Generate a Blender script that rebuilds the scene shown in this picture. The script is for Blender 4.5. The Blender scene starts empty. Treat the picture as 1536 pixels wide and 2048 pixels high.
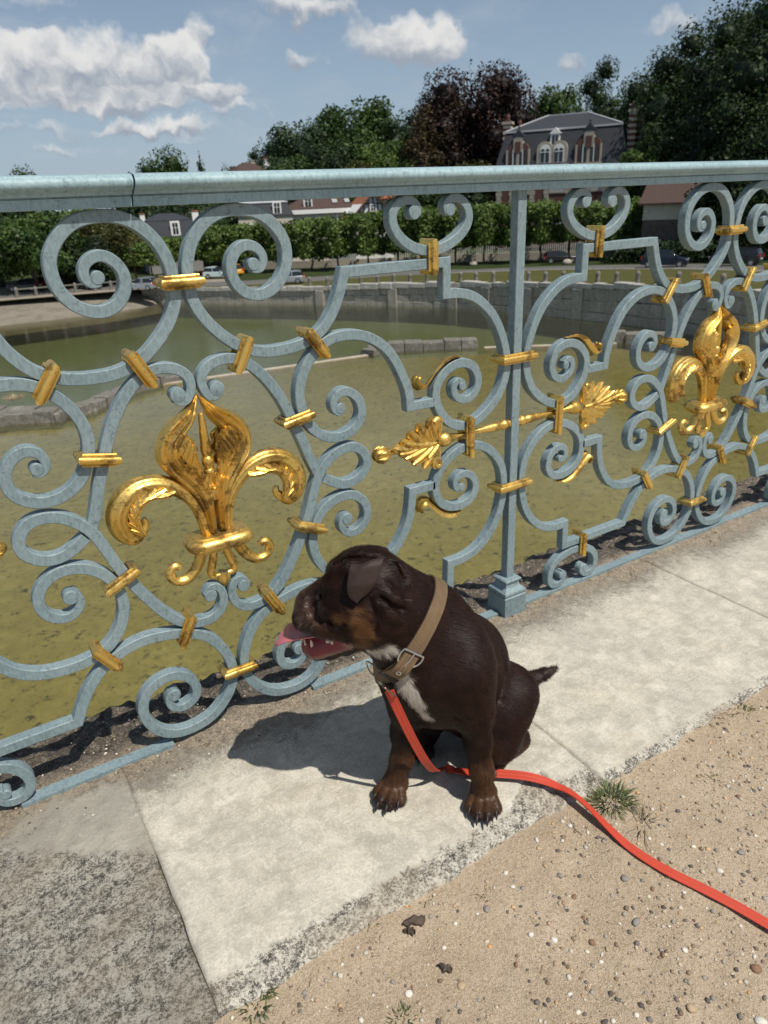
import bpy, bmesh, math, random
import numpy as np
from mathutils import Vector, Matrix, Quaternion
random.seed(7); RNG = np.random.default_rng(7)
SC = bpy.context.scene
COL = SC.collection
PI = math.pi

# ------------------------------------------------------------------ camera
CAM_POS = Vector((-1.2628, -1.4, 1.155))
YAW, PITCH, ROLL = math.radians(30.8547), math.radians(23.6727), math.radians(-2.6225)
_f = Vector((math.sin(YAW)*math.cos(PITCH), math.cos(YAW)*math.cos(PITCH), -math.sin(PITCH)))
_r = Vector((math.cos(YAW), -math.sin(YAW), 0)); _u = _r.cross(_f)
_r2 = _r*math.cos(ROLL) + _u*math.sin(ROLL); _u2 = -_r*math.sin(ROLL) + _u*math.cos(ROLL)
cam = bpy.data.cameras.new('camera'); CAMP = np.array(CAM_POS); camo = bpy.data.objects.new('camera', cam); COL.objects.link(camo)
camo.matrix_world = Matrix(((_r2.x, _u2.x, -_f.x, CAM_POS.x), (_r2.y, _u2.y, -_f.y, CAM_POS.y), (_r2.z, _u2.z, -_f.z, CAM_POS.z), (0, 0, 0, 1)))
cam.sensor_fit = 'VERTICAL'; cam.sensor_height = 36.0; cam.lens = 36.0*1420/2048
cam.clip_start = 0.05; cam.clip_end = 5000
cam.dof.use_dof = True; cam.dof.focus_distance = 1.35; cam.dof.aperture_fstop = 8.0
SC.camera = camo

# ------------------------------------------------------------------ sun, sky, exposure
SUN_DIR = Vector((0.16, -0.56, 1.0)).normalized()          # towards the sun
sun = bpy.data.lights.new('sun', 'SUN'); sun.energy = 5.0; sun.angle = math.radians(0.53); sun.color = (1.0, 0.945, 0.85)
suno = bpy.data.objects.new('sun', sun); COL.objects.link(suno)
suno.rotation_euler = (-SUN_DIR).to_track_quat('-Z', 'Y').to_euler()
SC.view_settings.view_transform = 'Standard'; SC.view_settings.look = 'None'; SC.view_settings.gamma = 1.0
SC.view_settings.use_curve_mapping = False; SC.view_settings.exposure = -0.02
world = bpy.data.worlds.new('World'); SC.world = world; world.use_nodes = True

class NT:
    """tiny node-tree builder"""
    def __init__(s, tree): s.t = tree; s.n = tree.nodes; s.l = tree.links
    def new(s, typ, **kw):
        nd = s.n.new(typ)
        for k, v in kw.items():
            if k.startswith('i_'): s.put(nd.inputs[k[2:]] if not k[2:].isdigit() else nd.inputs[int(k[2:])], v)
            else: setattr(nd, k, v)
        return nd
    def put(s, sock, v):
        if isinstance(v, bpy.types.NodeSocket): s.l.new(v, sock)
        elif isinstance(v, (tuple, list)) and len(v) == 3 and sock.type == 'RGBA': sock.default_value = (*v, 1)
        else: sock.default_value = v
    def math(s, op, a, b=0.0, c=None, clamp=False):
        nd = s.n.new('ShaderNodeMath'); nd.operation = op; nd.use_clamp = clamp
        s.put(nd.inputs[0], a); s.put(nd.inputs[1], b)
        if c is not None: s.put(nd.inputs[2], c)
        return nd.outputs[0]
    def vmath(s, op, a, b=(0, 0, 0)):
        nd = s.n.new('ShaderNodeVectorMath'); nd.operation = op
        s.put(nd.inputs[0], a); s.put(nd.inputs[1], b)
        return nd.outputs['Value'] if op in ('DOT_PRODUCT', 'LENGTH', 'DISTANCE') else nd.outputs[0]
    def mix(s, f, a, b, typ='MIX'):
        nd = s.n.new('ShaderNodeMix'); nd.data_type = 'RGBA'; nd.blend_type = typ
        s.put(nd.inputs[0], f); s.put(nd.inputs[6], a); s.put(nd.inputs[7], b)
        return nd.outputs[2]
    def ramp(s, v, lo, hi, a=0.0, b=1.0, smooth=False):
        nd = s.n.new('ShaderNodeMapRange'); nd.clamp = True
        if smooth: nd.interpolation_type = 'SMOOTHSTEP'
        s.put(nd.inputs[0], v)
        for i, x in zip((1, 2, 3, 4), (lo, hi, a, b)): s.put(nd.inputs[i], x)
        return nd.outputs[0]
    def noise(s, vec, scale, detail=4.0, rough=0.55, dist=0.0):
        nd = s.n.new('ShaderNodeTexNoise')
        if vec is not None: s.l.new(vec, nd.inputs['Vector'])
        nd.inputs['Scale'].default_value = scale; nd.inputs['Detail'].default_value = detail
        nd.inputs['Roughness'].default_value = rough; nd.inputs['Distortion'].default_value = dist
        return nd.outputs['Fac']
    def vor(s, vec, scale, feature='F1', rnd=1.0):
        nd = s.n.new('ShaderNodeTexVoronoi'); nd.feature = feature
        s.l.new(vec, nd.inputs['Vector']); nd.inputs['Scale'].default_value = scale; nd.inputs['Randomness'].default_value = rnd
        return nd
    def mapping(s, vec, scale=(1, 1, 1), rot=(0, 0, 0), loc=(0, 0, 0)):
        nd = s.n.new('ShaderNodeMapping'); s.l.new(vec, nd.inputs[0])
        nd.inputs['Scale'].default_value = scale; nd.inputs['Rotation'].default_value = rot; nd.inputs['Location'].default_value = loc
        return nd.outputs[0]
    def bump(s, h, strength=0.5, dist=0.002, normal=None):
        nd = s.n.new('ShaderNodeBump'); nd.inputs['Strength'].default_value = strength; nd.inputs['Distance'].default_value = dist
        s.l.new(h, nd.inputs['Height'])
        if normal is not None: s.l.new(normal, nd.inputs['Normal'])
        return nd.outputs[0]

# sky: physical sky plus cumulus drawn by direction on the infinitely far dome
W = NT(world.node_tree)
for nd in list(W.n): W.n.remove(nd)
sky = W.new('ShaderNodeTexSky', sky_type='NISHITA', sun_disc=False)
sky.sun_elevation = math.asin(SUN_DIR.z); sky.sun_rotation = math.atan2(SUN_DIR.x, SUN_DIR.y)
sky.altitude = 50; sky.air_density = 1.0; sky.dust_density = 0.8; sky.ozone_density = 1.0
skyc = W.vmath('SCALE', sky.outputs[0]); skyc.node.inputs['Scale'].default_value = 0.080
dirv = W.vmath('NORMALIZE', W.new('ShaderNodeTexCoord').outputs['Generated'])
sepd = W.new('ShaderNodeSeparateXYZ', i_Vector=dirv)
dz = W.math('MAXIMUM', sepd.outputs[2], 0.02)
def pix_dir(px, py):
    return (_f + _r2*((px-768)/1420) - _u2*((py-1024)/1420)).normalized()
# broken-cloud field used over the whole dome
wrp = W.vmath('SCALE', W.new('ShaderNodeTexNoise', i_Scale=22.0, i_Detail=5.0, i_Vector=dirv).outputs['Color']); wrp.node.inputs['Scale'].default_value = 0.075
wdir = W.vmath('ADD', dirv, W.vmath('SUBTRACT', wrp, (0.0375,)*3))
fine = W.noise(dirv, 16.0, 9.0, 0.62)
def cloud(px, py, ax, ay, amp=1.0):
    """soft ellipse (half-widths in picture pixels converted to angles) -> mask, height inside it"""
    c = pix_dir(px, py); e = Vector((c.y, -c.x, 0)).normalized(); n = e.cross(c)
    if n.z < 0: n = -n
    dx = W.math('DIVIDE', W.vmath('DOT_PRODUCT', wdir, tuple(e)), ax/1420); dyy = W.math('DIVIDE', W.vmath('DOT_PRODUCT', wdir, tuple(n)), ay/1420)
    dyy = W.math('MULTIPLY', dyy, W.math('ADD', 1.0, W.math('MULTIPLY', W.math('LESS_THAN', dyy, 0.0), 0.75)))
    front = W.math('GREATER_THAN', W.vmath('DOT_PRODUCT', wdir, tuple(c)), 0.5)
    r2 = W.math('ADD', W.math('MULTIPLY', dx, dx), W.math('MULTIPLY', dyy, dyy))
    m = W.math('MULTIPLY', W.math('MULTIPLY', W.math('SUBTRACT', 1.0, r2, clamp=True), amp), front)
    return m, dyy
CLOUDS = [(240, 128, 170, 70, 1.10), (50, 125, 95, 58, .95), (345, 125, 70, 50, .8), (150, 168, 310, 48, .75), (805, 92, 120, 66, 1.2), (850, 122, 105, 50, .8), (630, 18, 120, 34, 1.0),
          (270, 218, 115, 32, 1.05), (400, 195, 115, 34, 1.05), (490, 225, 70, 20, .8), (320, 265, 130, 24, 1.0), (60, 215, 130, 22, .7), (180, 195, 200, 26, .7), (395, 60, 28, 34, .6), (610, 118, 40, 34, .7), (90, 262, 120, 22, .6),
          (60, 0, 90, 22, .6), (1345, 50, 90, 36, .6), (1150, 130, 40, 24, .7), (130, 300, 60, 14, .6), (380, 290, 60, 14, .5), (700, 40, 100, 40, .35),
          (-250, 140, 260, 80, 1.2), (1900, -80, 300, 110, 1.0), (600, -300, 300, 120, 1.1), (-500, -150, 300, 110, 1.1), (1300, -420, 320, 120, .9)]
tot = None; hgt = None
for cl in CLOUDS:
    m, h = cloud(*cl)
    hm = W.math('MULTIPLY', m, h)
    tot = m if tot is None else W.math('ADD', tot, m); hgt = hm if hgt is None else W.math('ADD', hgt, hm)
relh = W.math('DIVIDE', hgt, W.math('ADD', tot, 0.02))
dens = W.math('ADD', tot, W.math('MULTIPLY', W.math('SUBTRACT', fine, 0.53), 2.1))
# general broken cloud for the parts of the sky out of shot and thin veils near the horizon
gen = W.noise(W.vmath('DIVIDE', dirv, W.new('ShaderNodeCombineXYZ', i_X=W.math('ADD', dz, .12), i_Y=W.math('ADD', dz, .12), i_Z=1.0).outputs[0]), 1.7, 8.0, 0.6)
veil = W.math('MULTIPLY', W.ramp(gen, 0.48, 0.75), 0.22)
mask = W.ramp(dens, 0.22, 0.95, smooth=True)
mask = W.math('MAXIMUM', mask, veil)
lit = W.math('ADD', W.math('MULTIPLY', relh, 0.85), W.math('MULTIPLY', W.math('SUBTRACT', W.noise(wdir, 30.0, 7.0, .6), 0.5), 1.5))
litf = W.ramp(lit, -0.40, 0.50, smooth=True)
cloudc = W.mix(litf, (0.34, 0.385, 0.455), (0.82, 0.81, 0.79))
hazec = W.mix(W.ramp(sepd.outputs[2], 0.0, 0.30, 0.80, 0.15), skyc, (0.37, 0.48, 0.61))
final = W.mix(W.math('MULTIPLY', mask, 0.93), hazec, cloudc)
bg = W.new('ShaderNodeBackground', i_Color=final, i_Strength=1.0)
wo = W.new('ShaderNodeOutputWorld', i_Surface=bg.outputs[0])

# ------------------------------------------------------------------ object helpers
def link(o, parent=None):
    COL.objects.link(o)
    if parent is not None: o.parent = parent
    return o
def props(o, label=None, cat=None, group=None, kind=None):
    for k, v in (('label', label), ('category', cat), ('group', group), ('kind', kind)):
        if v: o[k] = v
    return o
def empty(name, loc, label, cat, group=None, rz=0.0):
    o = bpy.data.objects.new(name, None); o.empty_display_size = 0.1; link(o)
    o.location = loc; o.rotation_euler = (0, 0, rz)
    return props(o, label, cat, group)
def smooth(me, ang=38):
    me.polygons.foreach_set('use_smooth', [True]*len(me.polygons))
    if ang is not None and ang < 179: me.set_sharp_from_angle(angle=math.radians(ang))
def mk(name, V, F, mat, parent=None, ang=38, loc=None, mats=None, mi=None):
    me = bpy.data.meshes.new(name)
    me.from_pydata([tuple(map(float, v)) for v in V], [], F)
    if mats:
        for m in mats: me.materials.append(m)
        if mi is not None: me.polygons.foreach_set('material_index', mi)
    elif mat: me.materials.append(mat)
    if len(F) < 9000 and mi is None:
        bm = bmesh.new(); bm.from_mesh(me); bmesh.ops.recalc_face_normals(bm, faces=bm.faces[:]); bm.to_mesh(me); bm.free()
    if ang is not None: smooth(me, ang)
    me.update()
    o = bpy.data.objects.new(name, me); link(o, parent)
    if loc is not None: o.location = loc
    return o
def mknp(name, V, F, mat, parent=None, ang=None, smoothall=False):
    """fast path: V (n,3), F (m,k) numpy"""
    me = bpy.data.meshes.new(name); V = np.asarray(V, np.float32); F = np.asarray(F, np.int32)
    k = F.shape[1]
    me.vertices.add(len(V)); me.vertices.foreach_set('co', V.ravel())
    me.loops.add(F.size); me.loops.foreach_set('vertex_index', F.ravel())
    me.polygons.add(len(F)); me.polygons.foreach_set('loop_start', np.arange(0, F.size, k, dtype=np.int32))
    if mat: me.materials.append(mat)
    me.update(calc_edges=True); me.validate()
    if smoothall: me.polygons.foreach_set('use_smooth', [True]*len(me.polygons))
    elif ang: smooth(me, ang)
    o = bpy.data.objects.new(name, me); link(o, parent); return o
def inst(o, name=None, parent=None, loc=None, rz=None, sc=None):
    c = o.copy(); COL.objects.link(c)
    if parent is not None: c.parent = parent
    if loc is not None: c.location = loc
    if rz is not None: c.rotation_euler = (0, 0, rz)
    if sc is not None: c.scale = sc
    return c
ORD = 'first second third fourth fifth sixth seventh eighth ninth tenth eleventh twelfth thirteenth fourteenth fifteenth sixteenth seventeenth eighteenth nineteenth twentieth twenty-first twenty-second twenty-third twenty-fourth'.split()
class MB:
    """collects simple solids into one mesh"""
    def __init__(s): s.V = []; s.F = []
    def add(s, V, F):
        b = len(s.V); s.V += [tuple(v) for v in V]; s.F += [tuple(i+b for i in f) for f in F]; return s
    def box(s, x0, x1, y0, y1, z0, z1):
        return s.add([(x0, y0, z0), (x1, y0, z0), (x1, y1, z0), (x0, y1, z0), (x0, y0, z1), (x1, y0, z1), (x1, y1, z1), (x0, y1, z1)],
                     [(0, 3, 2, 1), (4, 5, 6, 7), (0, 1, 5, 4), (1, 2, 6, 5), (2, 3, 7, 6), (3, 0, 4, 7)])
    def prism(s, pts, y0, y1):
        """polygon in xz (counter-clockwise seen from -y) extruded from y0 to y1"""
        n = len(pts); V = [(x, y0, z) for x, z in pts] + [(x, y1, z) for x, z in pts]
        return s.add(V, [tuple(range(n)), tuple(range(2*n-1, n-1, -1))] + [(i, n+i, n+(i+1) % n, (i+1) % n) for i in range(n)])
    def slab(s, pts, z0, z1):
        n = len(pts); V = [(x, y, z1) for x, y in pts] + [(x, y, z0) for x, y in pts]
        return s.add(V, [tuple(range(n)), tuple(range(2*n-1, n-1, -1))] + [(i, n+i, n+(i+1) % n, (i+1) % n)[::1] for i in range(n)])
    def lathe(s, prof, c=(0, 0, 0), axis='z', n=16):
        V = []; F = []; m = len(prof)
        for k in range(n):
            a = 2*PI*k/n
            for r, h in prof:
                p = (r*math.cos(a), r*math.sin(a), h)
                if axis == 'x': p = (h, r*math.cos(a), r*math.sin(a))
                if axis == 'y': p = (r*math.sin(a), h, r*math.cos(a))
                V.append((p[0]+c[0], p[1]+c[1], p[2]+c[2]))
        for k in range(n):
            k2 = (k+1) % n
            for j in range(m-1): F.append((k*m+j, k2*m+j, k2*m+j+1, k*m+j+1))
        if prof[0][0] > 1e-6: F.append(tuple(k*m for k in range(n))[::-1])
        if prof[-1][0] > 1e-6: F.append(tuple(k*m+m-1 for k in range(n)))
        return s.add(V, F)
    def make(s, name, mat, parent=None, ang=38, loc=None): return mk(name, s.V, s.F, mat, parent, ang, loc)
def rs(pts, step):
    """Catmull-Rom through 2-D/3-D points then even resampling"""
    P = np.asarray(pts, float)
    if len(P) > 2:
        E = np.vstack([2*P[0]-P[1], P, 2*P[-1]-P[-2]]); out = []
        for i in range(1, len(E)-2):
            p0, p1, p2, p3 = E[i-1:i+3]
            for t in np.linspace(0, 1, 12, endpoint=False):
                out.append(.5*((2*p1)+(-p0+p2)*t+(2*p0-5*p1+4*p2-p3)*t*t+(-p0+3*p1-3*p2+p3)*t**3))
        out.append(P[-1]); P = np.array(out)
    d = np.r_[0, np.cumsum(np.linalg.norm(np.diff(P, axis=0), axis=1))]
    n = max(2, int(round(d[-1]/step))+1); t = np.linspace(0, d[-1], n)
    return np.stack([np.interp(t, d, P[:, k]) for k in range(P.shape[1])], 1)
def relax(P, it):
    P = P.copy()
    for _ in range(it): P[1:-1] = .5*P[1:-1]+.25*(P[:-2]+P[2:])
    return P
# ------------------------------------------------------------------ materials
def newmat(name):
    m = bpy.data.materials.new(name); m.use_nodes = True; t = NT(m.node_tree)
    for nd in list(t.n): t.n.remove(nd)
    out = t.new('ShaderNodeOutputMaterial'); b = t.new('ShaderNodeBsdfPrincipled'); t.l.new(b.outputs[0], out.inputs[0])
    return m, t, b
def objco(t): return t.new('ShaderNodeTexCoord').outputs['Object']
def wco(t): return t.new('ShaderNodeNewGeometry').outputs['Position']
def simple(name, col, rough=.6, metal=0.0, var=.12, scale=20, bump=0.0, spec=.5, world_=False):
    m, t, b = newmat(name); v = wco(t) if world_ else objco(t)
    n = t.noise(v, scale, 5.0)
    c = t.mix(n, tuple(x*(1-var*1.6) for x in col), tuple(min(1, x*(1+var*1.6)) for x in col))
    t.put(b.inputs['Base Color'], c); b.inputs['Roughness'].default_value = rough; b.inputs['Metallic'].default_value = metal
    b.inputs['Specular IOR Level'].default_value = spec
    if bump: t.put(b.inputs['Normal'], t.bump(n, bump, 1.0/scale*.4))
    return m
def paint_mat(name, base, streak, worn=.5):
    m, t, b = newmat(name); P = wco(t)
    n1 = t.noise(P, 5.0, 4.0); n2 = t.noise(P, 60.0, 5.0, .65); n3 = t.noise(t.mapping(P, (170, 170, 60)), 1.0, 4.0, .6); n4 = t.noise(P, 240.0, 3.0, .7)
    c = t.mix(t.ramp(n1, .32, .7), base, tuple(x*1.22+.02 for x in (base[0]*1.06, base[1], base[2]*.98)))
    c = t.mix(t.math('MULTIPLY', t.ramp(n3, .48, .62), .34), c, streak); c = t.mix(t.math('MULTIPLY', t.ramp(n3, .38, .47, 1.0, 0.0), .24), c, tuple(x*.55 for x in base))
    c = t.mix(t.math('MULTIPLY', t.ramp(t.math('ADD', n2, t.math('MULTIPLY', n4, .45)), .82, .90), worn*.6), c, (.055, .062, .06))
    c = t.mix(t.math('MULTIPLY', t.ramp(n4, .60, .7), .22), c, (.45, .48, .48))
    t.put(b.inputs['Base Color'], c); t.put(b.inputs['Roughness'], t.ramp(n2, .3, .7, .48, .66))
    t.put(b.inputs['Normal'], t.bump(t.math('ADD', t.math('MULTIPLY', n3, .8), n2), .5, .0018))
    return m
M_PAINT = paint_mat('painted_iron', (.150, .212, .232), (.285, .36, .375), .9)
M_RAIL = paint_mat('painted_handrail', (.215, .325, .355), (.37, .48, .51), .6)
def gold_mat():
    m, t, b = newmat('gilding'); P = wco(t)
    n1 = t.noise(P, 22.0, 5.0, .6); n2 = t.noise(P, 130.0, 5.0, .7); n3 = t.noise(P, 8.0, 3.0)
    c = t.mix(t.ramp(n3, .35, .65), (.66, .42, .095), (.82, .57, .18))
    c = t.mix(t.math('MULTIPLY', t.ramp(t.math('ADD', n1, t.math('MULTIPLY', n2, .5)), .76, .86), .8), c, (.16, .085, .02))
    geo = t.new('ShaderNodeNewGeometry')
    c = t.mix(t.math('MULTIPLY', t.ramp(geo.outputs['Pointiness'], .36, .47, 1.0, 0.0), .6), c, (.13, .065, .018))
    t.put(b.inputs['Base Color'], c); t.put(b.inputs['Metallic'], t.ramp(n1, .45, .75, .95, .6))
    t.put(b.inputs['Roughness'], t.ramp(n2, .38, .62, .33, .56))
    t.put(b.inputs['Normal'], t.bump(t.math('ADD', n2, n1), .25, .0015))
    return m
M_GOLD = gold_mat()
# ------------------------------------------------------------------ the balustrade
PA = 0.8495                      # post to fleur axis
BAL = empty('balustrade', (0, 0, 0), 'pale blue wrought iron balustrade with scrolls and gilded fleurs-de-lis along the stone edge', 'balustrade')
PATHS = {
'upper_scroll': [[(0.6894,1.0377),(0.6801,1.0466),(0.6775,1.0608),(0.6848,1.0756),(0.7014,1.086),(0.7191,1.0856),(0.7354,1.0743),(0.7457,1.058),(0.748,1.0409),(0.7426,1.0198),(0.7265,1.0006),(0.7041,0.9915),(0.68,0.9929),(0.6532,1.0069),(0.6336,1.0316),(0.6266,1.0571),(0.6272,1.0829),(0.6392,1.1089),(0.6619,1.1325),(0.6866,1.1460),(0.7155,1.1507),(0.748,1.1494),(0.778,1.1385),(0.8034,1.1179),(0.821,1.0937),(0.8305,1.0689),(0.8348,1.0449),(0.8332,1.001),(0.828,0.9833),(0.8161,0.9604),(0.7979,0.937),(0.7754,0.9151),(0.7542,0.8988),(0.7265,0.8848),(0.7049,0.878),(0.6823,0.8752),(0.6531,0.8755),(0.6313,0.8772),(0.597,0.8847),(0.5639,0.9010),(0.543,0.9214),(0.5246,0.9469),(0.5090,0.9804)],'c',(0.4964,1.0181),'c',(0.2258,1.0183),'c',(0.2261,0.9468),[(0.1997,0.9462),(0.1713,0.9422),(0.1397,0.9303),(0.1071,0.9075),(0.0802,0.8797),(0.0584,0.8441),(0.044,0.8085),(0.0345,0.7752),(0.0325,0.7527),(0.0357,0.7265),(0.0441,0.7014),(0.0602,0.6726),(0.0857,0.6478),(0.1143,0.6285),(0.1437,0.6164),(0.1784,0.6149),(0.2076,0.6245),(0.2319,0.6442),(0.2514,0.672),(0.2594,0.6976),(0.2605,0.7162),(0.2547,0.7357),(0.2393,0.7558),(0.2184,0.7706),(0.1917,0.7781),(0.1661,0.7755),(0.1444,0.7641),(0.131,0.7436),(0.1277,0.7197),(0.1354,0.6988),(0.1553,0.684),(0.1772,0.6833),(0.1989,0.6964),(0.2060,0.714),(0.2017,0.7296),(0.1874,0.7366)]],
'side_scroll_upper': [[(0.8169,0.7987),(0.8292,0.8065),(0.8361,0.8199),(0.8390,0.8326),(0.837,0.8461),(0.8284,0.8593),(0.8121,0.8695),(0.7864,0.8748),(0.7628,0.8717),(0.7384,0.859),(0.7185,0.8423),(0.6991,0.8195),(0.681,0.7922),(0.668,0.7678),(0.6571,0.7423),(0.6371,0.691),(0.6276,0.6645),(0.6167,0.63),(0.6069,0.6032),(0.5975,0.5800)]],
'side_scroll_lower': [[(0.5836,0.5679),(0.562,0.5529),(0.5377,0.541),(0.5123,0.5391),(0.4878,0.5481),(0.4697,0.5659),(0.4649,0.5847),(0.4723,0.6061),(0.4865,0.6206),(0.5019,0.6271),(0.5229,0.6277),(0.5463,0.6212),(0.5658,0.6092),(0.5822,0.5944),(0.5949,0.5785),(0.6045,0.5602),(0.6121,0.5406),(0.6208,0.5152),(0.6293,0.4915),(0.6393,0.4673),(0.6534,0.4376),(0.6675,0.4103),(0.6932,0.3667),(0.7106,0.3427),(0.7303,0.3206),(0.7505,0.3066),(0.7725,0.2992),(0.7945,0.2974),(0.8152,0.3027),(0.8307,0.3166),(0.8390,0.3363),(0.8385,0.3548),(0.8332,0.3691),(0.8217,0.3775),(0.8096,0.3765)]],
'arch_upper': [[(0.5326,0.7124),(0.5437,0.7239),(0.5456,0.7397),(0.5358,0.7549),(0.5211,0.7623),(0.5023,0.7591),(0.4826,0.7429),(0.473,0.7216),(0.4723,0.7034),(0.4801,0.6837),(0.501,0.6663),(0.5264,0.6582),(0.5557,0.6607),(0.5822,0.6729),(0.6014,0.6908),(0.6142,0.7125),(0.6248,0.7428),(0.6267,0.7713),(0.6228,0.7945),(0.614,0.8167),(0.6004,0.8379),(0.5803,0.8598),(0.5549,0.8769),(0.5292,0.8847),(0.4996,0.8864),(0.4687,0.8823),(0.4388,0.8716),(0.4099,0.8529),(0.3872,0.8293),(0.37,0.8018),(0.3555,0.7719),(0.3445,0.7443),(0.3387,0.7203)],'c',(0.337,0.6943),(0.268,0.6935)],
'arch_lower': [[(0.5435,0.4498),(0.5476,0.4374),(0.5433,0.4225),(0.53,0.4102),(0.5147,0.4069),(0.4966,0.4114),(0.4787,0.4277),(0.4717,0.4512),(0.4759,0.4734),(0.4912,0.4949),(0.5103,0.5065),(0.5293,0.5108),(0.554,0.508),(0.578,0.498),(0.5971,0.4826),(0.6124,0.4621),(0.6254,0.426),(0.6254,0.3935),(0.6168,0.3615),(0.6006,0.3336),(0.5806,0.3132),(0.557,0.3000),(0.5309,0.2926),(0.5024,0.2907),(0.4737,0.2916),(0.4466,0.2964),(0.4211,0.3061),(0.3976,0.3217),(0.3782,0.3436),(0.3650,0.364),(0.3551,0.3829),(0.3467,0.408),(0.3405,0.4423)],'c',(0.3376,0.4722),(0.268,0.4726)],
'lower_scroll': [[(0.6784,0.1354),(0.6766,0.1181),(0.6853,0.1007),(0.7012,0.0935),(0.7214,0.0961),(0.7376,0.1085),(0.7438,0.128),(0.7388,0.1523),(0.7227,0.1734),(0.7014,0.1848),(0.6766,0.186),(0.6523,0.1776),(0.6334,0.1625),(0.6221,0.1423),(0.618,0.1187),(0.6229,0.0905),(0.6377,0.0614),(0.6621,0.0375),(0.6951,0.0256),(0.7306,0.0259),(0.7634,0.0347),(0.7899,0.0522),(0.8122,0.0771),(0.8264,0.1011),(0.8326,0.1233),(0.8336,0.165),(0.8221,0.2025),(0.805,0.235),(0.7832,0.2592),(0.7585,0.275),(0.728,0.2874),(0.7023,0.2937),(0.6741,0.2979),(0.6473,0.2983),(0.6209,0.2941),(0.5945,0.2851),(0.5566,0.2628),(0.5317,0.2375),(0.5127,0.2122),(0.4973,0.1832)],'c',(0.4845,0.1555),'c',(0.2206,0.1530),'c',(0.218,0.2273),[(0.1826,0.2271),(0.1528,0.2327),(0.1231,0.2448),(0.0933,0.2663),(0.069,0.2938),(0.0480,0.3330),(0.0360,0.3780),(0.0325,0.4200),(0.0395,0.4658),(0.0583,0.5014),(0.0844,0.5296),(0.1124,0.5468),(0.143,0.5549),(0.1762,0.5543),(0.2049,0.5448),(0.231,0.5283),(0.2521,0.5061),(0.2624,0.4831),(0.2644,0.4609),(0.2613,0.4398),(0.2492,0.4187),(0.2255,0.4013),(0.1931,0.3932),(0.1632,0.3968),(0.1424,0.4104),(0.1329,0.4315),(0.1347,0.4531),(0.1458,0.4704),(0.1643,0.4813),(0.184,0.4823),(0.1981,0.4728),(0.202,0.4592),(0.1981,0.4446)]],
'heart_top': [[(0.2994,1.1372),(0.3071,1.1453),(0.3196,1.1533),(0.3348,1.1546),(0.351,1.1492),(0.3632,1.1384),(0.3696,1.1255),(0.3693,1.1105),(0.3633,1.0941),(0.3495,1.0777),(0.3302,1.0631),(0.3078,1.0527),(0.2839,1.0473),(0.2587,1.0463),(0.2347,1.0504),(0.2088,1.0602),(0.1834,1.0755),(0.1675,1.0914),(0.16,1.1078),(0.1616,1.1245),(0.1705,1.1399),(0.1846,1.1509),(0.2002,1.1546),(0.2157,1.1523),(0.2257,1.144),(0.2276,1.1337)]],
'heart_bottom': [[(0.2265,0.0565),(0.231,0.0416),(0.2232,0.028),(0.2034,0.0198),(0.1819,0.0227),(0.1689,0.0384),(0.1654,0.0598),(0.172,0.083),(0.1893,0.1029),(0.2132,0.1156),(0.2414,0.1227),(0.2706,0.1234),(0.3101,0.1179),(0.3364,0.1066),(0.3569,0.0869),(0.3668,0.0625),(0.3644,0.0387),(0.3522,0.0235),(0.3334,0.0185),(0.3151,0.0235),(0.3034,0.036),(0.3022,0.0516)]],
}
EYES = {'upper_scroll': [(.7005, 1.0498, .0112, 0), (.1788, .7187, .0098, 1)], 'side_scroll_upper': [(.8087, .8179, .0138, 0)], 'side_scroll_lower': [(.8101, .3572, .0130, 1)],
        'arch_upper': [(.5278, .7248, .0112, 0)], 'arch_lower': [(.5305, .4493, .0135, 0)], 'lower_scroll': [(.691, .1348, .0132, 0), (.1809, .446, .0096, 1)],
        'heart_top': [(.3127, 1.1282, .0135, 0), (.2149, 1.1301, .0125, 1)], 'heart_bottom': [(.2172, .049, .0108, 0), (.3181, .0459, .0100, 1)]}
BARW = 0.0232; BARD = 0.0262
def flat_path(spec):
    out = []; i = 0
    pts = []
    segs = [s for s in spec if s != 'c']
    for k, s in enumerate(segs):
        if isinstance(s, list):
            q = relax(rs(s, .0042), 6)
            # keep the straight run between a smooth stretch and a corner
            pts += [tuple(x) for x in q]
        else: pts.append(s)
    return np.array(pts)
def ribbon(P, wid, y0, depth, bev=.0016, cap=True):
    n = len(P); T = np.diff(P, axis=0); L = np.linalg.norm(T, axis=1)[:, None]; T = T/np.maximum(L, 1e-9)
    t0 = np.vstack([T[0], T]); t1 = np.vstack([T, T[-1]])
    N0 = np.stack([-t0[:, 1], t0[:, 0]], 1); N1 = np.stack([-t1[:, 1], t1[:, 0]], 1)
    N = N0+N1; N /= np.linalg.norm(N, axis=1)[:, None]; N /= np.maximum(.4, (N*N0).sum(1))[:, None]
    V = []; F = []
    for i in range(n):
        w = wid[i]/2; b = min(bev, w*.4)
        for o, y in ((-w+b, y0), (w-b, y0), (w, y0+b), (w, y0+depth-b), (w-b, y0+depth), (-w+b, y0+depth), (-w, y0+depth-b), (-w, y0+b)):
            V.append((P[i, 0]+N[i, 0]*o, y, P[i, 1]+N[i, 1]*o))
    for i in range(n-1):
        for k in range(8):
            k2 = (k+1) % 8; F.append((i*8+k, i*8+k2, i*8+8+k2, i*8+8+k))
    F.append(tuple(range(8))[::-1]); F.append(tuple((n-1)*8+k for k in range(8)))
    return V, F
SCROLLS = {}
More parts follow.
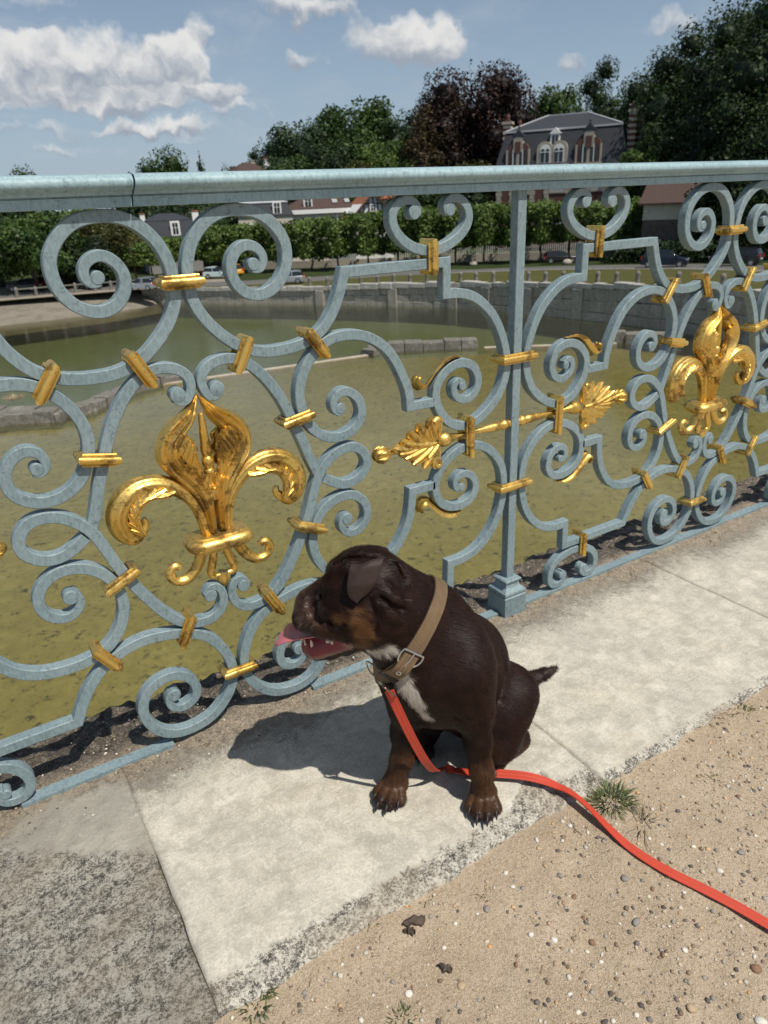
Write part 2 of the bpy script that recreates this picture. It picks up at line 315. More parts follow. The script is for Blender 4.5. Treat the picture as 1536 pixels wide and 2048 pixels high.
def build_scroll(name):
    spec = list(PATHS[name])
    for (ex, ez, r, end) in EYES[name]:                                   # let the bar run into its eye
        s_ = list(spec[0] if end == 0 else spec[-1]); a_ = np.array(s_[0] if end == 0 else s_[-1]); c_ = np.array((ex, ez)); v_ = a_-c_; b_ = np.array(s_[1] if end == 0 else s_[-2])-a_; cr = 1 if (v_[0]*b_[1]-v_[1]*b_[0]) < 0 else -1
        nx_ = [tuple(c_+.85*r*np.array([v_[0]*math.cos(q*cr)-v_[1]*math.sin(q*cr), v_[0]*math.sin(q*cr)+v_[1]*math.cos(q*cr)])/np.linalg.norm(v_)) for q in (.55, 1.1)]
        s_ = nx_[::-1]+s_ if end == 0 else s_+nx_
        if end == 0: spec[0] = s_
        else: spec[-1] = s_
    P = flat_path(spec); n = len(P)
    d = np.r_[0, np.cumsum(np.linalg.norm(np.diff(P, axis=0), axis=1))]; D = d[-1]
    w = np.full(n, BARW)
    for (ex, ez, r, end) in EYES[name]:
        s = d if end == 0 else D-d
        w = np.minimum(w, np.interp(s, [0, .03, .09, .22], [.0140, .0175, .0210, BARW]))
    mb = MB(); rec = .0009 if name == 'side_scroll_upper' else 0.0
    mb.add(*ribbon(P, w, rec, BARD-2*rec))
    for (ex, ez, r, end) in EYES[name]:
        r *= 1.12
        mb.lathe([(0, -.0011+rec), (r-.0016, -.0011+rec), (r, .0006), (r, BARD-.001), (r-.0016, BARD+.001), (0, BARD+.001)], (ex, 0, ez), 'y', 28)
    return mb
def place_half(base_x, sgn, proto):
    c = proto.copy(); COL.objects.link(c); c.parent = BAL; c.location = (base_x, 0, 0); c.scale = (sgn, 1, 1); return c
for nm in PATHS:
    mb = build_scroll(nm)
    pr = mb.make('scroll_bar', M_PAINT, BAL, 40); SCROLLS[nm] = pr
    pr.location = (0, 0, 0); pr.scale = (-1, 1, 1)
    for bx, sg in ((0, 1), (-2*PA, 1), (2*PA, -1)): place_half(bx, sg, pr)

# gilded collars that tie the bars together
def collar(L, hd0=-.0028, hd1=BARD+.0028, hw=.0132, k=1.22):
    prof = [(-hw, 0), (-hw, .0036*k), (-hw*.84, .0046*k), (-hw*.72, .0040*k)]+[(-hw*.66*math.cos(q), (.0042+.0072*math.sin(q))*k) for q in np.linspace(0.1, PI-.1, 9)]+[(hw*.72, .0040*k), (hw*.84, .0046*k), (hw, .0036*k), (hw, 0)]
    V = []; F = []; m = len(prof); h = L/2
    for cx, cy, sx, sy in ((-h, hd0, -1, -1), (h, hd0, 1, -1), (h, hd1, 1, 1), (-h, hd1, -1, 1)):
        for t, o in prof: V.append((cx+sx*o, cy+sy*o, t))
    for j in range(4):
        j2 = (j+1) % 4
        for i in range(m-1): F.append((j*m+i, j*m+i+1, j2*m+i+1, j2*m+i))
        F.append((j*m, j2*m, j2*m+m-1, j*m+m-1))
    return V, F
CM = {}
def put_collar(x, z, ang, L, mesh_k=1.0):
    key = (round(L, 3), mesh_k)
    if key not in CM:
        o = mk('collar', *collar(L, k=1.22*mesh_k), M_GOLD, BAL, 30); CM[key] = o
    else:
        o = CM[key].copy(); COL.objects.link(o)
    o.location = (x, 0, z); o.rotation_euler = (0, -ang+random.uniform(-.02, .02), 0); return o
COLLARS = [(.7471, .8784, -62, .052), (.5775, .8790, 55, .052), (.6380, .7209, -10, .052), (.6320, .4560, 24, .054), (.2683, 1.0325, 90, .051),
           (.7440, .2930, 63, .052), (.5700, .2880, -57, .052), (.2960, .1380, 90, .050)]
for bx, sg in ((0, -1), (0, 1), (-2*PA, 1), (2*PA, -1)):
    for v, z, an, L in COLLARS: put_collar(bx+sg*v, z, math.radians(an)*sg, L)
    put_collar(bx+sg*.1575, .5830, PI/2, .084)
for ax in (-PA, PA):
    put_collar(ax, 1.0298, 0, .057); put_collar(ax, .1412, 0, .057)
for px_ in (0, -2*PA, 2*PA):
    put_collar(px_, .7660, 0, .0905); put_collar(px_, .4085, 0, .0905)

# posts with moulded feet
def post_at(x):
    h = .0136
    o = mk('post', *ribbon(np.array([(0, .085), (0, .62), (0, 1.165)]), [.0272]*3, 0, .0272, .0012), M_PAINT, BAL, 40); o.location = (x, -.0004, 0)
    prof = [(.040, -.02), (.040, .058), (.0405, .060), (.037, .0625), (.037, .066), (.040, .069), (.0395, .076), (.034, .081), (.027, .088), (.0245, .096), (.0255, .102), (.029, .105), (.030, .110), (.027, .1135), (.022, .115), (.0150, .1155)]
    V = []; F = []; m = len(prof)
    for sx, sy in ((-1, -1), (1, -1), (1, 1), (-1, 1)):
        for r, z in prof: V.append((sx*r, .0132+sy*r, z))
    for j in range(4):
        j2 = (j+1) % 4
        for i in range(m-1): F.append((j*m+i, j2*m+i, j2*m+i+1, j*m+i+1))
    F.append(tuple(j*m+m-1 for j in range(4)))
    mk('plinth', V, F, M_PAINT, o, 25)
for x in (0, -2*PA, 2*PA): post_at(x)

# hand rail: moulded section in two lengths with an open joint
def rail_part(x0, x1, name, wob0=0, wob1=0):
    yc = .013
    half = [(-.012, .0085), (-.0125, .0088), (-.0125, .0250), (-.0095, .0258), (-.0095, .0272), (-.0185, .0282), (-.0192, .0300), (-.0205, .0330), (-.0255, .0352), (-.0290, .0385), (-.0318, .0425), (-.0326, .0470), (-.0312, .0520), (-.0270, .0562), (-.0238, .0578), (-.0232, .0592), (-.0160, .0606), (-.004, .0620), (.006, .0625)]
    ring = [(y, z) for y, z in half]+[(2*yc-y, z) for y, z in half[::-1]]
    m = len(ring); V = []; F = []
    xs = np.linspace(x0, x1, max(2, int((x1-x0)/.25)))
    for i, x in enumerate(xs):
        for y, z in ring:
            dx = 0
            if i == 0: dx = wob0*(z-.03)
            if i == len(xs)-1: dx = wob1*(z-.03)
            V.append((x+dx, y, z+1.155))
    for i in range(len(xs)-1):
        for k in range(m):
            k2 = (k+1) % m; F.append((i*m+k, i*m+m+k, i*m+m+k2, i*m+k2))
    F.append(tuple(range(m))); F.append(tuple((len(xs)-1)*m+k for k in range(m))[::-1])
    return mk(name, V, F, M_RAIL, BAL, 32)
rail_part(-4.2, -.9185, 'handrail', 0, .12); rail_part(-.9150, 4.2, 'handrail', .12, 0)
# flat bar the lower scrolls stand on, half buried in grit
for x0, x1 in ((-1.36, -1.03), (-.665, -.045), (.045, 1.66)):
    MB().box(x0, x1, -.004, .026, -.012, .0075).make('base_bar', M_PAINT, BAL, 30)

# ---- gilded ornaments
def tube(P, rad, ridges=0, amp=.0, nseg=20, flat=1.0, y0=None, cap=True):
    """round or fluted limb along a 3-D path lying near the rail plane; flat = depth/width"""
    P = np.asarray(P, float)
    if P.shape[1] == 2: P = np.stack([P[:, 0], np.full(len(P), .012 if y0 is None else y0), P[:, 1]], 1)
    n = len(P); T = np.gradient(P, axis=0); T /= np.linalg.norm(T, axis=1)[:, None]
    V = []; F = []
    for i in range(n):
        y = np.array([0, 1.0, 0]); s = np.cross(y, T[i]); s /= np.linalg.norm(s); u = np.cross(T[i], s)
        for k in range(nseg):
            a = 2*PI*k/nseg; r = rad[i]*(1+amp*math.cos(ridges*a))
            p = P[i]+s*math.cos(a)*r+u*math.sin(a)*r*flat
            V.append(p)
    for i in range(n-1):
        for k in range(nseg):
            k2 = (k+1) % nseg; F.append((i*nseg+k, i*nseg+k2, i*nseg+nseg+k2, i*nseg+nseg+k))
    F.append(tuple(range(nseg))[::-1]); F.append(tuple((n-1)*nseg+k for k in range(nseg)))
    return V, F
def leaf(base, ang, ln, wd, lobes=3, ridge=.0022, bulge=.006, curl=.012, y=-.01, nu=22, nv=17, bend=0.0):
    """acanthus leaf lying in the rail plane, fluted, lobed at the edge and curling towards the viewer at the tip"""
    V = []; F = []
    for i in range(nu):
        t = i/(nu-1)
        w = wd*.5*(math.sin(PI*min(1, (t*.86+.10)))**.75)*(1+.24*math.sin(lobes*2*PI*t-.8)*(t > .12))*(1 if t < .96 else .55)
        aa = ang+bend*t
        cx = base[0]+math.cos(ang+bend*t*.5)*ln*t; cz = base[1]+math.sin(ang+bend*t*.5)*ln*t
        for j in range(nv):
            s = -1+2*j/(nv-1)
            sh = .35*w*abs(s)                                      # lobes sweep forward
            x = cx-math.sin(aa)*w*s+math.cos(aa)*sh*.4; z = cz+math.cos(aa)*w*s+math.sin(aa)*sh*.4
            yy = y-bulge*math.sin(PI*t)*(1-.55*s*s)-ridge*math.cos(s*PI*3.0)*(.4+.6*t)-curl*t**3
            V.append((x, yy, z))
    for i in range(nu-1):
        for j in range(nv-1): F.append((i*nv+j, i*nv+j+1, i*nv+nv+j+1, i*nv+nv+j))
    b = len(V); V += [(x, yy+.0035, z) for x, yy, z in V]; F += [tuple(k+b for k in f[::-1]) for f in F]
    rim = [j for j in range(nv)]+[i*nv+nv-1 for i in range(1, nu)]+[(nu-1)*nv+j for j in range(nv-2, -1, -1)]+[i*nv for i in range(nu-2, 0, -1)]
    F += [(rim[k], rim[(k+1) % len(rim)], rim[(k+1) % len(rim)]+b, rim[k]+b) for k in range(len(rim))]
    return V, F
def limb(A, B, front, back, ridges=3, amp=.0024, ns=26, y0=.012):
    """closed limb between two edge curves A and B, swelling to the front with flutes along it"""
    A = rs(A, .006); n = len(A); B = rs(B, .002); B = B[np.linspace(0, len(B)-1, n).astype(int)]
    V = []; F = []
    for i in range(n):
        wloc = np.linalg.norm(A[i]-B[i]); e = min(1.0, wloc/.03)
        for k in range(ns):
            a = 2*PI*k/ns; s = .5-.5*math.cos(a)
            p = A[i]*(1-s)+B[i]*s
            y = y0-math.sin(a)*(front if math.sin(a) > 0 else back)*e
            if math.sin(a) > 0: y += amp*math.cos(2*PI*ridges*s)*e*math.sin(a)
            V.append((p[0], y, p[1]))
    for i in range(n-1):
        for k in range(ns):
            k2 = (k+1) % ns; F.append((i*ns+k, i*ns+k2, i*ns+ns+k2, i*ns+ns+k))
    F.append(tuple(range(ns))[::-1]); F.append(tuple((n-1)*ns+k for k in range(ns)))
    return V, F
def mir(V): return [(-x, y, z) for x, y, z in V]
FL = None
def leafy(fs, sg, y, part):
    """acanthus leaf: a row of overlapping fluted fingers, rising off the petal and curling at the tips"""
    mb = MB()
    for bx_, bz_, an, ln, wd in fs:
        a = math.radians(an); n = 9; m = 11; V = []; F = []
        for i in range(n):
            t = i/(n-1); w = wd*(.55+.75*math.sin(PI*min(1, .12+.80*t)))*(1 if t < .9 else .72) * (.5 if i == n-1 else 1); aa = a+.45*t
            cx = bx_+math.cos(a+.22*t)*ln*t; cz = bz_+math.sin(a+.22*t)*ln*t
            for j in range(m):
                s_ = -1+2*j/(m-1); V.append((sg*(cx-math.sin(aa)*w*.62*s_), y+.004-.0075*math.sin(PI*(.15+.72*t))*(1-s_*s_*.9)-.0016*math.cos(s_*PI*2)-.006*t**3+(.0035 if abs(s_) > .99 else 0), cz+math.cos(aa)*w*.62*s_))
        for i in range(n-1):
            for j in range(m-1): F.append((i*m+j, i*m+j+1, i*m+m+j+1, i*m+m+j))
        b = len(V); V += [(x, yy+.006, z) for x, yy, z in V]; F += [tuple(k+b for k in f[::-1]) for f in F]
        rim = list(range(m))+[i*m+m-1 for i in range(1, n)]+[(n-1)*m+j for j in range(m-2, -1, -1)]+[i*m for i in range(n-2, 0, -1)]
        F += [(rim[k], rim[(k+1) % len(rim)], rim[(k+1) % len(rim)]+b, rim[k]+b) for k in range(len(rim))]; mb.add(V, F)
    return part('leaf', (mb.V, mb.F))
def build_fleur():
    root = bpy.data.objects.new('fleur_de_lis', None); link(root, BAL)
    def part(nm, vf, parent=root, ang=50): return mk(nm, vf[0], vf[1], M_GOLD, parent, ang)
    R = lambda pts: [(x, z) for x, z in pts]
    outer = [(.003, .8100), (.034, .784), (.069, .764), (.094, .737), (.1035, .703), (.097, .675), (.076, .645), (.054, .617), (.039, .588), (.028, .556), (.024, .510)]
    inner = [(.0005, .8095), (.006, .784), (.016, .757), (.036, .732), (.054, .708), (.047, .682), (.031, .660), (.014, .640), (.004, .615), (.0015, .570), (.0015, .510)]
    for sg in (-1, 1):
        V, F = limb([(sg*x, z) for x, z in outer], [(sg*x, z) for x, z in inner], .026, .016, 3.0, .0046, 40)
        part('petal', (V, F))
        fingers = []
        for t_, an, ln in ((0, 74, .040), (.17, 84, .046), (.34, 94, .050), (.52, 104, .050), (.70, 108, .044), (.88, 104, .036)):
            bx_ = np.interp(t_, [0, .5, 1], [.024, .050, .066]); bz_ = np.interp(t_, [0, .5, 1], [.638, .680, .718]); fingers.append((bx_, bz_, an, ln, .0135))
        for bx_, bz_, an, ln in ((.010, .600, 78, .046), (.020, .596, 64, .036), (.005, .585, 92, .034)): fingers.append((bx_, bz_, an, ln, .0105))
        leafy(fingers, sg, -.0115, part)
        # far leaves seen through the opening
        part('leaf', leaf((sg*.030, .650), PI/2-sg*.12, .082, .040, 3, .0024, -.004, -.004, .024))
        # side petal
        P = [(.022, .505), (.027, .540), (.036, .575), (.056, .607), (.086, .632), (.122, .645), (.160, .640), (.187, .617), (.1985, .585), (.190, .553), (.172, .541), (.158, .548)]
        q = relax(rs([(sg*x, z) for x, z in P], .005), 2); n = len(q); t = np.linspace(0, 1, n)
        rad = np.interp(t, [0, .15, .35, .55, .72, .86, .95, 1], [.0125, .0140, .0165, .0205, .0235, .0225, .019, .011])
        part('side_petal', tube(q, rad, 9, .055, 36, 1.15))
        leafy([(.080, .624, -12, .046, .0110), (.098, .633, -24, .048, .0125), (.117, .638, -42, .048, .0130), (.136, .637, -60, .048, .0135), (.154, .630, -80, .046, .0135), (.169, .617, -100, .044, .0130), (.178, .600, -120, .042, .0125), (.182, .582, -138, .038, .0115), (.181, .566, -156, .032, .0105)], sg, -.0125, part)
        q = relax(rs([(sg*.176, .541), (sg*.158, .546), (sg*.147, .561), (sg*.150, .574)], .004), 1)
        part('curl', tube(q, np.linspace(.0145, .006, len(q)), 5, .08, 20, 1.1))
        Pf = [(.038, .480), (.046, .452), (.060, .428), (.080, .411), (.102, .411), (.116, .425), (.115, .443), (.103, .450), (.093, .443)]
        q = relax(rs([(sg*x, z) for x, z in Pf], .004), 2)
        part('foot_scroll', tube(q, np.interp(np.linspace(0, 1, len(q)), [0, .5, 1], [.0125, .0115, .0085]), 4, .06, 20, 1.1))
        q = relax(rs([(sg*.010, .480), (sg*.017, .445), (sg*.027, .412), (sg*.024, .398), (sg*.010, .396)], .004), 1)
        part('stem', tube(q, np.interp(np.linspace(0, 1, len(q)), [0, .6, 1], [.0085, .0095, .0075]), 3, .06, 18, 1.1))
    part('stem_foot', tube([(0.0, .400), (0.0, .392), (0.0, .384), (0.0, .374), (0.0, .366)], [.016, .0165, .015, .010, .004], 4, .06, 20, .9))
    s = MB(); s.lathe([(.011, .606), (.0115, .640), (.013, .645), (.013, .650), (.010, .654), (.0125, .662), (.0135, .669), (.0125, .677), (.009, .681), (.0105, .684), (.0118, .692), (.0085, .735), (.006, .772), (.001, .776)], (0, .004, 0), 'z', 20)
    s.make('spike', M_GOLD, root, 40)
    prof = [(-.0190, 0), (-.0190, .003), (-.0165, .0035)]+[(-.0160*math.cos(q), .003+.0170*math.sin(q)) for q in np.linspace(.05, PI-.05, 13)]+[(.0165, .0035), (.0190, .003), (.0190, 0)]
    V = []; F = []; m = len(prof); nc = 40; per = []
    for q in np.linspace(0, 2*PI, nc, endpoint=False):                  # rounded oblong seen from above
        cx, sy = math.cos(q), math.sin(q); ex = math.copysign(abs(cx)**.45, cx); ey = math.copysign(abs(sy)**.6, sy); per.append((ex, ey))
    for ex, ey in per:
        for t_, o_ in prof: V.append((ex*(.055+o_), .012+ey*(.026+o_), .4865+t_))
    for j in range(nc):
        j2 = (j+1) % nc
        for i in range(m-1): F.append((j*m+i, j2*m+i, j2*m+i+1, j*m+i+1))
    F.append(tuple(j*m for j in range(nc))); F.append(tuple(j*m+m-1 for j in range(nc)))
    mk('band', V, F, M_GOLD, root, 40)
    return root
def copy_tree(o, parent, loc):
    c = o.copy(); COL.objects.link(c); c.parent = parent
    if loc is not None: c.location = loc
    for ch in list(o.children): copy_tree(ch, c, None)
    return c
FL = build_fleur(); FL.location = (-PA, 0, 0); copy_tree(FL, BAL, (PA, 0, 0))

# thistle rods between the volutes, built along +x from the post
def build_rod():
    root = bpy.data.objects.new('thistle_rod', None); link(root, BAL); root['label'] = 'gilded rod ending in an oak leaf and bud'
    z = .5878; s = MB()
    s.lathe([(.006, .010), (.0115, .0145), (.0115, .0185), (.0085, .021), (.0135, .026), (.0145, .032), (.0125, .039), (.0095, .043), (.0125, .048), (.0125, .060), (.0105, .085), (.0078, .115), (.0055, .142), (.0055, .150), (.0075, .153), (.0075, .170), (.0055, .173), (.006, .180), (.0085, .195), (.012, .212), (.0135, .217)], (0, .012, z), 'x', 20)
    s.make('rod', M_GOLD, root, 40)
    k = MB(); k.lathe([(.010, .212), (.0165, .218), (.0195, .228), (.019, .238), (.0145, .247), (.009, .252)], (0, .012, z), 'x', 18); o = k.make('calyx', M_GOLD, root, 40)
    V, F = [], []; mb = MB()
    fs = [(.330, z, 0, .060, .0150), (.262, z, 0, .095, .0150)]
    for sg in (-1, 1): fs += [(.320, z+sg*.004, sg*13, .052, .0135), (.296, z+sg*.006, sg*24, .060, .0150), (.276, z+sg*.008, sg*38, .064, .0155), (.262, z+sg*.010, sg*58, .058, .0150), (.258, z+sg*.012, sg*84, .050, .0135), (.257, z+sg*.006, sg*48, .040, .014)]
    leafy([(a_, b_, c_, d_*1.12, e_*1.22) for a_, b_, c_, d_, e_ in fs], 1, -.004, lambda nm, vf: mk(nm, vf[0], vf[1], M_GOLD, root, 45))
    for sg in (-1, 1):
        q = rs([(.272, z+sg*.056), (.262, z+sg*.062), (.254, z+sg*.058), (.256, z+sg*.050)], .003)
        mk('leaf_curl', *tube(q, np.linspace(.009, .0075, len(q)), 0, 0, 16, 1.2, .0), M_GOLD, root, 60)
    b = MB(); b.lathe([(.005, .375), (.0075, .382), (.0065, .392), (.0085, .398), (.0095, .404), (.0145, .411), (.0178, .421), (.0165, .433), (.011, .442), (.004, .446)], (0, .010, z), 'x', 16); bo = b.make('bud', M_GOLD, root, 40)
    for j in range(7):
        a = j*2*PI/7; q = [(.404, .010+math.cos(a)*.010, z+math.sin(a)*.010), (.413, .010+math.cos(a)*.0165, z+math.sin(a)*.0165), (.424, .010+math.cos(a)*.0185, z+math.sin(a)*.0185), (.436, .010+math.cos(a)*.0150, z+math.sin(a)*.0150)]
        mk('sepal', *tube(rs(q, .004), np.interp(np.linspace(0, 1, len(rs(q, .004))), [0, .5, 1], [.003, .006, .002]), 0, 0, 8), M_GOLD, bo, 60)
    return root
RD = build_rod(); RD.scale = (-1, 1, 1)
for bx, sg in ((0, 1), (-2*PA, 1), (2*PA, -1)):
    c = copy_tree(RD, BAL, (bx, 0, 0)); c.scale = (sg, 1, 1)
# twisted leaf ribbons riding on the volutes
def ribbon_leaf(sgz):
    zc = .5835
    path = [(.178, .7915), (.205, .7905), (.230, .781), (.252, .764), (.270, .747), (.288, .732), (.300, .729), (.311, .737), (.3165, .750), (.311, .761), (.303, .759)]
    q = relax(rs(path, .004), 2); n = len(q); V = []; F = []; m = 7
    for i in range(n):
        t = i/(n-1); tw = .15+.55*math.sin(t*PI*1.1)
        w = np.interp(t, [0, .12, .35, .6, .8, 1], [.004, .016, .022, .021, .020, .012])
        T = q[min(i+1, n-1)]-q[max(i-1, 0)]; T /= np.linalg.norm(T); N = np.array([-T[1], T[0]])
        if N[1] < 0 and t < .6: N = -N
        for j in range(m):
            s = -1+2*j/(m-1)
            off = N*(-math.sin(tw)*w*s*.75+.0025*math.cos(s*PI*2)*(t > .1))
            V.append((q[i, 0]+off[0], .011+math.cos(tw)*w*s, q[i, 1]+off[1]))
    for i in range(n-1):
        for j in range(m-1): F.append((i*m+j, i*m+j+1, i*m+m+j+1, i*m+m+j))
    b = len(V); V += [(x, y, z+.003) for x, y, z in V]; F += [tuple(k+b for k in f[::-1]) for f in F]
    rim = list(range(m))+[i*m+m-1 for i in range(1, n)]+[(n-1)*m+j for j in range(m-2, -1, -1)]+[i*m for i in range(n-2, 0, -1)]
    F += [(rim[k], rim[(k+1) % len(rim)], rim[(k+1) % len(rim)]+b, rim[k]+b) for k in range(len(rim))]
    if sgz < 0: V = [(x, y, 2*zc-z) for x, y, z in V]
    return mk('ribbon_leaf', V, F, M_GOLD, BAL, 60)
for sgz in (1, -1):
    r = ribbon_leaf(sgz); r.scale = (-1, 1, 1)
    for bx, sg in ((0, 1), (-2*PA, 1), (2*PA, -1)): place_half(bx, sg, r)
# ------------------------------------------------------------------ stone coping, terrace wall, sand
def hnoise(X, Y, s, seed):
    P = np.stack([X, Y, 0*X], -1).reshape(-1, 3); return vn(P, s, seed).reshape(X.shape)
def vn(P, s, seed=0, n=9):
    r = np.random.default_rng(seed); out = 0
    for k in range(n):
        d = r.normal(size=3); d /= np.linalg.norm(d); out = out+np.sin((P@d)*s*(.6+1.1*r.random())*2*PI+r.random()*6.28)
    return out/n**.5
EDGE_Y = -.637; BACK_Y = .236; JOINTS = [-3.75, -2.885, -2.02, -1.152, -.2885, .5770, 1.4420, 2.307, 3.17]
def stone_mat(name, pale, rim=-.60, notch=None):
    """worn limestone: polished where walked on, lichen-grey where rough, gritty and brown by the railing"""
    m, t, b = newmat(name); P = wco(t); s = t.new('ShaderNodeSeparateXYZ', i_Vector=P); y = s.outputs[1]; x = s.outputs[0]
    n0 = t.noise(P, 3.2, 8.0, .65, .4); n1 = t.noise(P, 12.0, 9.0, .72, .3); n2 = t.noise(P, 48.0, 9.0, .80); n3 = t.noise(P, 190.0, 7.0, .88); n4 = t.noise(P, 640.0, 4.0, .9)
    # polished surface with grey blotches, spots and hair scratches
    pol = t.mix(t.ramp(t.math('ADD', t.math('MULTIPLY', n1, .6), t.math('MULTIPLY', n2, .4)), .42, .58), (.38, .35, .285), (.615, .575, .48))
    pol = t.mix(t.math('MULTIPLY', t.ramp(n2, .52, .57), .5), pol, (.31, .295, .25)); pol = t.mix(t.math('MULTIPLY', t.ramp(n0, .50, .60), .40), pol, (.33, .315, .28)); pol = t.mix(t.math('MULTIPLY', t.ramp(n0, .38, .44, 1.0, 0.0), .30), pol, (.46, .39, .28))
    pol = t.mix(t.math('MULTIPLY', t.ramp(n3, .53, .57), .42), pol, (.29, .27, .225)); pol = t.mix(t.math('MULTIPLY', t.ramp(n3, .44, .47, 1.0, 0.0), .45), pol, (.68, .65, .58)); pol = t.mix(t.math('MULTIPLY', t.ramp(n4, .57, .62), .4), pol, (.20, .19, .165))
    spots = t.vor(t.vmath('ADD', P, t.vmath('SCALE', t.new('ShaderNodeTexNoise', i_Scale=40.0).outputs['Color'])), 26.0)
    pol = t.mix(t.math('MULTIPLY', t.ramp(spots.outputs['Distance'], .14, .26, 1.0, 0.0), t.math('MULTIPLY', t.ramp(n1, .44, .54), .75)), pol, (.235, .225, .20))
    for rot, sc in ((.6, (9, 300, 1)), (-.4, (12, 380, 1)), (1.3, (10, 340, 1))):
        sn = t.noise(t.mapping(P, sc, (0, 0, rot)), 1.0, 2.0, .5)
        pol = t.mix(t.math('MULTIPLY', t.ramp(sn, .66, .70), .55), pol, (.66, .64, .58))
    bl = t.noise(P, 26.0, 5.0, .6, .8); pol = t.mix(t.math('MULTIPLY', t.ramp(bl, .50, .62), .45), pol, (.33, .305, .25)); pol = t.mix(t.math('MULTIPLY', t.ramp(bl, .34, .45, 1.0, 0.0), .35), pol, (.61, .575, .485))
    # lichen-covered rough stone: pale crust over near black
    cr = t.math('ADD', t.math('MULTIPLY', n2, .30), t.math('ADD', t.math('MULTIPLY', n3, .45), t.math('MULTIPLY', n4, .25)))
    lich = t.mix(t.ramp(cr, .478, .518), (.055, .050, .042), (.52, .49, .42)); lich = t.mix(t.math('MULTIPLY', t.ramp(n1, .50, .66), .38), lich, (.16, .14, .11)); lich = t.mix(t.math('MULTIPLY', t.ramp(n0, .48, .60), .38), lich, (.33, .27, .19))
    # gritty dirt
    grit = t.mix(t.ramp(n3, .44, .56), (.18, .138, .094), (.54, .44, .315)); grit = t.mix(t.math('MULTIPLY', t.ramp(n2, .50, .58), .6), grit, (.085, .070, .055)); grit = t.mix(t.ramp(n4, .56, .62), grit, (.60, .55, .46))
    dark = t.mix(t.ramp(n3, .46, .58), (.045, .038, .031), (.24, .20, .155)); dark = t.mix(t.ramp(n2, .53, .60), dark, (.36, .30, .23))
    wob = t.math('ADD', t.math('MULTIPLY', t.math('SUBTRACT', n1, .5), .16), t.math('MULTIPLY', t.math('SUBTRACT', n0, .5), .20)); wob2 = t.math('MULTIPLY', t.math('SUBTRACT', n2, .5), .08)
    yy = t.math('ADD', t.math('ADD', y, wob), wob2)
    if pale > .5:
        c = pol
        c = t.mix(t.math('MULTIPLY', t.ramp(t.math('ADD', y, t.math('MULTIPLY', t.math('SUBTRACT', n2, .5), .05)), rim-.008, rim+.004, 1.0, 0.0), 1.0), c, lich)
        c = t.mix(t.math('MULTIPLY', t.ramp(t.math('ADD', t.ramp(yy, -.24, -.01), t.math('MULTIPLY', t.math('SUBTRACT', cr, .5), 4.0)), .46, .70), .8), c, t.mix(t.ramp(n3, .4, .65), (.12, .105, .085), (.33, .285, .22)))
        if notch:
            q = t.math('ADD', x, t.math('MULTIPLY', y, .30)); inn = t.math('MULTIPLY', t.ramp(x, notch[0], notch[0]+.01), t.ramp(x, notch[1]-.01, notch[1], 1.0, 0.0))
            tri = t.math('LESS_THAN', t.math('ADD', y, t.math('MULTIPLY', t.math('SUBTRACT', n2, .5), .05)), t.ramp(x, notch[0], notch[0]+.16, -.640, -.545)); c = t.mix(t.math('MULTIPLY', inn, tri), c, lich)
    else:
        c = lich; up = t.math('ADD', t.math('ADD', y, t.math('MULTIPLY', t.math('ADD', x, 1.151), .687)), .279)
        c = t.mix(t.math('MULTIPLY', t.ramp(t.math('ADD', up, t.math('MULTIPLY', t.math('SUBTRACT', n2, .5), .05)), -.006, .010), t.ramp(x, -1.60, -1.30)), c, t.mix(t.math('MULTIPLY', t.ramp(cr, .47, .53), .55), pol, lich))
    c = t.mix(t.ramp(t.math('ADD', yy, t.math('MULTIPLY', t.math('SUBTRACT', n3, .5), .30)), -.062, -.028), c, grit)
    c = t.mix(t.ramp(t.math('ADD', y, t.math('MULTIPLY', wob, .5)), .035, .085), c, dark)
    t.put(b.inputs['Base Color'], c); t.put(b.inputs['Roughness'], t.ramp(n1, .3, .7, .62, .85)); b.inputs['Specular IOR Level'].default_value = .35
    rough = t.ramp(yy, -.20, -.03, .35 if pale > .5 else 1.0, 1.3)
    h = t.math('ADD', t.math('MULTIPLY', n3, 1.0), t.math('ADD', t.math('MULTIPLY', n2, 1.2), t.math('MULTIPLY', n4, .35)))
    bp = t.new('ShaderNodeBump'); bp.inputs['Distance'].default_value = .004; t.put(bp.inputs['Strength'], rough); t.l.new(h, bp.inputs['Height']); t.put(b.inputs['Normal'], bp.outputs[0])
    return m
M_S = {'dark': stone_mat('lichen_stone', 0), 'pale': stone_mat('worn_stone', 1, -.583, (-.60, -.375)), 'pale2': stone_mat('worn_stone_b', 1, -.622)}
COP = props(bpy.data.objects.new('coping', None), kind='structure'); link(COP)
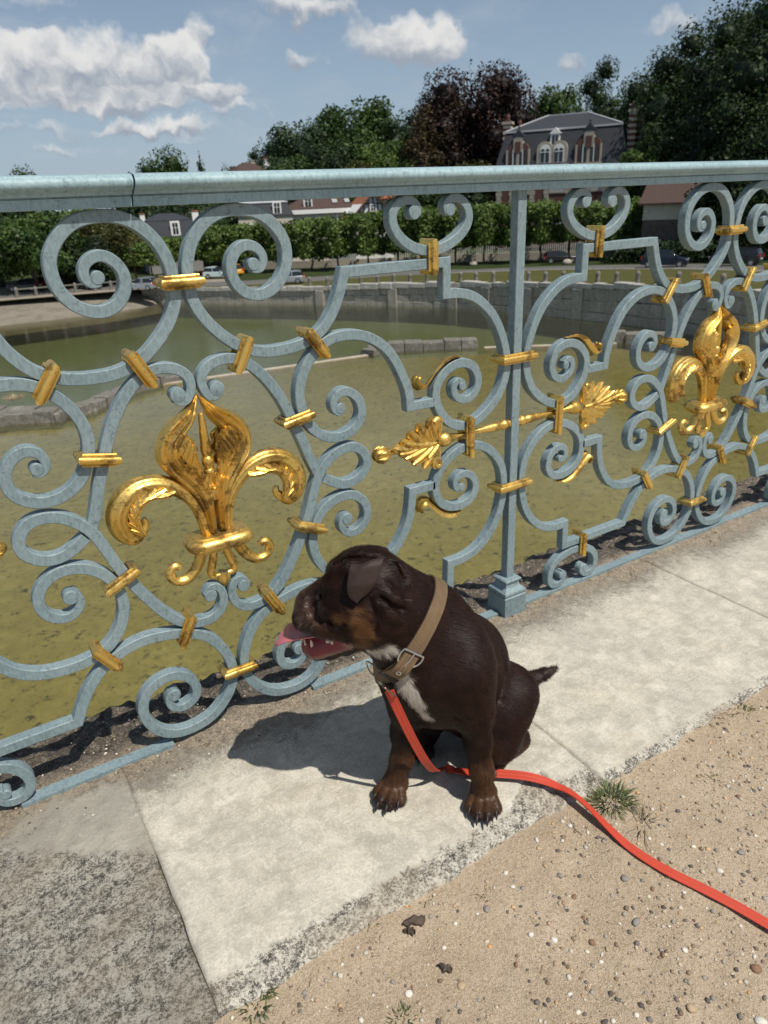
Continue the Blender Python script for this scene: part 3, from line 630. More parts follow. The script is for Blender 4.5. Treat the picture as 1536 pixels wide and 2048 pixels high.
for k in range(len(JOINTS)-1):
    x0, x1 = JOINTS[k]+.0012, JOINTS[k+1]-.0012
    kind = 'dark' if x1 < -1.1 else ('pale' if x0 < -.5 else 'pale2')
    vis = x1 > -2.2 and x0 < 1.6
    h = .009 if vis else .06
    nx, ny = int((x1-x0)/h)+1, int((BACK_Y-EDGE_Y)/h)+1
    X, Y = np.meshgrid(np.linspace(x0, x1, nx), np.linspace(EDGE_Y, BACK_Y, ny), indexing='ij')
    u = np.minimum(X-x0, x1-X); v = np.minimum(Y-EDGE_Y, BACK_Y-Y)
    Z = .0012*hnoise(X, Y, 2.5, 5)+.0008*hnoise(X, Y, 9, 6)
    gr = np.clip((Y+.12+.03*hnoise(X, Y, 4, 7))/.08, 0, 1); Z += gr*(.0020*hnoise(X, Y, 11, 8)+.0016*hnoise(X, Y, 30, 9)-.001)
    bk = np.clip((Y-.05)/.06, 0, 1); Z += bk*(.006*hnoise(X, Y, 7, 10)+.004*hnoise(X, Y, 22, 11)-.008)
    if kind == 'dark': Z += (.0012*hnoise(X, Y, 18, 12)+.0010*hnoise(X, Y, 40, 13))-.003
    else:
        rim = -.581 if kind == 'pale' else -.622
        lo = np.clip((rim+.004*hnoise(X, Y, 9, 14)-Y)/.006, 0, 1); Z += lo*(-.0052+.0022*hnoise(X, Y, 25, 15))
        if kind == 'pale':
            tri = (Y < np.interp(X, [-.60, -.44, -.39, -.375], [-.645, -.545, -.545, -.66])+.004*hnoise(X, Y, 12, 16)); Z += tri*(-.004+.0018*hnoise(X, Y, 25, 17))
    ed = np.minimum(u, v); Z -= np.clip((.012-v)/.012, 0, 1)**2*.006*(1+.6*hnoise(X, Y, 20, 18)); Z -= np.clip((.005-u)/.005, 0, 1)**2*.0025
    if kind == 'dark': Z += np.clip((Y+.279+.687*(X+1.151))/.02, 0, 1)*.003
    hide = (Y > -.27) & (np.abs(JOINTS[3]-X) < .003)
    if kind in ('dark', 'pale'): X = np.where(hide, JOINTS[3]+(.0002 if kind == 'pale' else -.0002), X); Z = Z+np.where(hide, .0025, 0)
    X2 = X+np.where((u < .0015) & ~hide, .0008*hnoise(X, Y, 9, 19), 0)
    Y2 = Y+np.where(Y < EDGE_Y+.002, .0045*hnoise(X, Y, 3.5, 21)+.0035*hnoise(X, Y, 13, 22), 0)+np.where(Y > BACK_Y-.002, .010*hnoise(X, Y, 3, 23)+.008*hnoise(X, Y, 9, 24), 0)
    top = np.stack([X2, Y2, Z], -1).reshape(-1, 3); idx = np.arange(nx*ny).reshape(nx, ny)
    F = np.stack([idx[:-1, :-1], idx[1:, :-1], idx[1:, 1:], idx[:-1, 1:]], -1).reshape(-1, 4)
    rim_ = np.concatenate([idx[:, 0], idx[-1, 1:], idx[-2::-1, -1], idx[0, -2:0:-1]]); bot = top[rim_].copy(); bot[:, 2] = -.28; nb = len(top); m = len(rim_); j = np.arange(m); j2 = (j+1) % m
    S = np.stack([rim_[j2], rim_[j], nb+j, nb+j2], -1)
    mknp('coping_stone', np.vstack([top, bot]), np.vstack([F, S]), M_S[kind], COP, None, False)
# wall that carries the terrace down into the basin
M_WALL = simple('wall_stone', (.20, .185, .155), .85, 0, .35, 3.0, .6, world_=True)
tw_ = MB().box(-60, 60, -.2, .20, -9.9, -.27).make('terrace_wall', M_WALL, None); tw_['kind'] = 'structure'
# sand
def sand_mat():
    m, t, b = newmat('sand'); P = wco(t)
    n0 = t.noise(P, 1.6, 5.0); n1 = t.noise(P, 11.0, 6.0, .65); n2 = t.noise(P, 130.0, 5.0, .75); n3 = t.noise(P, 480.0, 3.0, .8); v = t.vor(P, 210.0)
    c = t.mix(t.ramp(n1, .32, .68), (.43, .335, .23), (.53, .425, .305)); c = t.mix(t.math('MULTIPLY', t.ramp(n0, .45, .7), .45), c, (.30, .215, .13))
    c = t.mix(t.math('MULTIPLY', t.ramp(n2, .515, .56), .5), c, (.27, .20, .13)); c = t.mix(t.math('MULTIPLY', t.ramp(n3, .54, .58), .6), c, (.62, .53, .41)); c = t.mix(t.math('MULTIPLY', t.ramp(n3, .40, .45, 1.0, 0.0), .6), c, (.16, .115, .075))
    t.put(b.inputs['Base Color'], c); b.inputs['Roughness'].default_value = .9; b.inputs['Specular IOR Level'].default_value = .2
    h = t.math('ADD', t.math('MULTIPLY', n2, 1.4), t.math('ADD', n3, t.math('MULTIPLY', v.outputs['Distance'], .4))); t.put(b.inputs['Normal'], t.bump(h, .75, .004)); return m
M_SAND = sand_mat()
def sand_z(X, Y):
    return -.0165-.008*np.clip((-.66-Y)/.5, 0, 1)+(.0040*hnoise(X, Y, 2.2, 31)+.0022*hnoise(X, Y, 7, 32))*np.clip((-.645-Y)/.12, .25, 1)+.0012*hnoise(X, Y, 19, 33)+.0035*np.exp(-((Y+.66)/.03)**2)*(.3+.7*hnoise(X, Y, 3, 34))
X, Y = np.meshgrid(np.linspace(-2.1, 1.5, 361), np.linspace(-1.9, -.58, 133), indexing='ij'); Z = sand_z(X, Y)
idx = np.arange(X.size).reshape(X.shape); F = np.stack([idx[:-1, :-1], idx[1:, :-1], idx[1:, 1:], idx[:-1, 1:]], -1).reshape(-1, 4)
sand = mknp('sand', np.stack([X, Y, Z], -1).reshape(-1, 3), F, M_SAND, None, None, True); sand['kind'] = 'structure'
o = MB().box(-60, -2.09, -40, -.6, -.3, -.020).box(1.49, 60, -40, -.6, -.3, -.020).box(-2.09, 1.49, -40, -1.89, -.3, -.020).make('terrace_ground', M_SAND, None, None); o['kind'] = 'structure'
# ---- pebbles, gravel, twigs, grass
def stone_protos(n, seed, sub=1):
    out = []; r = np.random.default_rng(seed)
    for k in range(n):
        bm = bmesh.new(); bmesh.ops.create_icosphere(bm, subdivisions=sub, radius=1.0); sc = np.array([1, .55+.4*r.random(), .35+.35*r.random()])
        V = np.array([v.co[:] for v in bm.verts]); V = V*(1+.22*vn(V, .35, seed*31+k)[:, None]); V = np.sign(V)*np.abs(V)**(.85+.3*r.random()); V *= sc
        out.append((V, np.array([[v.index for v in f.verts] for f in bm.faces]))); bm.free()
    return out
def attr_mat(name, rough=.75):
    m, t, b = newmat(name); a = t.new('ShaderNodeVertexColor', layer_name='tint'); n = t.noise(wco(t), 300.0, 4.0)
    t.put(b.inputs['Base Color'], t.mix(t.math('MULTIPLY', n, .35), a.outputs[0], (.10, .08, .06))); b.inputs['Roughness'].default_value = rough; t.put(b.inputs['Normal'], t.bump(n, .4, .0015)); return m
M_GRAVEL = attr_mat('gravel_stone')
SHADES = np.array([(.60, .55, .46), (.46, .38, .28), (.36, .26, .17), (.22, .15, .10), (.14, .125, .115), (.30, .27, .24), (.52, .36, .20), (.10, .085, .075)])
def scatter(name, n, region, zf, smin_, smax_, seed, pw=2.5, protos=None, shades=SHADES, keep=None):
    r = np.random.default_rng(seed); pr = protos or stone_protos(10, seed, 1); Vs = []; Fs = []; Cs = []; b = 0
    x = region[0]+(region[1]-region[0])*r.random(n); y = region[2]+(region[3]-region[2])*r.random(n)
    if keep is not None: k = keep(x, y, r); x, y = x[k], y[k]
    z = zf(x[:, None], y[:, None])[:, 0]
    for i in range(len(x)):
        V, F = pr[r.integers(len(pr))]; s = smin_+(smax_-smin_)*r.random()**pw; a = r.random()*6.28; ca, sa = math.cos(a), math.sin(a)
        q = V@np.array([[ca, sa, 0], [-sa, ca, 0], [0, 0, 1]])*s; q[:, 0] += x[i]; q[:, 1] += y[i]; q[:, 2] += z[i]+s*.12
        Vs.append(q); Fs.append(F+b); b += len(V); c = shades[min(len(shades)-1, int(r.random()**1.3*len(shades)))]*(.75+.5*r.random()); Cs.append(np.tile(np.r_[np.clip(c, 0, 1), 1], (len(V), 1)))
    o = mknp(name, np.vstack(Vs), np.vstack(Fs), M_GRAVEL, None, None, True); ca_ = o.data.color_attributes.new('tint', 'FLOAT_COLOR', 'POINT'); ca_.data.foreach_set('color', np.vstack(Cs).astype(np.float32).ravel()); o['kind'] = 'stuff'; return o
frus = lambda x, y, r: (y < -.66) & (x > -1.30+(-y-.62)*.9)
scatter('gravel', 22000, (-1.4, .75, -1.28, -.64), sand_z, .0008, .0056, 41, 5.5, None, SHADES, lambda x, y, r: (y < -.655+.01*r.random(len(y))) & (r.random(len(y)) < .55+.40*vn(np.stack([x, y, 0*x], -1), 2.6, 55)+.2*vn(np.stack([x, y, 0*x], -1), 9, 56)))
scatter('grit', 3800, (-1.5, 1.5, -.13, .225), lambda X, Y: 0*X-.001-.006*np.clip((Y-.05)/.06, 0, 1), .0009, .0038, 42, 2.6, None, SHADES, lambda x, y, r: r.random(len(x)) < np.clip((y+.13)/.06, 0, 1))
PEB = {'white': ((.62, .58, .52), 'white flint pebble half sunk in the sand'), 'tan': ((.42, .31, .20), 'tan pebble lying on the sand'), 'brown': ((.22, .12, .07), 'smooth brown pebble lying on the sand'), 'grey': ((.24, .22, .20), 'grey stone chip lying on the sand'), 'dark': ((.085, .07, .06), 'dark slate coloured pebble on the sand'), 'orange': ((.55, .30, .12), 'orange flint chip beside the stone edge')}
PM = {k: simple('pebble_'+k, c[0], .55, 0, .3, 160, .4) for k, c in PEB.items()}
PP = stone_protos(12, 77, 2); PMESH = {}
def pebble(px, py, size, kind, seed):
    g = gpt(px, py, -.017); k = (seed % 12, kind)
    if k not in PMESH:
        V, F = PP[k[0]]; o = mknp('pebble', V, F, PM[kind], None, None, True); PMESH[k] = o.data
    else: o = bpy.data.objects.new('pebble', PMESH[k]); COL.objects.link(o)
    z = float(sand_z(np.array([[g[0]]]), np.array([[g[1]]]))[0, 0])
    o.location = (g[0], g[1], z+size*.16); o.scale = (size, size, size); o.rotation_euler = (random.uniform(-.2, .2), random.uniform(-.2, .2), random.uniform(0, 6))
    return props(o, PEB[kind][1], 'pebble', kind+' pebbles scattered on the sand')
# ------------------------------------------------------------------ the basin
WZ = -9.4; GZ = -7.5
def az(px):
    d = pix_dir(px, 1024-700); v = Vector((d.x, d.y, 0)).normalized(); return np.array([v.x, v.y])
def on(px, dist, z=GZ):
    a = az(px); return np.array([CAM_POS.x+a[0]*dist, CAM_POS.y+a[1]*dist, z])
def zat(px, py, dist):
    """height at which the sight line of a pixel passes at a given distance"""
    d = pix_dir(px, py); return CAM_POS.z+dist*d.z/math.hypot(d.x, d.y)
def zg(x, y): return GZ+.041*np.clip(75-np.asarray(y, float), 0, 49)
def ghit(px, py):
    d = np.array(pix_dir(px, py)); z = GZ
    for _ in range(30): P = CAMP+d*((z-CAMP[2])/d[2]); z = float(zg(P[0], P[1]))
    return P
def structure(o): o['kind'] = 'structure'; return o
def bed_mat(name, c1, c2, cs, sc):
    m, t, b = newmat(name); P = wco(t); n1 = t.noise(P, sc, 6.0, .65); n2 = t.noise(P, sc*.13, 4.0); n3 = t.noise(t.mapping(P, (1, 1.6, 1)), sc*4.2, 5.0, .72); v = t.vor(t.vmath('ADD', t.mapping(P, (1, 1.5, 1), (0, 0, .5)), t.new('ShaderNodeTexNoise', i_Scale=3.5, i_Detail=5.0, i_Vector=P).outputs['Color']), sc*.62)
    c = t.mix(t.ramp(n1, .3, .7), c1, c2); c = t.mix(t.math('MULTIPLY', t.ramp(n2, .4, .65), .5), c, c1); c = t.mix(t.math('MULTIPLY', t.ramp(n3, .54, .66), .35), c, cs)
    c = t.mix(t.math('MULTIPLY', t.ramp(v.outputs['Distance'], .16, .30, 1, 0), t.math('MULTIPLY', t.math('MULTIPLY', t.ramp(n1, .46, .54), t.ramp(n2, .36, .50)), .95)), c, cs); c = t.mix(t.math('MULTIPLY', t.ramp(t.noise(P, sc*1.6, 6.0, .75), .56, .63), .7), c, cs)
    t.put(b.inputs['Base Color'], c); b.inputs['Roughness'].default_value = .9; b.inputs['Specular IOR Level'].default_value = .1; return m
M_BED = bed_mat('algae_bed', (.25, .215, .085), (.40, .36, .185), (.042, .038, .018), 2.6)
M_DEEP = bed_mat('deep_bed', (.16, .19, .12), (.21, .24, .155), (.12, .15, .09), .8)
LEDGE = [(-40, 39), (0.4, 42.6), (4.0, 40.8), (9.9, 46.0), (15.7, 45.6), (25.5, 44.7), (33.4, 40.7), (41.7, 35.0), (44, 26), (46, 14)]
bv = [(x, y, -9.78) for x, y in LEDGE]+[(46, .1, -9.78), (-40, .1, -9.78)]
structure(mk('basin_floor', bv, [tuple(range(len(bv)))[::-1]], M_BED, None, None)); structure(MB().box(-150, 150, .1, 120, -11.6, -11.2).make('deep_floor', M_DEEP, None))
def water_mat():
    m = bpy.data.materials.new('pond_water'); m.use_nodes = True; t = NT(m.node_tree)
    for nd in list(t.n): t.n.remove(nd)
    out = t.new('ShaderNodeOutputMaterial'); P = wco(t)
    n1 = t.noise(t.mapping(P, (1.0, 1.0, 1), (0, 0, .5)), 2.2, 4.0, .6, .3); n2 = t.noise(t.mapping(P, (1, 2.2, 1), (0, 0, .6)), 7.0, 3.0, .6); wind = t.ramp(t.noise(P, .07, 3.0), .38, .62, .25, 1.0)
    bp = t.new('ShaderNodeBump'); bp.inputs['Distance'].default_value = .02; t.put(bp.inputs['Strength'], t.math('MULTIPLY', wind, .85)); t.l.new(t.math('ADD', n1, t.math('MULTIPLY', n2, .4)), bp.inputs['Height'])
    fr = t.new('ShaderNodeFresnel'); fr.inputs['IOR'].default_value = 1.33; t.l.new(bp.outputs[0], fr.inputs['Normal'])
    tr = t.new('ShaderNodeBsdfTransparent'); tr.inputs[0].default_value = (.80, .79, .58, 1)
    df = t.new('ShaderNodeBsdfDiffuse'); df.inputs[0].default_value = (.165, .16, .10, 1)
    mu = t.new('ShaderNodeMixShader'); mu.inputs[0].default_value = .16; t.l.new(tr.outputs[0], mu.inputs[1]); t.l.new(df.outputs[0], mu.inputs[2])
    gl = t.new('ShaderNodeBsdfGlossy'); gl.inputs['Roughness'].default_value = .10; gl.inputs[0].default_value = (.86, .88, .86, 1); t.l.new(bp.outputs[0], gl.inputs['Normal'])
    mx = t.new('ShaderNodeMixShader'); t.put(mx.inputs[0], t.math('MULTIPLY', fr.outputs[0], 1.25, clamp=True)); t.l.new(mu.outputs[0], mx.inputs[1]); t.l.new(gl.outputs[0], mx.inputs[2]); t.l.new(mx.outputs[0], out.inputs[0]); return m
structure(mk('pond_water', [(-150, .1, WZ), (150, .1, WZ), (150, 130, WZ), (-150, 130, WZ)], [(0, 1, 2, 3)], water_mat(), None, None))
# ---- far basin wall of large blocks, coping and pilasters
def block_mat(name, c, dk=.5):
    m, t, b = newmat(name); P = wco(t); n1 = t.noise(P, .9, 5.0, .65); n2 = t.noise(P, 5.0, 6.0, .7); n3 = t.noise(t.mapping(P, (1, 1, .25)), 2.2, 5.0, .7); s = t.new('ShaderNodeSeparateXYZ', i_Vector=P)
    oi = t.new('ShaderNodeObjectInfo').outputs['Random']
    cc = t.mix(t.ramp(n2, .3, .72), tuple(x*.42 for x in c), c); cc = t.mix(t.math('MULTIPLY', t.ramp(n3, .46, .66), dk), cc, (.055, .052, .045)); cc = t.mix(t.math('MULTIPLY', oi, .45), cc, tuple(x*.5 for x in c)); cc = t.mix(t.math('MULTIPLY', t.ramp(n1, .56, .7), .5), cc, (.48, .46, .41))
    t.put(b.inputs['Base Color'], cc); b.inputs['Roughness'].default_value = .9; t.put(b.inputs['Normal'], t.bump(n2, .8, .06)); return m
M_BLK = block_mat('basin_stone', (.43, .405, .345), .34); M_COPS = block_mat('basin_coping', (.58, .56, .51), .35)
BW = empty('basin_wall', (23.5, 91, WZ), 'long weathered stone retaining wall around the far side of the pond', 'wall')
WPL = [(21.5, 93.5), (23.5, 91), (29.1, 83), (35.6, 74.7), (41.5, 65.9), (44.6, 60), (46.6, 53), (48.0, 44.6), (48.4, 35.8), (46.9, 29.7), (44.4, 23), (40, 12), (36, 0.3)]
WQ = rs(WPL, .35); wd_ = np.r_[0, np.cumsum(np.linalg.norm(np.diff(WQ, axis=0), axis=1))]; WL = wd_[-1]
def wp(s): return np.array([np.interp(s, wd_, WQ[:, 0]), np.interp(s, wd_, WQ[:, 1])])
def wtan(s): a, b = wp(max(0, s-.3)), wp(min(WL, s+.3)); d = b-a; return d/np.linalg.norm(d)
bx_me = []
for k in range(6):
    r = np.random.default_rng(90+k); bm = bmesh.new(); bmesh.ops.create_cube(bm, size=1.0); bmesh.ops.bevel(bm, geom=bm.edges[:], offset=.045, segments=1, affect='EDGES')
    for v in bm.verts: v.co += Vector(r.normal(size=3)*.012)
    me = bpy.data.meshes.new('block'); bm.to_mesh(me); bm.free(); bx_me.append(me)
def block(nm, parent, s0, s1, z0, z1, depth, out, mat, gap=.02):
    sm = (s0+s1)/2; p = wp(sm); T = wtan(sm); N = np.array([-T[1], T[0]]); N = N if N@(np.array([10, 40])-p) > 0 else -N    # towards the water
    me = bx_me[random.randrange(6)]
    o = bpy.data.objects.new(nm, me); link(o, parent)
    if not me.materials: me.materials.append(mat)
    o.material_slots[0].link = 'OBJECT'; o.material_slots[0].material = mat
    c = p-N*(depth/2-out); o.location = (c[0]-parent.location[0], c[1]-parent.location[1], (z0+z1)/2-parent.location[2]); o.scale = (s1-s0-gap, depth, z1-z0-gap*.7); o.rotation_euler = (random.uniform(-.008, .008), 0, math.atan2(T[1], T[0])+random.uniform(-.008, .008)); return o
s = 0; nb = 0
def walltop(s): p = wp(s); return float(zg(p[0], p[1]))
VIS1 = wd_[np.argmin(np.abs(WQ[:, 1]-22))]
courses = 3
row = []
for c in range(courses):
    s = (.7 if c % 2 else 0); 
    while s < VIS1:
        L = random.uniform(1.6, 2.6); e = min(s+L, VIS1); zt = walltop((s+e)/2)-.42; z0 = WZ-.25; hh = (zt-z0)/courses
        block('stone', BW, s, e, z0+c*hh, z0+(c+1)*hh, .7, random.uniform(-.05, .03) if c else .07, M_BLK); s = e
s = 0
while s < VIS1:
    e = s+random.uniform(1.5, 2.3); t_ = walltop((s+e)/2); block('coping_stone', BW, s, e, t_-.42, t_+random.choice([0, 0, .03, .12, .16]), 1.0, random.uniform(.10, .22), M_COPS); s = e
for px in (620, 775, 905, 975, 1065, 1175):

    a_ = az(px); qs = np.linspace(0, VIS1, 400); ang = [abs((wp(q)[0]-CAM_POS.x)*a_[1]-(wp(q)[1]-CAM_POS.y)*a_[0]) for q in qs]; q = qs[int(np.argmin(ang))]
    block('pilaster', BW, q-.55, q+.55, WZ-.25, walltop(q)-.40, .9, .22, M_BLK)
mbw = MB()
for i in range(len(WQ)-1):
    p, q = WQ[i], WQ[i+1]; T = (q-p)/np.linalg.norm(q-p); N = np.array([-T[1], T[0]]); N = N if N@(np.array([10, 40])-p) > 0 else -N; p2, q2 = p-N*.35, q-N*.35
    z1, z2 = float(zg(*p))-.5, float(zg(*q))-.5; mbw.add([(*p2, -11), (*q2, -11), (*q2, z2), (*p2, z1)], [(0, 1, 2, 3), (3, 2, 1, 0)][:1])
o = mk('backing', np.array(mbw.V)-np.array(BW.location), mbw.F, simple('wall_core', (.08, .075, .065), .95), BW, None)
# ---- ground beyond: grass verge, road, parking, hillside
def ground_mat(name, c1, c2, sc=1.5, c3=None):
    m, t, b = newmat(name); P = wco(t); n1 = t.noise(P, sc*.25, 5.0, .6); n2 = t.noise(P, sc*3, 5.0, .7)
    c = t.mix(t.ramp(n2, .3, .7), c1, c2); c = t.mix(t.math('MULTIPLY', t.ramp(n1, .45, .65), .6), c, c3 or c1); t.put(b.inputs['Base Color'], c); b.inputs['Roughness'].default_value = .95; b.inputs['Specular IOR Level'].default_value = .1; t.put(b.inputs['Normal'], t.bump(n2, .6, .05)); return m
M_VERGE = ground_mat('dry_grass', (.050, .056, .017), (.085, .083, .028), 2.0, (.10, .090, .036)); M_ASPH = ground_mat('asphalt', (.10, .098, .092), (.15, .145, .135), 1.2); M_PARK = ground_mat('gravelled_parking', (.22, .19, .15), (.30, .26, .205), 1.0, (.18, .165, .14)); M_HILL = ground_mat('hill_undergrowth', (.022, .035, .012), (.045, .06, .018), .8)
PXS = np.linspace(-500, 2100, 66)
def hill(px, d): return np.clip((d-126)/70, 0, 2.2)*np.interp(px, [-300, 200, 600, 1000, 1400, 1800], [1.5, 2.5, 7, 10, 15, 16])
def polar(name, dist_fn, mat, dz=0.0, rng=PXS):
    V = []; m = None
    for px in rng:
        ds = dist_fn(px); m = len(ds)
        for d in ds:
            p = on(px, d); V.append((p[0], p[1], float(zg(p[0], p[1]))*(1 if d < 300 else 1)+hill(px, d)+dz))
    F = [(i*m+j, i*m+j+1, i*m+m+j+1, i*m+m+j) for i in range(len(rng)-1) for j in range(m-1)]
    o = structure(mk(name, V, F, mat, None, 60)); return o
def wall_d(px):
    a_ = az(px); best = None
    for q in np.linspace(0, WL, 500):
        p = wp(q)-np.array([CAM_POS.x, CAM_POS.y]); c = abs(p[0]*a_[1]-p[1]*a_[0])
        if p@a_ > 0 and (best is None or c < best[0]): best = (c, p@a_)
    return best[1] if best[0] < 2 else 96.0
rr1 = np.linspace(330, 2100, 60)
polar('grass_verge', lambda px: np.linspace(wall_d(px)+.2, wall_d(px)+np.interp(px, [330, 560, 800, 1100, 1400, 2000], [.5, 5, 14, 18, 18, 16]), 5), M_VERGE, 0.0, rr1)
polar('far_ground', lambda px: np.r_[np.linspace(max(wall_d(px), 40)+.3 if px > 330 else 95, 126, 6), 140, 160, 190, 230, 280, 420], M_HILL, -.10)
polar('road', lambda px: np.linspace(wall_d(px)+np.interp(px, [330, 560, 800, 1100, 1400, 2000], [.5, 5, 14, 18, 18, 16])-.3, wall_d(px)+np.interp(px, [330, 560, 800, 1100, 1400, 2000], [6, 11, 20, 25, 26, 24]), 4), M_ASPH, -.02, rr1)
polar('parking_ground', lambda px: np.linspace(np.interp(px, [-500, 330], [96, 95]), np.interp(px, [-500, 100, 330, 450], [120, 118, 108, 100]), 6), M_PARK, -.05, np.linspace(-500, 450, 30))
polar('lane', lambda px: np.linspace(98.5, 101.5, 3), M_ASPH, -.02, np.linspace(-300, 260, 20)); polar('lane_marking', lambda px: np.linspace(101.6, 101.75, 2), simple('road_paint', (.7, .7, .68), .7), .012, np.linspace(-100, 60, 10))
polar('road_line', lambda px: np.linspace(wall_d(px)+np.interp(px, [700, 1100, 1400, 2000], [15, 18.6, 18.6, 16.5]), wall_d(px)+np.interp(px, [700, 1100, 1400, 2000], [15.16, 18.76, 18.76, 16.66]), 2), bpy.data.materials['road_paint'], .012, np.linspace(860, 2000, 40))
# paved ramp that slopes into the water on the left
M_RAMP = ground_mat('ramp_paving', (.15, .135, .105), (.27, .24, .195), 2.6, (.12, .105, .085))
V = []; F = []
rp = [(-120, 88.5), (4.4, 86.3), (9.5, 86.7), (14.9, 87.1), (21.6, 89.3), (22.9, 92)]; rt = [(-120, 98), (4.4, 97), (9.5, 97), (14.9, 97), (21, 96.5), (22.9, 96)]
for (a, b_), (c, d) in zip(rp, rt):
    for t in (-.35, 0, .3, .6, .85, 1.0): V.append((a+(c-a)*t, b_+(d-b_)*t, WZ+.02+(GZ-.07-WZ)*t))
F = [(i*6+j, i*6+6+j, i*6+7+j, i*6+j+1) for i in range(len(rp)-1) for j in range(5)]
structure(mk('stone_ramp', V, F, M_RAMP, None, 40))
# low stone wall standing in the pond, and its sill line just under the surface
LWALL = empty('low_wall', (0, 42, WZ), 'low ruined stone wall standing in the water at the left of the pond', 'wall'); RWALL = empty('low_wall', (30, 43, WZ), 'low ruined stone wall stub standing in the middle of the pond', 'wall'); R2 = empty('low_wall', (44, 33, WZ), 'dark broken stones of a low wall near the right side of the pond', 'wall')
M_LW = block_mat('wet_stone', (.25, .235, .20), .55); M_SILL = simple('sill_stone', (.42, .36, .29), .85, 0, .25, 2, world_=True)
def stones(parent, pts, h, w, L0=1.2, nm='stone'):
    Q = rs(pts, .2); dd = np.r_[0, np.cumsum(np.linalg.norm(np.diff(Q, axis=0), axis=1))]; s = 0
    while s < dd[-1]-.2:
        e = min(dd[-1], s+L0*random.uniform(.8, 1.5)); a = np.array([np.interp(s, dd, Q[:, k]) for k in (0, 1)]); b = np.array([np.interp(e, dd, Q[:, k]) for k in (0, 1)]); T = b-a; L = np.linalg.norm(T)
        if L < .15: break
        o = bpy.data.objects.new(nm, bx_me[random.randrange(6)]); link(o, parent); o.material_slots[0].link = 'OBJECT'; o.material_slots[0].material = M_LW
        hh = h*random.uniform(.85, 1.2); c = (a+b)/2; o.location = (c[0]-parent.location[0], c[1]-parent.location[1], hh/2-.12); o.scale = (L-.03, w*random.uniform(.9, 1.1), hh+.25); o.rotation_euler = (random.uniform(-.03, .03), random.uniform(-.03, .03), math.atan2(T[1], T[0])); s = e
stones(LWALL, [(-9, 44.6), (-4, 43.5), (0.2, 43.0), (3.6, 41.3)], .55, 1.3); stones(LWALL, [(3.9, 41.4), (6.5, 43.6), (8.2, 45.3), (10.5, 46.6)], .48, 1.1); stones(LWALL, [(-6, 46.5), (-1, 45.3), (2.5, 43.4)], .42, 1.5); stones(LWALL, [(10.5, 46.6), (13.5, 46.6)], .3, .8)
stones(RWALL, [(25.6, 45.0), (27.6, 45.6)], .42, 1.3); stones(RWALL, [(27.6, 45.3), (30.4, 43.6), (33.6, 41.6)], .62, 1.4); stones(RWALL, [(26.5, 46.4), (29, 45.2)], .35, 1.2)
stones(R2, [(41.9, 36.2), (43.4, 34.6), (44.6, 32.0)], .7, 1.3); stones(R2, [(43.0, 36.4), (44.8, 34.6)], .5, 1.2)
for pts in ([(10.5, 46.2), (15.7, 45.7), (25.5, 44.8)], [(33.6, 41.0), (41.7, 35.4)]):
    q = rs(pts, 1.0); mb = MB()
    for a, b in zip(q[:-1], q[1:]):
        T = (b-a)/np.linalg.norm(b-a); N = np.array([-T[1], T[0]])*.22; mb.slab([tuple(a-N), tuple(b-N), tuple(b+N), tuple(a+N)], -.6+WZ, WZ+.045)
    structure(mb.make('sill', M_SILL, None, 30))
# ---- stone bollards
M_BOL = block_mat('bollard_stone', (.26, .245, .21), .3)  # stone colour darkened to stand for the shade on the bollards
BOL = None
def bollard(p, h=.95, i=0):
    global BOL
    if BOL is None:
        mb = MB(); mb.lathe([(.24, -.1), (.23, .0), (.20, .12), (.19, .62), (.215, .68), (.20, .80), (.13, .91), (.03, .95)], (0, 0, 0), 'z', 12); BOL = mb.make('bollard', M_BOL, None, 40); o = BOL
    else: o = inst(BOL)
    o.location = tuple(p); o.rotation_euler = (0, 0, random.uniform(0, 6)); o.scale = (1, 1, h/.95*random.uniform(.94, 1.05))
    return props(o, ORD[min(i, 23)]+' grey stone bollard from the left on the grass behind the basin wall', 'bollard', 'bollards along the top of the basin wall')
for bi, px in enumerate((600, 638, 673, 709, 745, 779, 814, 850, 886, 921, 954, 991, 1028, 1066, 1102, 1140, 1176, 1213, 1253, 1298, 1340, 1385, 1430, 1480)):
    d = wall_d(px)+1.6; p = on(px, d); bollard((p[0], p[1], float(zg(p[0], p[1]))), .95, bi)
gr_ = []
for px in (-30, 12, 56, 98, 140, 175, 205, 232, 288):
    p = on(px, 97.6); p[2] = GZ-.06; b = bollard(p, 1.15); b['label'] = ORD[len(gr_)]+' stone post from the left of the barrier above the paved ramp'; b['group'] = 'barrier posts above the ramp'; gr_.append(p)
RL = empty('barrier_rail', tuple(gr_[0]), 'grey rail joining the stone posts above the paved ramp', 'barrier')
for a, b in zip(gr_[:-1], gr_[1:]):
    a2, b2 = a-gr_[0], b-gr_[0]; T = b2-a2; T /= np.linalg.norm(T); N = np.array([-T[1], T[0], 0])*.06
    mk('rail', [a2-N+[0, 0, .86], b2-N+[0, 0, .86], b2+N+[0, 0, .86], a2+N+[0, 0, .86], a2-N+[0, 0, 1.0], b2-N+[0, 0, 1.0], b2+N+[0, 0, 1.0], a2+N+[0, 0, 1.0]], [(0, 3, 2, 1), (4, 5, 6, 7), (0, 1, 5, 4), (1, 2, 6, 5), (2, 3, 7, 6), (3, 0, 4, 7)], M_BOL, RL, 30)

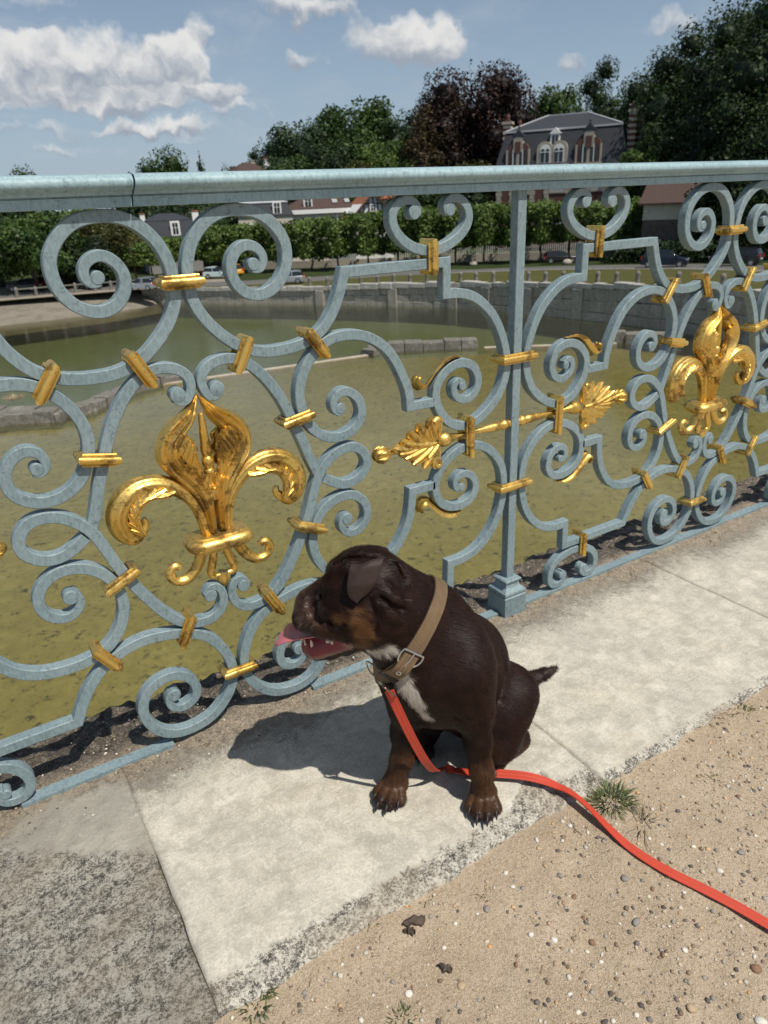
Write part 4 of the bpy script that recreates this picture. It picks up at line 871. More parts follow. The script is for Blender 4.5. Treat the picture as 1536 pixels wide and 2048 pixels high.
# ------------------------------------------------------------------ trees
def leaf_mat():
    m = bpy.data.materials.new('foliage'); m.use_nodes = True; t = NT(m.node_tree)
    for nd in list(t.n): t.n.remove(nd)
    out = t.new('ShaderNodeOutputMaterial'); a = t.new('ShaderNodeVertexColor', layer_name='tint').outputs[0]
    b = t.new('ShaderNodeBsdfPrincipled'); t.l.new(a, b.inputs['Base Color']); b.inputs['Roughness'].default_value = .55; b.inputs['Specular IOR Level'].default_value = .25
    tl = t.new('ShaderNodeBsdfTranslucent'); t.put(tl.inputs[0], t.mix(1.0, a, (1.0, 1.1, .45), 'MULTIPLY')); mx = t.new('ShaderNodeMixShader'); mx.inputs[0].default_value = .22; t.l.new(b.outputs[0], mx.inputs[1]); t.l.new(tl.outputs[0], mx.inputs[2]); t.l.new(mx.outputs[0], out.inputs[0]); return m
M_LEAF = leaf_mat(); M_TRUNK = simple('tree_bark', (.075, .062, .048), .9, 0, .3, 3, .5, world_=True)
def _core():
    bm = bmesh.new(); bmesh.ops.create_cube(bm, size=2.0); bmesh.ops.subdivide_edges(bm, edges=bm.edges[:], cuts=2, use_grid_fill=True); V = np.array([v.co[:] for v in bm.verts]); V /= np.linalg.norm(V, axis=1)[:, None]; F = np.array([[v.index for v in f.verts] for f in bm.faces]); bm.free(); return V, F
CORE = _core()
def crown_mesh(name, blobs, n, size, shades, seed, parent, inner=.42, squash=None):
    """leaf sprays on and inside a set of lobes; every spray is a bent quad"""
    r = np.random.default_rng(seed); B = np.array([b[:6] for b in blobs], float); vol = B[:, 3]*B[:, 4]+B[:, 4]*B[:, 5]+B[:, 3]*B[:, 5]; k = r.choice(len(B), n, p=vol/vol.sum())
    d = r.normal(size=(n, 3)); d /= np.linalg.norm(d, axis=1)[:, None]
    if squash: d = np.sign(d)*np.abs(d)**squash; d /= np.max(np.abs(d), axis=1)[:, None]**.75
    rad = 1-inner*r.random(n)**1.6; lump = 1+.10*vn(B[k, :3]+d*B[k, 3:], .20, seed+3)+.07*vn(B[k, :3]+d*B[k, 3:], .55, seed+4)
    P = B[k, :3]+d*B[k, 3:]*(rad*lump)[:, None]
    size = size*1.22
    ns = d*.85+.75*r.normal(size=(n, 3))+np.array([0, 0, .25]); ns /= np.linalg.norm(ns, axis=1)[:, None]
    t1 = np.cross(ns, r.normal(size=(n, 3))); t1 /= np.linalg.norm(t1, axis=1)[:, None]; t2 = np.cross(ns, t1); s = size*(.55+.9*r.random(n)**1.5)[:, None]; asp = (.55+.35*r.random(n))[:, None]
    a = P-t1*s*.5; b = P+t2*s*asp*.42-ns*s*.10; c = P+t1*s*.55-ns*s*.05; e = P-t2*s*asp*.42-ns*s*.12
    V = np.stack([a, b, c, e], 1).reshape(-1, 3); F = np.arange(4*n).reshape(n, 4); V -= np.array(parent.location)
    sh = np.array(shades)*1.18; ci = np.clip((.5+.22*vn(P, .16, seed+9)+.18*r.normal(size=n))*len(sh), 0, len(sh)-1).astype(int); col = sh[ci]*(.72+.56*r.random(n))[:, None]
    # added solid core in each lobe, tinted dark for inner shade, to block light
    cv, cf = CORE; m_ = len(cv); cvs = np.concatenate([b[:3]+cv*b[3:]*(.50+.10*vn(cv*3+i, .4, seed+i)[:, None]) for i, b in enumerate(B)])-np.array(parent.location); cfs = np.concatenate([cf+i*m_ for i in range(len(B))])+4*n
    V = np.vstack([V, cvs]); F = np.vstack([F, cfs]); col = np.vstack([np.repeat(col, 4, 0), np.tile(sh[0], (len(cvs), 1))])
    o = mknp(name, V, F, M_LEAF, parent); ca = o.data.color_attributes.new('tint', 'FLOAT_COLOR', 'POINT'); ca.data.foreach_set('color', np.c_[col, np.ones(len(col))].astype(np.float32).ravel()); return o
def trunk_mesh(parent, h, r0, limbs, seed):
    mb = MB(); r = np.random.default_rng(seed)
    def br(p, q, a, b):
        P = rs([p, (np.array(p)+np.array(q))/2+r.normal(size=3)*np.linalg.norm(np.array(q)-np.array(p))*.06, q], np.linalg.norm(np.array(q)-np.array(p))/4)
        n = len(P); V = []; F = []
        for i in range(n):
            for k in range(7): V.append(P[i]+np.array([math.cos(k*.8976), math.sin(k*.8976), 0])*(a+(b-a)*i/(n-1)))
        for i in range(n-1):
            for k in range(7): F.append((i*7+k, i*7+(k+1) % 7, i*7+7+(k+1) % 7, i*7+7+k))
        mb.add(V, F)
    br((0, 0, -.3), (0, 0, h), r0, r0*.6)
    for q in limbs: br((0, 0, h*.72), q, r0*.5, r0*.15)
    return mk('trunk', mb.V, mb.F, M_TRUNK, parent, 60)
G_DARK = [(.010, .020, .008), (.018, .034, .011), (.026, .046, .014), (.036, .058, .018)]
G_MID = [(.018, .036, .010), (.032, .060, .015), (.048, .084, .020), (.070, .110, .028)]
G_LIGHT = [(.036, .062, .014), (.060, .098, .020), (.085, .130, .028), (.115, .160, .040)]
G_BLUE = [(.016, .032, .016), (.028, .050, .022), (.042, .070, .030), (.060, .090, .040)]
COPPER = [(.010, .006, .006), (.018, .009, .009), (.028, .013, .011), (.042, .022, .014)]
BRONZE = [(.020, .014, .007), (.038, .026, .011), (.060, .042, .017), (.085, .060, .024)]
OLIVE = [(.030, .034, .010), (.055, .056, .016), (.080, .078, .022), (.11, .10, .032)]
def tree(px, top_y, dist, width_px, shades, label, base_z=None, n=3600, size=None, shape='round', crown_low=None, group='trees on the slope beyond the pond', seed=None, name='tree', lobes=11):
    p = on(px, dist); p[2] = float(zg(p[0], p[1])) + float(hill(px, dist)) if base_z is None else base_z
    seed = seed or int(px*13+top_y*7+dist); r = np.random.default_rng(seed); zt = zat(px, top_y, dist); ppm = 1420/(dist*.98); R = width_px/ppm/2; H_ = zt-p[2]; low = p[2]+H_*(.16 if crown_low is None else crown_low)
    root = empty(name, tuple(p), label, 'tree', group)
    hc = (zt-low)/2; cz = (zt+low)/2; bl = []
    if shape == 'round':
        bl.append((p[0], p[1], cz, R*.72, R*.72, hc*.80))
        for k in range(lobes):
            a = k*2.399+r.random(); f = -0.75+1.55*k/(lobes-1); q = math.sqrt(max(.05, 1-f*f*.85)); rad = R*(.30+.20*r.random())
            bl.append((p[0]+math.cos(a)*R*.68*q, p[1]+math.sin(a)*R*.68*q, cz+f*hc*.72, rad, rad, min(rad, hc*.45)*(.8+.3*r.random())))
    elif shape == 'cone':
        for k in range(9):
            f = k/8; rad = R*(1-f)**.8+.25*R*.3; bl.append((p[0], p[1], low+f*2*hc*.93, rad, rad, hc*.24))
    elif shape == 'tall':
        for k in range(8):
            f = k/7; rad = R*(.55+.5*math.sin(PI*(.15+.75*f)))*(.8+.3*r.random()); bl.append((p[0]+r.normal()*R*.25, p[1]+r.normal()*R*.25, low+f*2*hc*.86+hc*.1, rad*.8, rad*.8, hc*.26))
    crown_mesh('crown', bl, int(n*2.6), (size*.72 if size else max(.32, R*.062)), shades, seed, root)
    trunk_mesh(root, (low-p[2])+hc*.7, max(.18, R*.06), [(math.cos(a)*R*.5, math.sin(a)*R*.5, (cz-p[2])+hc*.3*s_) for a, s_ in ((.4, .3), (1.7, .6), (2.9, .1), (4.1, .5), (5.3, .3))], seed)
    return root
# clipped lime row
LIME = G_LIGHT+[(.05, .085, .018)]
for k, px in enumerate((418, 478, 540, 603, 664, 727, 790, 852, 912, 972, 1032, 1092, 1150, 1205, 1252)):
    dist = float(np.interp(px, [415, 655, 760, 955, 1090, 1260], [111, 106, 105.8, 106, 106, 104])); p = on(px, dist); p[2] = float(zg(p[0], p[1])); ty = np.interp(px, [418, 560, 664, 800, 1000, 1150, 1252], [452, 446, 434, 416, 408, 402, 404]); by = np.interp(px, [418, 664, 860, 1000, 1150, 1252], [520, 513, 500, 490, 482, 478]); zt, zb = zat(px, ty, dist), zat(px, by, dist)
    root = empty('clipped_tree', tuple(p), ORD[k]+' box clipped lime tree from the left in the row along the road', 'tree', 'clipped trees in the row along the road'); w = 2.55
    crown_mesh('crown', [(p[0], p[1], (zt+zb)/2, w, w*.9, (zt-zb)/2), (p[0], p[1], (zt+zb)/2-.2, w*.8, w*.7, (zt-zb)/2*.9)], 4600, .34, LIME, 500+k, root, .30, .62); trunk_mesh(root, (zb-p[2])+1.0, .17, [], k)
for k, (px, ty, by, dist, w) in enumerate(((235, 488, 530, 106, 2.0), (268, 492, 530, 108, 1.9), (300, 478, 524, 110, 2.3), (345, 476, 522, 111, 2.3), (385, 470, 520, 112, 2.3))):
    p = on(px, dist); zt, zb = zat(px, ty, dist), zat(px, by, dist); root = empty('clipped_tree', tuple(p), ORD[k]+' small round clipped tree from the left beside the parking', 'tree', 'small clipped trees by the parking')
    crown_mesh('crown', [(p[0], p[1], (zt+zb)/2, w, w, (zt-zb)/2)], 2600, .32, G_LIGHT, 540+k, root, .3, .8); trunk_mesh(root, (zb-p[2])+.8, .15, [], 60+k)
# left side
tree(15, 418, 104, 190, G_MID, 'broad green tree at the far left behind the parked cars', n=4200, crown_low=.12); tree(95, 405, 112, 170, G_LIGHT, 'lighter leafy tree left of the grey roofed house', n=3600, crown_low=.1); tree(190, 428, 107, 130, OLIVE, 'olive coloured bushy tree beside the small grey roofed house', n=3600, crown_low=.12); tree(-60, 395, 115, 220, G_DARK, 'dark tree cut by the left edge of the picture', n=3000, crown_low=.05); tree(140, 470, 104, 120, G_DARK, 'low dark shrub tree under the olive tree', n=2400, crown_low=0)
tree(18, 325, 150, 95, G_MID, 'distant treetop just above the handrail at far left', n=1800); tree(320, 293, 150, 120, G_MID, 'rounded tree rising above the handrail left of centre', n=3400); tree(262, 327, 152, 70, G_MID, 'small treetop left of the rounded tree above the rail', n=1400); tree(400, 306, 155, 48, G_DARK, 'dark pointed conifer right of the rounded tree', shape='cone', n=1500); tree(450, 312, 158, 60, G_BLUE, 'small greyish treetop beside the red roof', n=1400); tree(300, 380, 128, 190, G_DARK, 'dark tree mass behind the small grey roofed house', n=3000, crown_low=.02); tree(420, 392, 126, 130, G_MID, 'mid green tree behind the clipped row at its left end', n=2600, crown_low=.02)
# wood in the middle
tree(525, 268, 168, 85, G_BLUE, 'grey green tree at the left end of the wood', n=2200); tree(600, 222, 165, 135, G_BLUE, 'tall grey green tree in the left of the wood', n=4000); tree(720, 178, 172, 170, G_MID, 'tallest green tree left of the copper beech', n=4600); tree(800, 200, 168, 110, G_BLUE, 'green tree tucked against the bronze beech', n=2600); tree(655, 268, 155, 120, G_DARK, 'dark tree in front of the grey green ones', n=2600); tree(575, 300, 150, 110, G_MID, 'mid height tree right of the red roof', n=2400); tree(760, 262, 152, 130, G_LIGHT, 'bright green tree in front of the tallest one', n=2800, crown_low=.05); tree(700, 305, 140, 90, OLIVE, 'yellow green bush tree just above the handrail', n=2000, crown_low=.0); tree(800, 300, 141, 80, G_LIGHT, 'fresh green bush below the bronze beech', n=1800, crown_low=.0); tree(520, 345, 140, 110, G_DARK, 'dark tree behind the cream houses', n=1800, crown_low=0); tree(640, 340, 142, 170, G_DARK, 'broad dark tree behind the cream house roof', n=2600, crown_low=0)
# beeches and trees round the chateau
tree(955, 106, 148, 215, COPPER, 'huge dark purple copper beech behind the brick chateau', n=9000, crown_low=.05, lobes=16, size=.62); tree(872, 150, 146, 140, BRONZE, 'bronze leaved beech left of the purple one', n=5000, crown_low=.03, lobes=12, size=.55)
tree(850, 225, 141, 90, BRONZE, 'lower bronze spray of the beech group', n=2600, crown_low=.05); tree(820, 330, 130, 120, G_MID, 'green bush between timbered gable and chateau', n=2000, crown_low=0); tree(945, 300, 138, 90, OLIVE, 'olive bush at the foot of the copper beech', n=2000, crown_low=0); tree(900, 345, 132, 150, G_DARK, 'dark hedge tree left of the chateau wall', n=2200, crown_low=0)
tree(1100, 150, 165, 130, G_MID, 'green tree behind the chateau roof', n=3600); tree(1040, 190, 160, 90, G_DARK, 'dark tree between beech and chateau roof', n=2200); tree(1188, 122, 168, 80, G_DARK, 'dark upright evergreen behind the chateau', shape='tall', n=3200); tree(1150, 235, 152, 120, OLIVE, 'yellow green tree behind the chateau ridge', n=2400); tree(1238, 150, 166, 70, G_MID, 'green tree right of the upright evergreen', n=2000); tree(1258, 240, 146, 70, OLIVE, 'olive tree beside the striped chimneys', n=2200)
# steep dark wood at the right
for k, (px, ty, d, w, sh, lb) in enumerate(((1262, 165, 144, 90, G_DARK, 'dark tree rising just right of the striped chimneys'), (1300, 95, 142, 150, G_DARK, 'broad dark tree above and right of the chimneys'), (1405, -40, 132, 180, G_DARK, 'tall dark tree against the sky in the right hand wood'), (1340, 110, 136, 130, G_DARK, 'dark tree where the right hand wood begins'), (1375, 5, 128, 190, G_DARK, 'tall dark tree in the right hand wood'), (1460, -70, 120, 210, G_DARK, 'very tall dark tree near the right edge'), (1550, -120, 112, 260, G_DARK, 'towering dark tree cut by the right edge'), (1340, 190, 118, 130, G_DARK, 'shadowed lower tree right of the striped chimneys'), (1420, 160, 112, 150, [(.012, .024, .012), (.02, .036, .015), (.03, .05, .018)], 'mid height dark tree above the brown roofed house'), (1510, 130, 104, 170, G_DARK, 'dark tree filling the right edge above the rail'), (1290, 260, 116, 90, G_MID, 'greener small tree between chimneys and wood'))):
    tree(px, ty, d, w, sh, lb, n=6500, crown_low=.03, lobes=16, size=.5)
for k, (px, ty, d, w, sh, lb) in enumerate(((1480, 300, 96, 150, G_DARK, 'dark bush tree behind the parked cars at right'), (1265, 372, 108, 60, G_LIGHT, 'bright bush beside the brown roofed house'), (1560, 330, 92, 160, G_DARK, 'dark bush at the right edge behind the black car'), (1440, 400, 95, 90, G_DARK, 'dark shrub right of the brown roofed house'), (1275, 432, 102, 60, G_MID, 'low green shrub at the corner of the brown roofed house'), (1600, 200, 100, 200, G_DARK, 'dark tree outside the right edge'))):
    tree(px, ty, d, w, sh, lb, n=3000, crown_low=.0, size=.45)
hd = empty('hedge', tuple(ghit(1330, 500)), 'dark clipped hedge in front of the brown roofed house', 'hedge'); q0, q1 = on(1255, 97), on(1480, 90)
crown_mesh('foliage', [(*(q0+(q1-q0)*t)[:2], float(zg(*(q0+(q1-q0)*t)[:2]))+1.0, 2.4, 1.0, 1.2) for t in np.linspace(0, 1, 7)], 3200, .34, G_DARK, 71, hd, .3, .6)
# ------------------------------------------------------------------ houses beyond the road
M_SLATE = simple('slate', (.024, .028, .036), .8, 0, .2, 2.0, .2, world_=True); M_ZINC = simple('zinc', (.42, .43, .44), .5, 0, .1, 1, world_=True); M_CREAM = simple('cream_render', (.47, .44, .36), .9, 0, .08, .6, world_=True); M_GREY = simple('grey_render', (.24, .24, .23), .9, 0, .1, .8, world_=True); M_BEIGE = simple('beige_boards', (.50, .48, .37), .9, 0, .1, .8, world_=True)
M_TILE = simple('brown_tiles', (.062, .036, .029), .9, 0, .25, 4, .4, world_=True); M_ORANGE = simple('orange_tiles', (.30, .105, .05), .85, 0, .2, 4, .4, world_=True); M_BRICK = simple('red_brick', (.105, .047, .037), .9, 0, .25, 6, .3, world_=True); M_STONE = simple('cut_stone', (.34, .31, .255), .9, 0, .15, 3, .2, world_=True); M_WHITE = simple('white_paint', (.72, .72, .70), .6, 0, .05, 2, world_=True); M_TIMBER = simple('dark_timber', (.07, .032, .026), .8); M_GLASS = simple('dark_glass', (.02, .024, .028), .08, 0, .2, 1); M_TEAL = simple('teal_shutter', (.06, .12, .15), .7); M_BWIN = simple('curtained_glass', (.35, .36, .36), .3, 0, .2, 2)
def house(px, dist, base_z, rot, label, name='house'):
    """empty at the middle of the front wall, +x to the right as seen, +y away"""
    p = on(px, dist, base_z); a = az(px); o = empty(name, tuple(p), label, 'house'); o.rotation_euler = (0, 0, math.atan2(a[1], a[0])-PI/2+rot); return o
def win(par, x, z, w, h, y=0, frame=.10, mat=M_GLASS, bars=1, shutters=None, fm=M_WHITE):
    f = MB(); f.box(x-w/2-frame, x-w/2, y-.06, y+.1, z-frame, z+h+frame).box(x+w/2, x+w/2+frame, y-.06, y+.1, z-frame, z+h+frame).box(x-w/2, x+w/2, y-.06, y+.1, z+h, z+h+frame).box(x-w/2, x+w/2, y-.08, y+.1, z-frame, z)
    for k in range(bars): xx = x-w/2+w*(k+1)/(bars+1); f.box(xx-.035, xx+.035, y-.035, y+.05, z, z+h)
    f.box(x-w/2, x+w/2, y-.030, y+.05, z+h*.6-.03, z+h*.6+.03)
    o = f.make('window', fm, par, 30); MB().box(x-w/2, x+w/2, y+.0, y+.03, z, z+h).make('pane', mat, o, None)
    if shutters:
        for s in (-1, 1): MB().box(x+s*(w/2+frame+.26)-.25, x+s*(w/2+frame+.26)+.25, y-.07, y-.02, z-.05, z+h+.05).make('shutter', shutters, o, None)
    return o
def wallbox(par, x0, x1, y1, z0, z1, mat, nm='wall'): return MB().box(x0, x1, 0, y1, z0, z1).make(nm, mat, par, 30)
def hiproof(par, x0, x1, y0, y1, z0, z1, ridge, mat, nm='roof', ov=.35, th=.12):
    rx0, rx1 = ridge; ym = (y0+y1)/2; x0 -= ov; x1 += ov; y0 -= ov; y1 += ov
    V = [(x0, y0, z0), (x1, y0, z0), (x1, y1, z0), (x0, y1, z0), (rx0, ym, z1), (rx1, ym, z1)]; V += [(x, y, z-th) for x, y, z in V[:4]]
    return mk(nm, V, [(0, 1, 5, 4), (1, 2, 5), (2, 3, 4, 5), (3, 0, 4), (0, 6, 7, 1), (1, 7, 8, 2), (2, 8, 9, 3), (3, 9, 6, 0), (6, 9, 8, 7)], mat, par, 20)
def chimney(par, x, y, z0, z1, w, mat, cap=M_STONE, pots=True):
    o = MB().box(x-w/2, x+w/2, y-w/2, y+w/2, z0, z1).make('chimney', mat, par, 30); MB().box(x-w/2-.08, x+w/2+.08, y-w/2-.08, y+w/2+.08, z1, z1+.15).make('cap', cap, o, 30)
    if pots: MB().lathe([(.13, z1+.15), (.11, z1+.6)], (x-w*.2, y, 0), 'z', 8).lathe([(.13, z1+.15), (.11, z1+.6)], (x+w*.2, y, 0), 'z', 8).make('pot', M_BRICK, o, 30)
    return o
def ppm_at(dist): return 1420/(dist*.985)
# --- chateau with slate mansard, stone dormers and striped chimneys
D0 = 126; k0 = ppm_at(D0); zb = -5.0
CH = house(1118, D0, zb, math.radians(-10), 'brick and stone chateau with slate mansard roof, ornate dormers and striped chimneys', 'chateau')
ze = zat(1118, 332, D0)-zb; zm = zat(1118, 257, D0)-zb; zr = zat(1125, 222, D0)-zb; HW = 116/k0; DEP = 12.0
wallbox(CH, -HW+.3, HW-.3, DEP, -2, ze-.1, M_BRICK)
ins = 1.3
V = [(-HW, -.3, ze), (HW, -.3, ze), (HW, DEP+.3, ze), (-HW, DEP+.3, ze), (-HW+ins, ins, zm), (HW-ins, ins, zm), (HW-ins, DEP-ins, zm), (-HW+ins, DEP-ins, zm)]
mk('mansard_roof', V, [(0, 1, 5, 4), (1, 2, 6, 5), (2, 3, 7, 6), (3, 0, 4, 7), (3, 2, 1, 0)], M_SLATE, CH, 20)
ym = DEP/2; mk('upper_roof', [(-HW+ins+.02, ins+.02, zm+.14), (HW-ins-.02, ins+.02, zm+.14), (HW-ins-.02, DEP-ins-.02, zm+.14), (-HW+ins+.02, DEP-ins-.02, zm+.14), (-3.0, ym, zr), (3.0, ym, zr)], [(0, 1, 5, 4), (1, 2, 5), (2, 3, 4, 5), (3, 0, 4), (3, 2, 1, 0)], M_SLATE, CH, 20)
MB().box(-HW+ins-.18, HW-ins+.18, ins-.18, ins+.10, zm-.06, zm+.20).make('zinc_ridge', M_ZINC, CH, 30); MB().box(-3.1, 3.1, ym-.12, ym+.12, zr-.03, zr+.14).make('zinc_ridge', M_ZINC, CH, 30)
for s in (-1, 1):
    mb = MB(); a = np.array([s*(HW-ins), ins, zm+.16]); b = np.array([s*3.0, ym, zr+.05]); w = .12
    mb.add([a+[-w, 0, 0], a+[w, 0, 0], b+[w, 0, 0], b+[-w, 0, 0], a+[-w, 0, .14], a+[w, 0, .14], b+[w, 0, .14], b+[-w, 0, .14]], [(0, 3, 2, 1), (4, 5, 6, 7), (0, 1, 5, 4), (1, 2, 6, 5), (2, 3, 7, 6), (3, 0, 4, 7)]); mb.make('zinc_hip', M_ZINC, CH, 30)
MB().box(-HW-.15, HW+.15, -.55, -.25, ze-.35, ze+.05).make('cornice', M_STONE, CH, 30)
for x in (-HW+.7, -HW*.40, HW*.40, HW-.7, -HW*.17, HW*.17, -HW*.72, HW*.72):
    for z in np.arange(-1.5, ze-.5, .62): MB().box(x-.36-.12*(int(z/.62) % 2), x+.36+.12*(int(z/.62) % 2), -.07, .02, z, z+.58).make('quoin_stone', M_STONE, CH, None)
for x in (-HW*.55, 0, HW*.55): win(CH, x, ze-3.6, 2.2, 2.9, -.03, .25, M_BWIN, 2, None, M_STONE)
for x in (-HW*.55, 0, HW*.55): win(CH, x, ze-8.4, 2.0, 3.0, -.03, .25, M_BWIN, 2, None, M_STONE)
def arch(x, z, w, h, n=10, k=1.0): return [(x-w/2, z), (x+w/2, z)]+[(x+w/2*math.cos(a), z+h+w/2*k*math.sin(a)) for a in np.linspace(0, PI, n)]
def dormer(x, w, hh, zb_, big):
    yb = -.15; root = MB()
    if big:
        o = root.prism(arch(x-w*.26, zb_, w*.56, hh*.55), yb, yb+2.0).prism(arch(x+w*.26, zb_, w*.56, hh*.55), yb+.003, yb+2.0).box(x-w*.62, x+w*.62, yb-.2, yb+1.6, zb_-.35, zb_).make('dormer', M_STONE, CH, 25)
        for s in (-1, 1):
            wn = MB().prism(arch(x+s*w*.24, zb_+.15, w*.36, hh*.50), yb-.06, yb+.05).make('window', M_WHITE, o, 30)
            for sx in (-1, 1):
                for zz in (0, 1): MB().box(x+s*w*.24+sx*w*.085-w*.065, x+s*w*.24+sx*w*.085+w*.065, yb-.10, yb-.05, zb_+.3+zz*hh*.30, zb_+.3+zz*hh*.30+hh*.25).make('pane', M_GLASS, wn, None) if False else None
            MB().prism(arch(x+s*w*.24-w*.085, zb_+.25, w*.13, hh*.45, 6), yb-.10, yb-.04).prism(arch(x+s*w*.24+w*.085, zb_+.25, w*.13, hh*.45, 6), yb-.10, yb-.04).make('pane', M_GLASS, o, 30); MB().box(x+s*w*.24-w*.17, x+s*w*.24+w*.17, yb-.13, yb-.09, zb_+hh*.45, zb_+hh*.45+.1).make('glazing_bar', M_WHITE, o, None)
    else:
        o = root.prism(arch(x-w*.24, zb_, w*.56, hh*.48), yb, yb+2.0).prism(arch(x+w*.24, zb_, w*.56, hh*.48), yb+.003, yb+2.0).make('dormer', M_BRICK, CH, 25)
        MB().prism(arch(x, zb_+hh*.42, w*.44, hh*.32, 8), yb-.10, yb+1.2).make('gable', M_STONE, o, 25); MB().prism([(x-w*.13, zb_+hh*.45), (x, zb_+hh*.36), (x+w*.13, zb_+hh*.45), (x+w*.13, zb_+hh*.72), (x-w*.13, zb_+hh*.72)], yb-.16, yb-.08).make('brick_panel', M_BRICK, o, None)
        MB().prism([(x-w*.32, zb_+hh*.86), (x+w*.32, zb_+hh*.86), (x, zb_+hh*1.06)], yb-.14, yb+1.0).make('pediment', M_SLATE, o, None); MB().lathe([(.05, 0), (.22, .15), (.10, .3), (.2, .5), (.05, .75)], (x, yb+.3, zb_+hh*1.03), 'z', 8).make('finial', M_SLATE, o, 40)
        for s in (-1, 1):
            MB().prism(arch(x+s*w*.23, zb_+.1, w*.30, hh*.40, 7), yb-.05, yb+.05).make('window', M_GLASS, o, 25); MB().box(x+s*w*.23-.06, x+s*w*.23+.06, yb-.09, yb-.05, zb_+.1, zb_+hh*.5).make('glazing_bar', M_WHITE, o, None); MB().box(x+s*w*.52-.14, x+s*w*.52+.14, yb-.07, yb+.3, zb_, zb_+hh*.5).make('jamb', M_STONE, o, None)
        MB().box(x-.22, x+.22, yb-.12, yb+.2, zb_, zb_+hh*.48).make('mullion', M_STONE, o, None); MB().box(x-w*.6, x+w*.6, yb-.16, yb+.9, zb_-.22, zb_).make('sill', M_STONE, o, None)
dormer(-13/k0, 50/k0, 42/k0, ze+.35, True); dormer(-74/k0, 38/k0, 56/k0, ze+.25, False); dormer(50/k0, 40/k0, 58/k0, ze+.25, False)
x = -10/k0; z0 = zm-2.35; o = MB().box(x-.72, x+.72, .55, 2.4, z0, z0+1.75).make('dormer', M_WHITE, CH, 25); MB().prism([(x-.9, z0+1.75), (x+.9, z0+1.75), (x, z0+2.6)], .45, 2.2).make('gable', M_WHITE, o, None)
for s in (-1, 1): MB().box(x+s*.27-.2, x+s*.27+.2, .50, .56, z0+.25, z0+1.55).make('pane', M_GLASS, o, None)
M_CBR = simple('chimney_brick', (.20, .075, .052), .9, 0, .2, 5, world_=True); M_CST = simple('chimney_stone', (.50, .45, .37), .9, 0, .1, 4, world_=True)
def striped(x, y, z0, z1, w):
    o = MB().box(x-w*.42, x+w*.42, y-w*.42, y+w*.42, z0, z1).make('chimney', M_BRICK, CH, None); z = z0; k = 0
    while z < z1-.6:
        MB().box(x-w/2-(.06 if k % 2 else 0), x+w/2+(.06 if k % 2 else 0), y-w/2-(.06 if k % 2 else 0), y+w/2+(.06 if k % 2 else 0), z, z+.40).make('course', M_CST if k % 2 else M_CBR, o, None); z += .41; k += 1
    MB().box(x-w*.7, x+w*.7, y-w*.7, y+w*.7, z1-.6, z1-.2).make('cap', M_STONE, o, 20); MB().lathe([(.35, z1-.2), (.3, z1+.3), (.38, z1+.45), (.2, z1+.9)], (x, y, 0), 'z', 10).make('pot', M_BRICK, o, 30)
zc = zat(1225, 216, D0)-zb; zl = zat(1010, 232, D0)-zb
striped(HW+.1, 3.0, ze-.5, zc, 1.0); striped(HW+1.15, 4.2, ze-.5, zc-.7, 1.0); striped(-HW+.5, 6.0, ze, zl, 1.2); striped(-HW+2.0, 8.0, ze+2, zl-.8, 1.1)
# --- small grey house with mansard (left)
D1 = 117; k1 = ppm_at(D1); A = house(322, D1, GZ, 0.12, 'small house with dark grey mansard roof, white dormer and white chimney'); e1 = zat(322, 476, D1)-GZ; t1 = zat(322, 443, D1)-GZ; r1 = zat(322, 427, D1)-GZ; w1 = 50/k1
wallbox(A, -w1+.1, w1-.1, 7, 0, e1, M_GREY)
mk('mansard_roof', [(-w1-.2, -.3, e1), (w1+.2, -.3, e1), (w1+.2, 7.3, e1), (-w1-.2, 7.3, e1), (-w1+.7, .7, t1), (w1-.7, .7, t1), (w1-.7, 6.3, t1), (-w1+.7, 6.3, t1)], [(0, 1, 5, 4), (1, 2, 6, 5), (2, 3, 7, 6), (3, 0, 4, 7), (3, 2, 1, 0)], M_SLATE, A, 20); hiproof(A, -w1+.75, w1-.75, .75, 6.25, t1+.13, r1, (-1.2, 1.2), M_SLATE, 'upper_roof', .05)
win(A, .6, e1+.35, .8, 1.6, -.12, .28, M_GLASS, 1); chimney(A, w1+.1, 3, e1-1, zat(366, 424, D1)-GZ, .95, M_WHITE, M_ORANGE, False); chimney(A, -w1+.6, 4, t1-.5, zat(282, 429, D1)-GZ, .7, M_WHITE, M_ORANGE, False); win(A, -1.6, e1-2.2, .9, 1.4, -.03, .1)
# --- cream houses with brown roof
D2 = 124; k2 = ppm_at(D2); B = house(628, D2, GZ, 0.10, 'long cream house with brown tiled roof, dormer and skylights'); e2 = zat(628, 417, D2)-GZ; r2 = zat(628, 388, D2)-GZ; w2 = 72/k2
wallbox(B, -w2+1.2, w2, 9, 0, e2, M_CREAM); hiproof(B, -w2+1.2, w2, 0, 9, e2, r2, (-w2+5, w2-3), M_TILE); MB().box(-w2+1.0, w2+.2, -.5, -.2, e2-.75, e2-.12).make('frieze', M_WHITE, B, 20); MB().box(w2-3.2, w2-3.0, -.12, -.02, 0, e2-.8).make('downpipe', M_WHITE, B, None)
win(B, -1.4, e2+.3, 1.0, 1.3, .45, .2, M_GLASS, 1)
for x in (3.0, 5.0): mk('skylight', [(x-.4, .98, e2+.72), (x+.4, .98, e2+.72), (x+.4, 1.9, e2+1.22), (x-.4, 1.9, e2+1.22), (x-.4, .98, e2+.80), (x+.4, .98, e2+.80), (x+.4, 1.9, e2+1.30), (x-.4, 1.9, e2+1.30)], [(0, 3, 2, 1), (4, 5, 6, 7), (0, 1, 5, 4), (1, 2, 6, 5), (2, 3, 7, 6), (3, 0, 4, 7)], M_BWIN, B, None)
for x in (-3.4, 0.2, 3.4): win(B, x, e2-3.3, 1.1, 1.9, -.03, .12, M_GLASS, 1, M_TEAL)
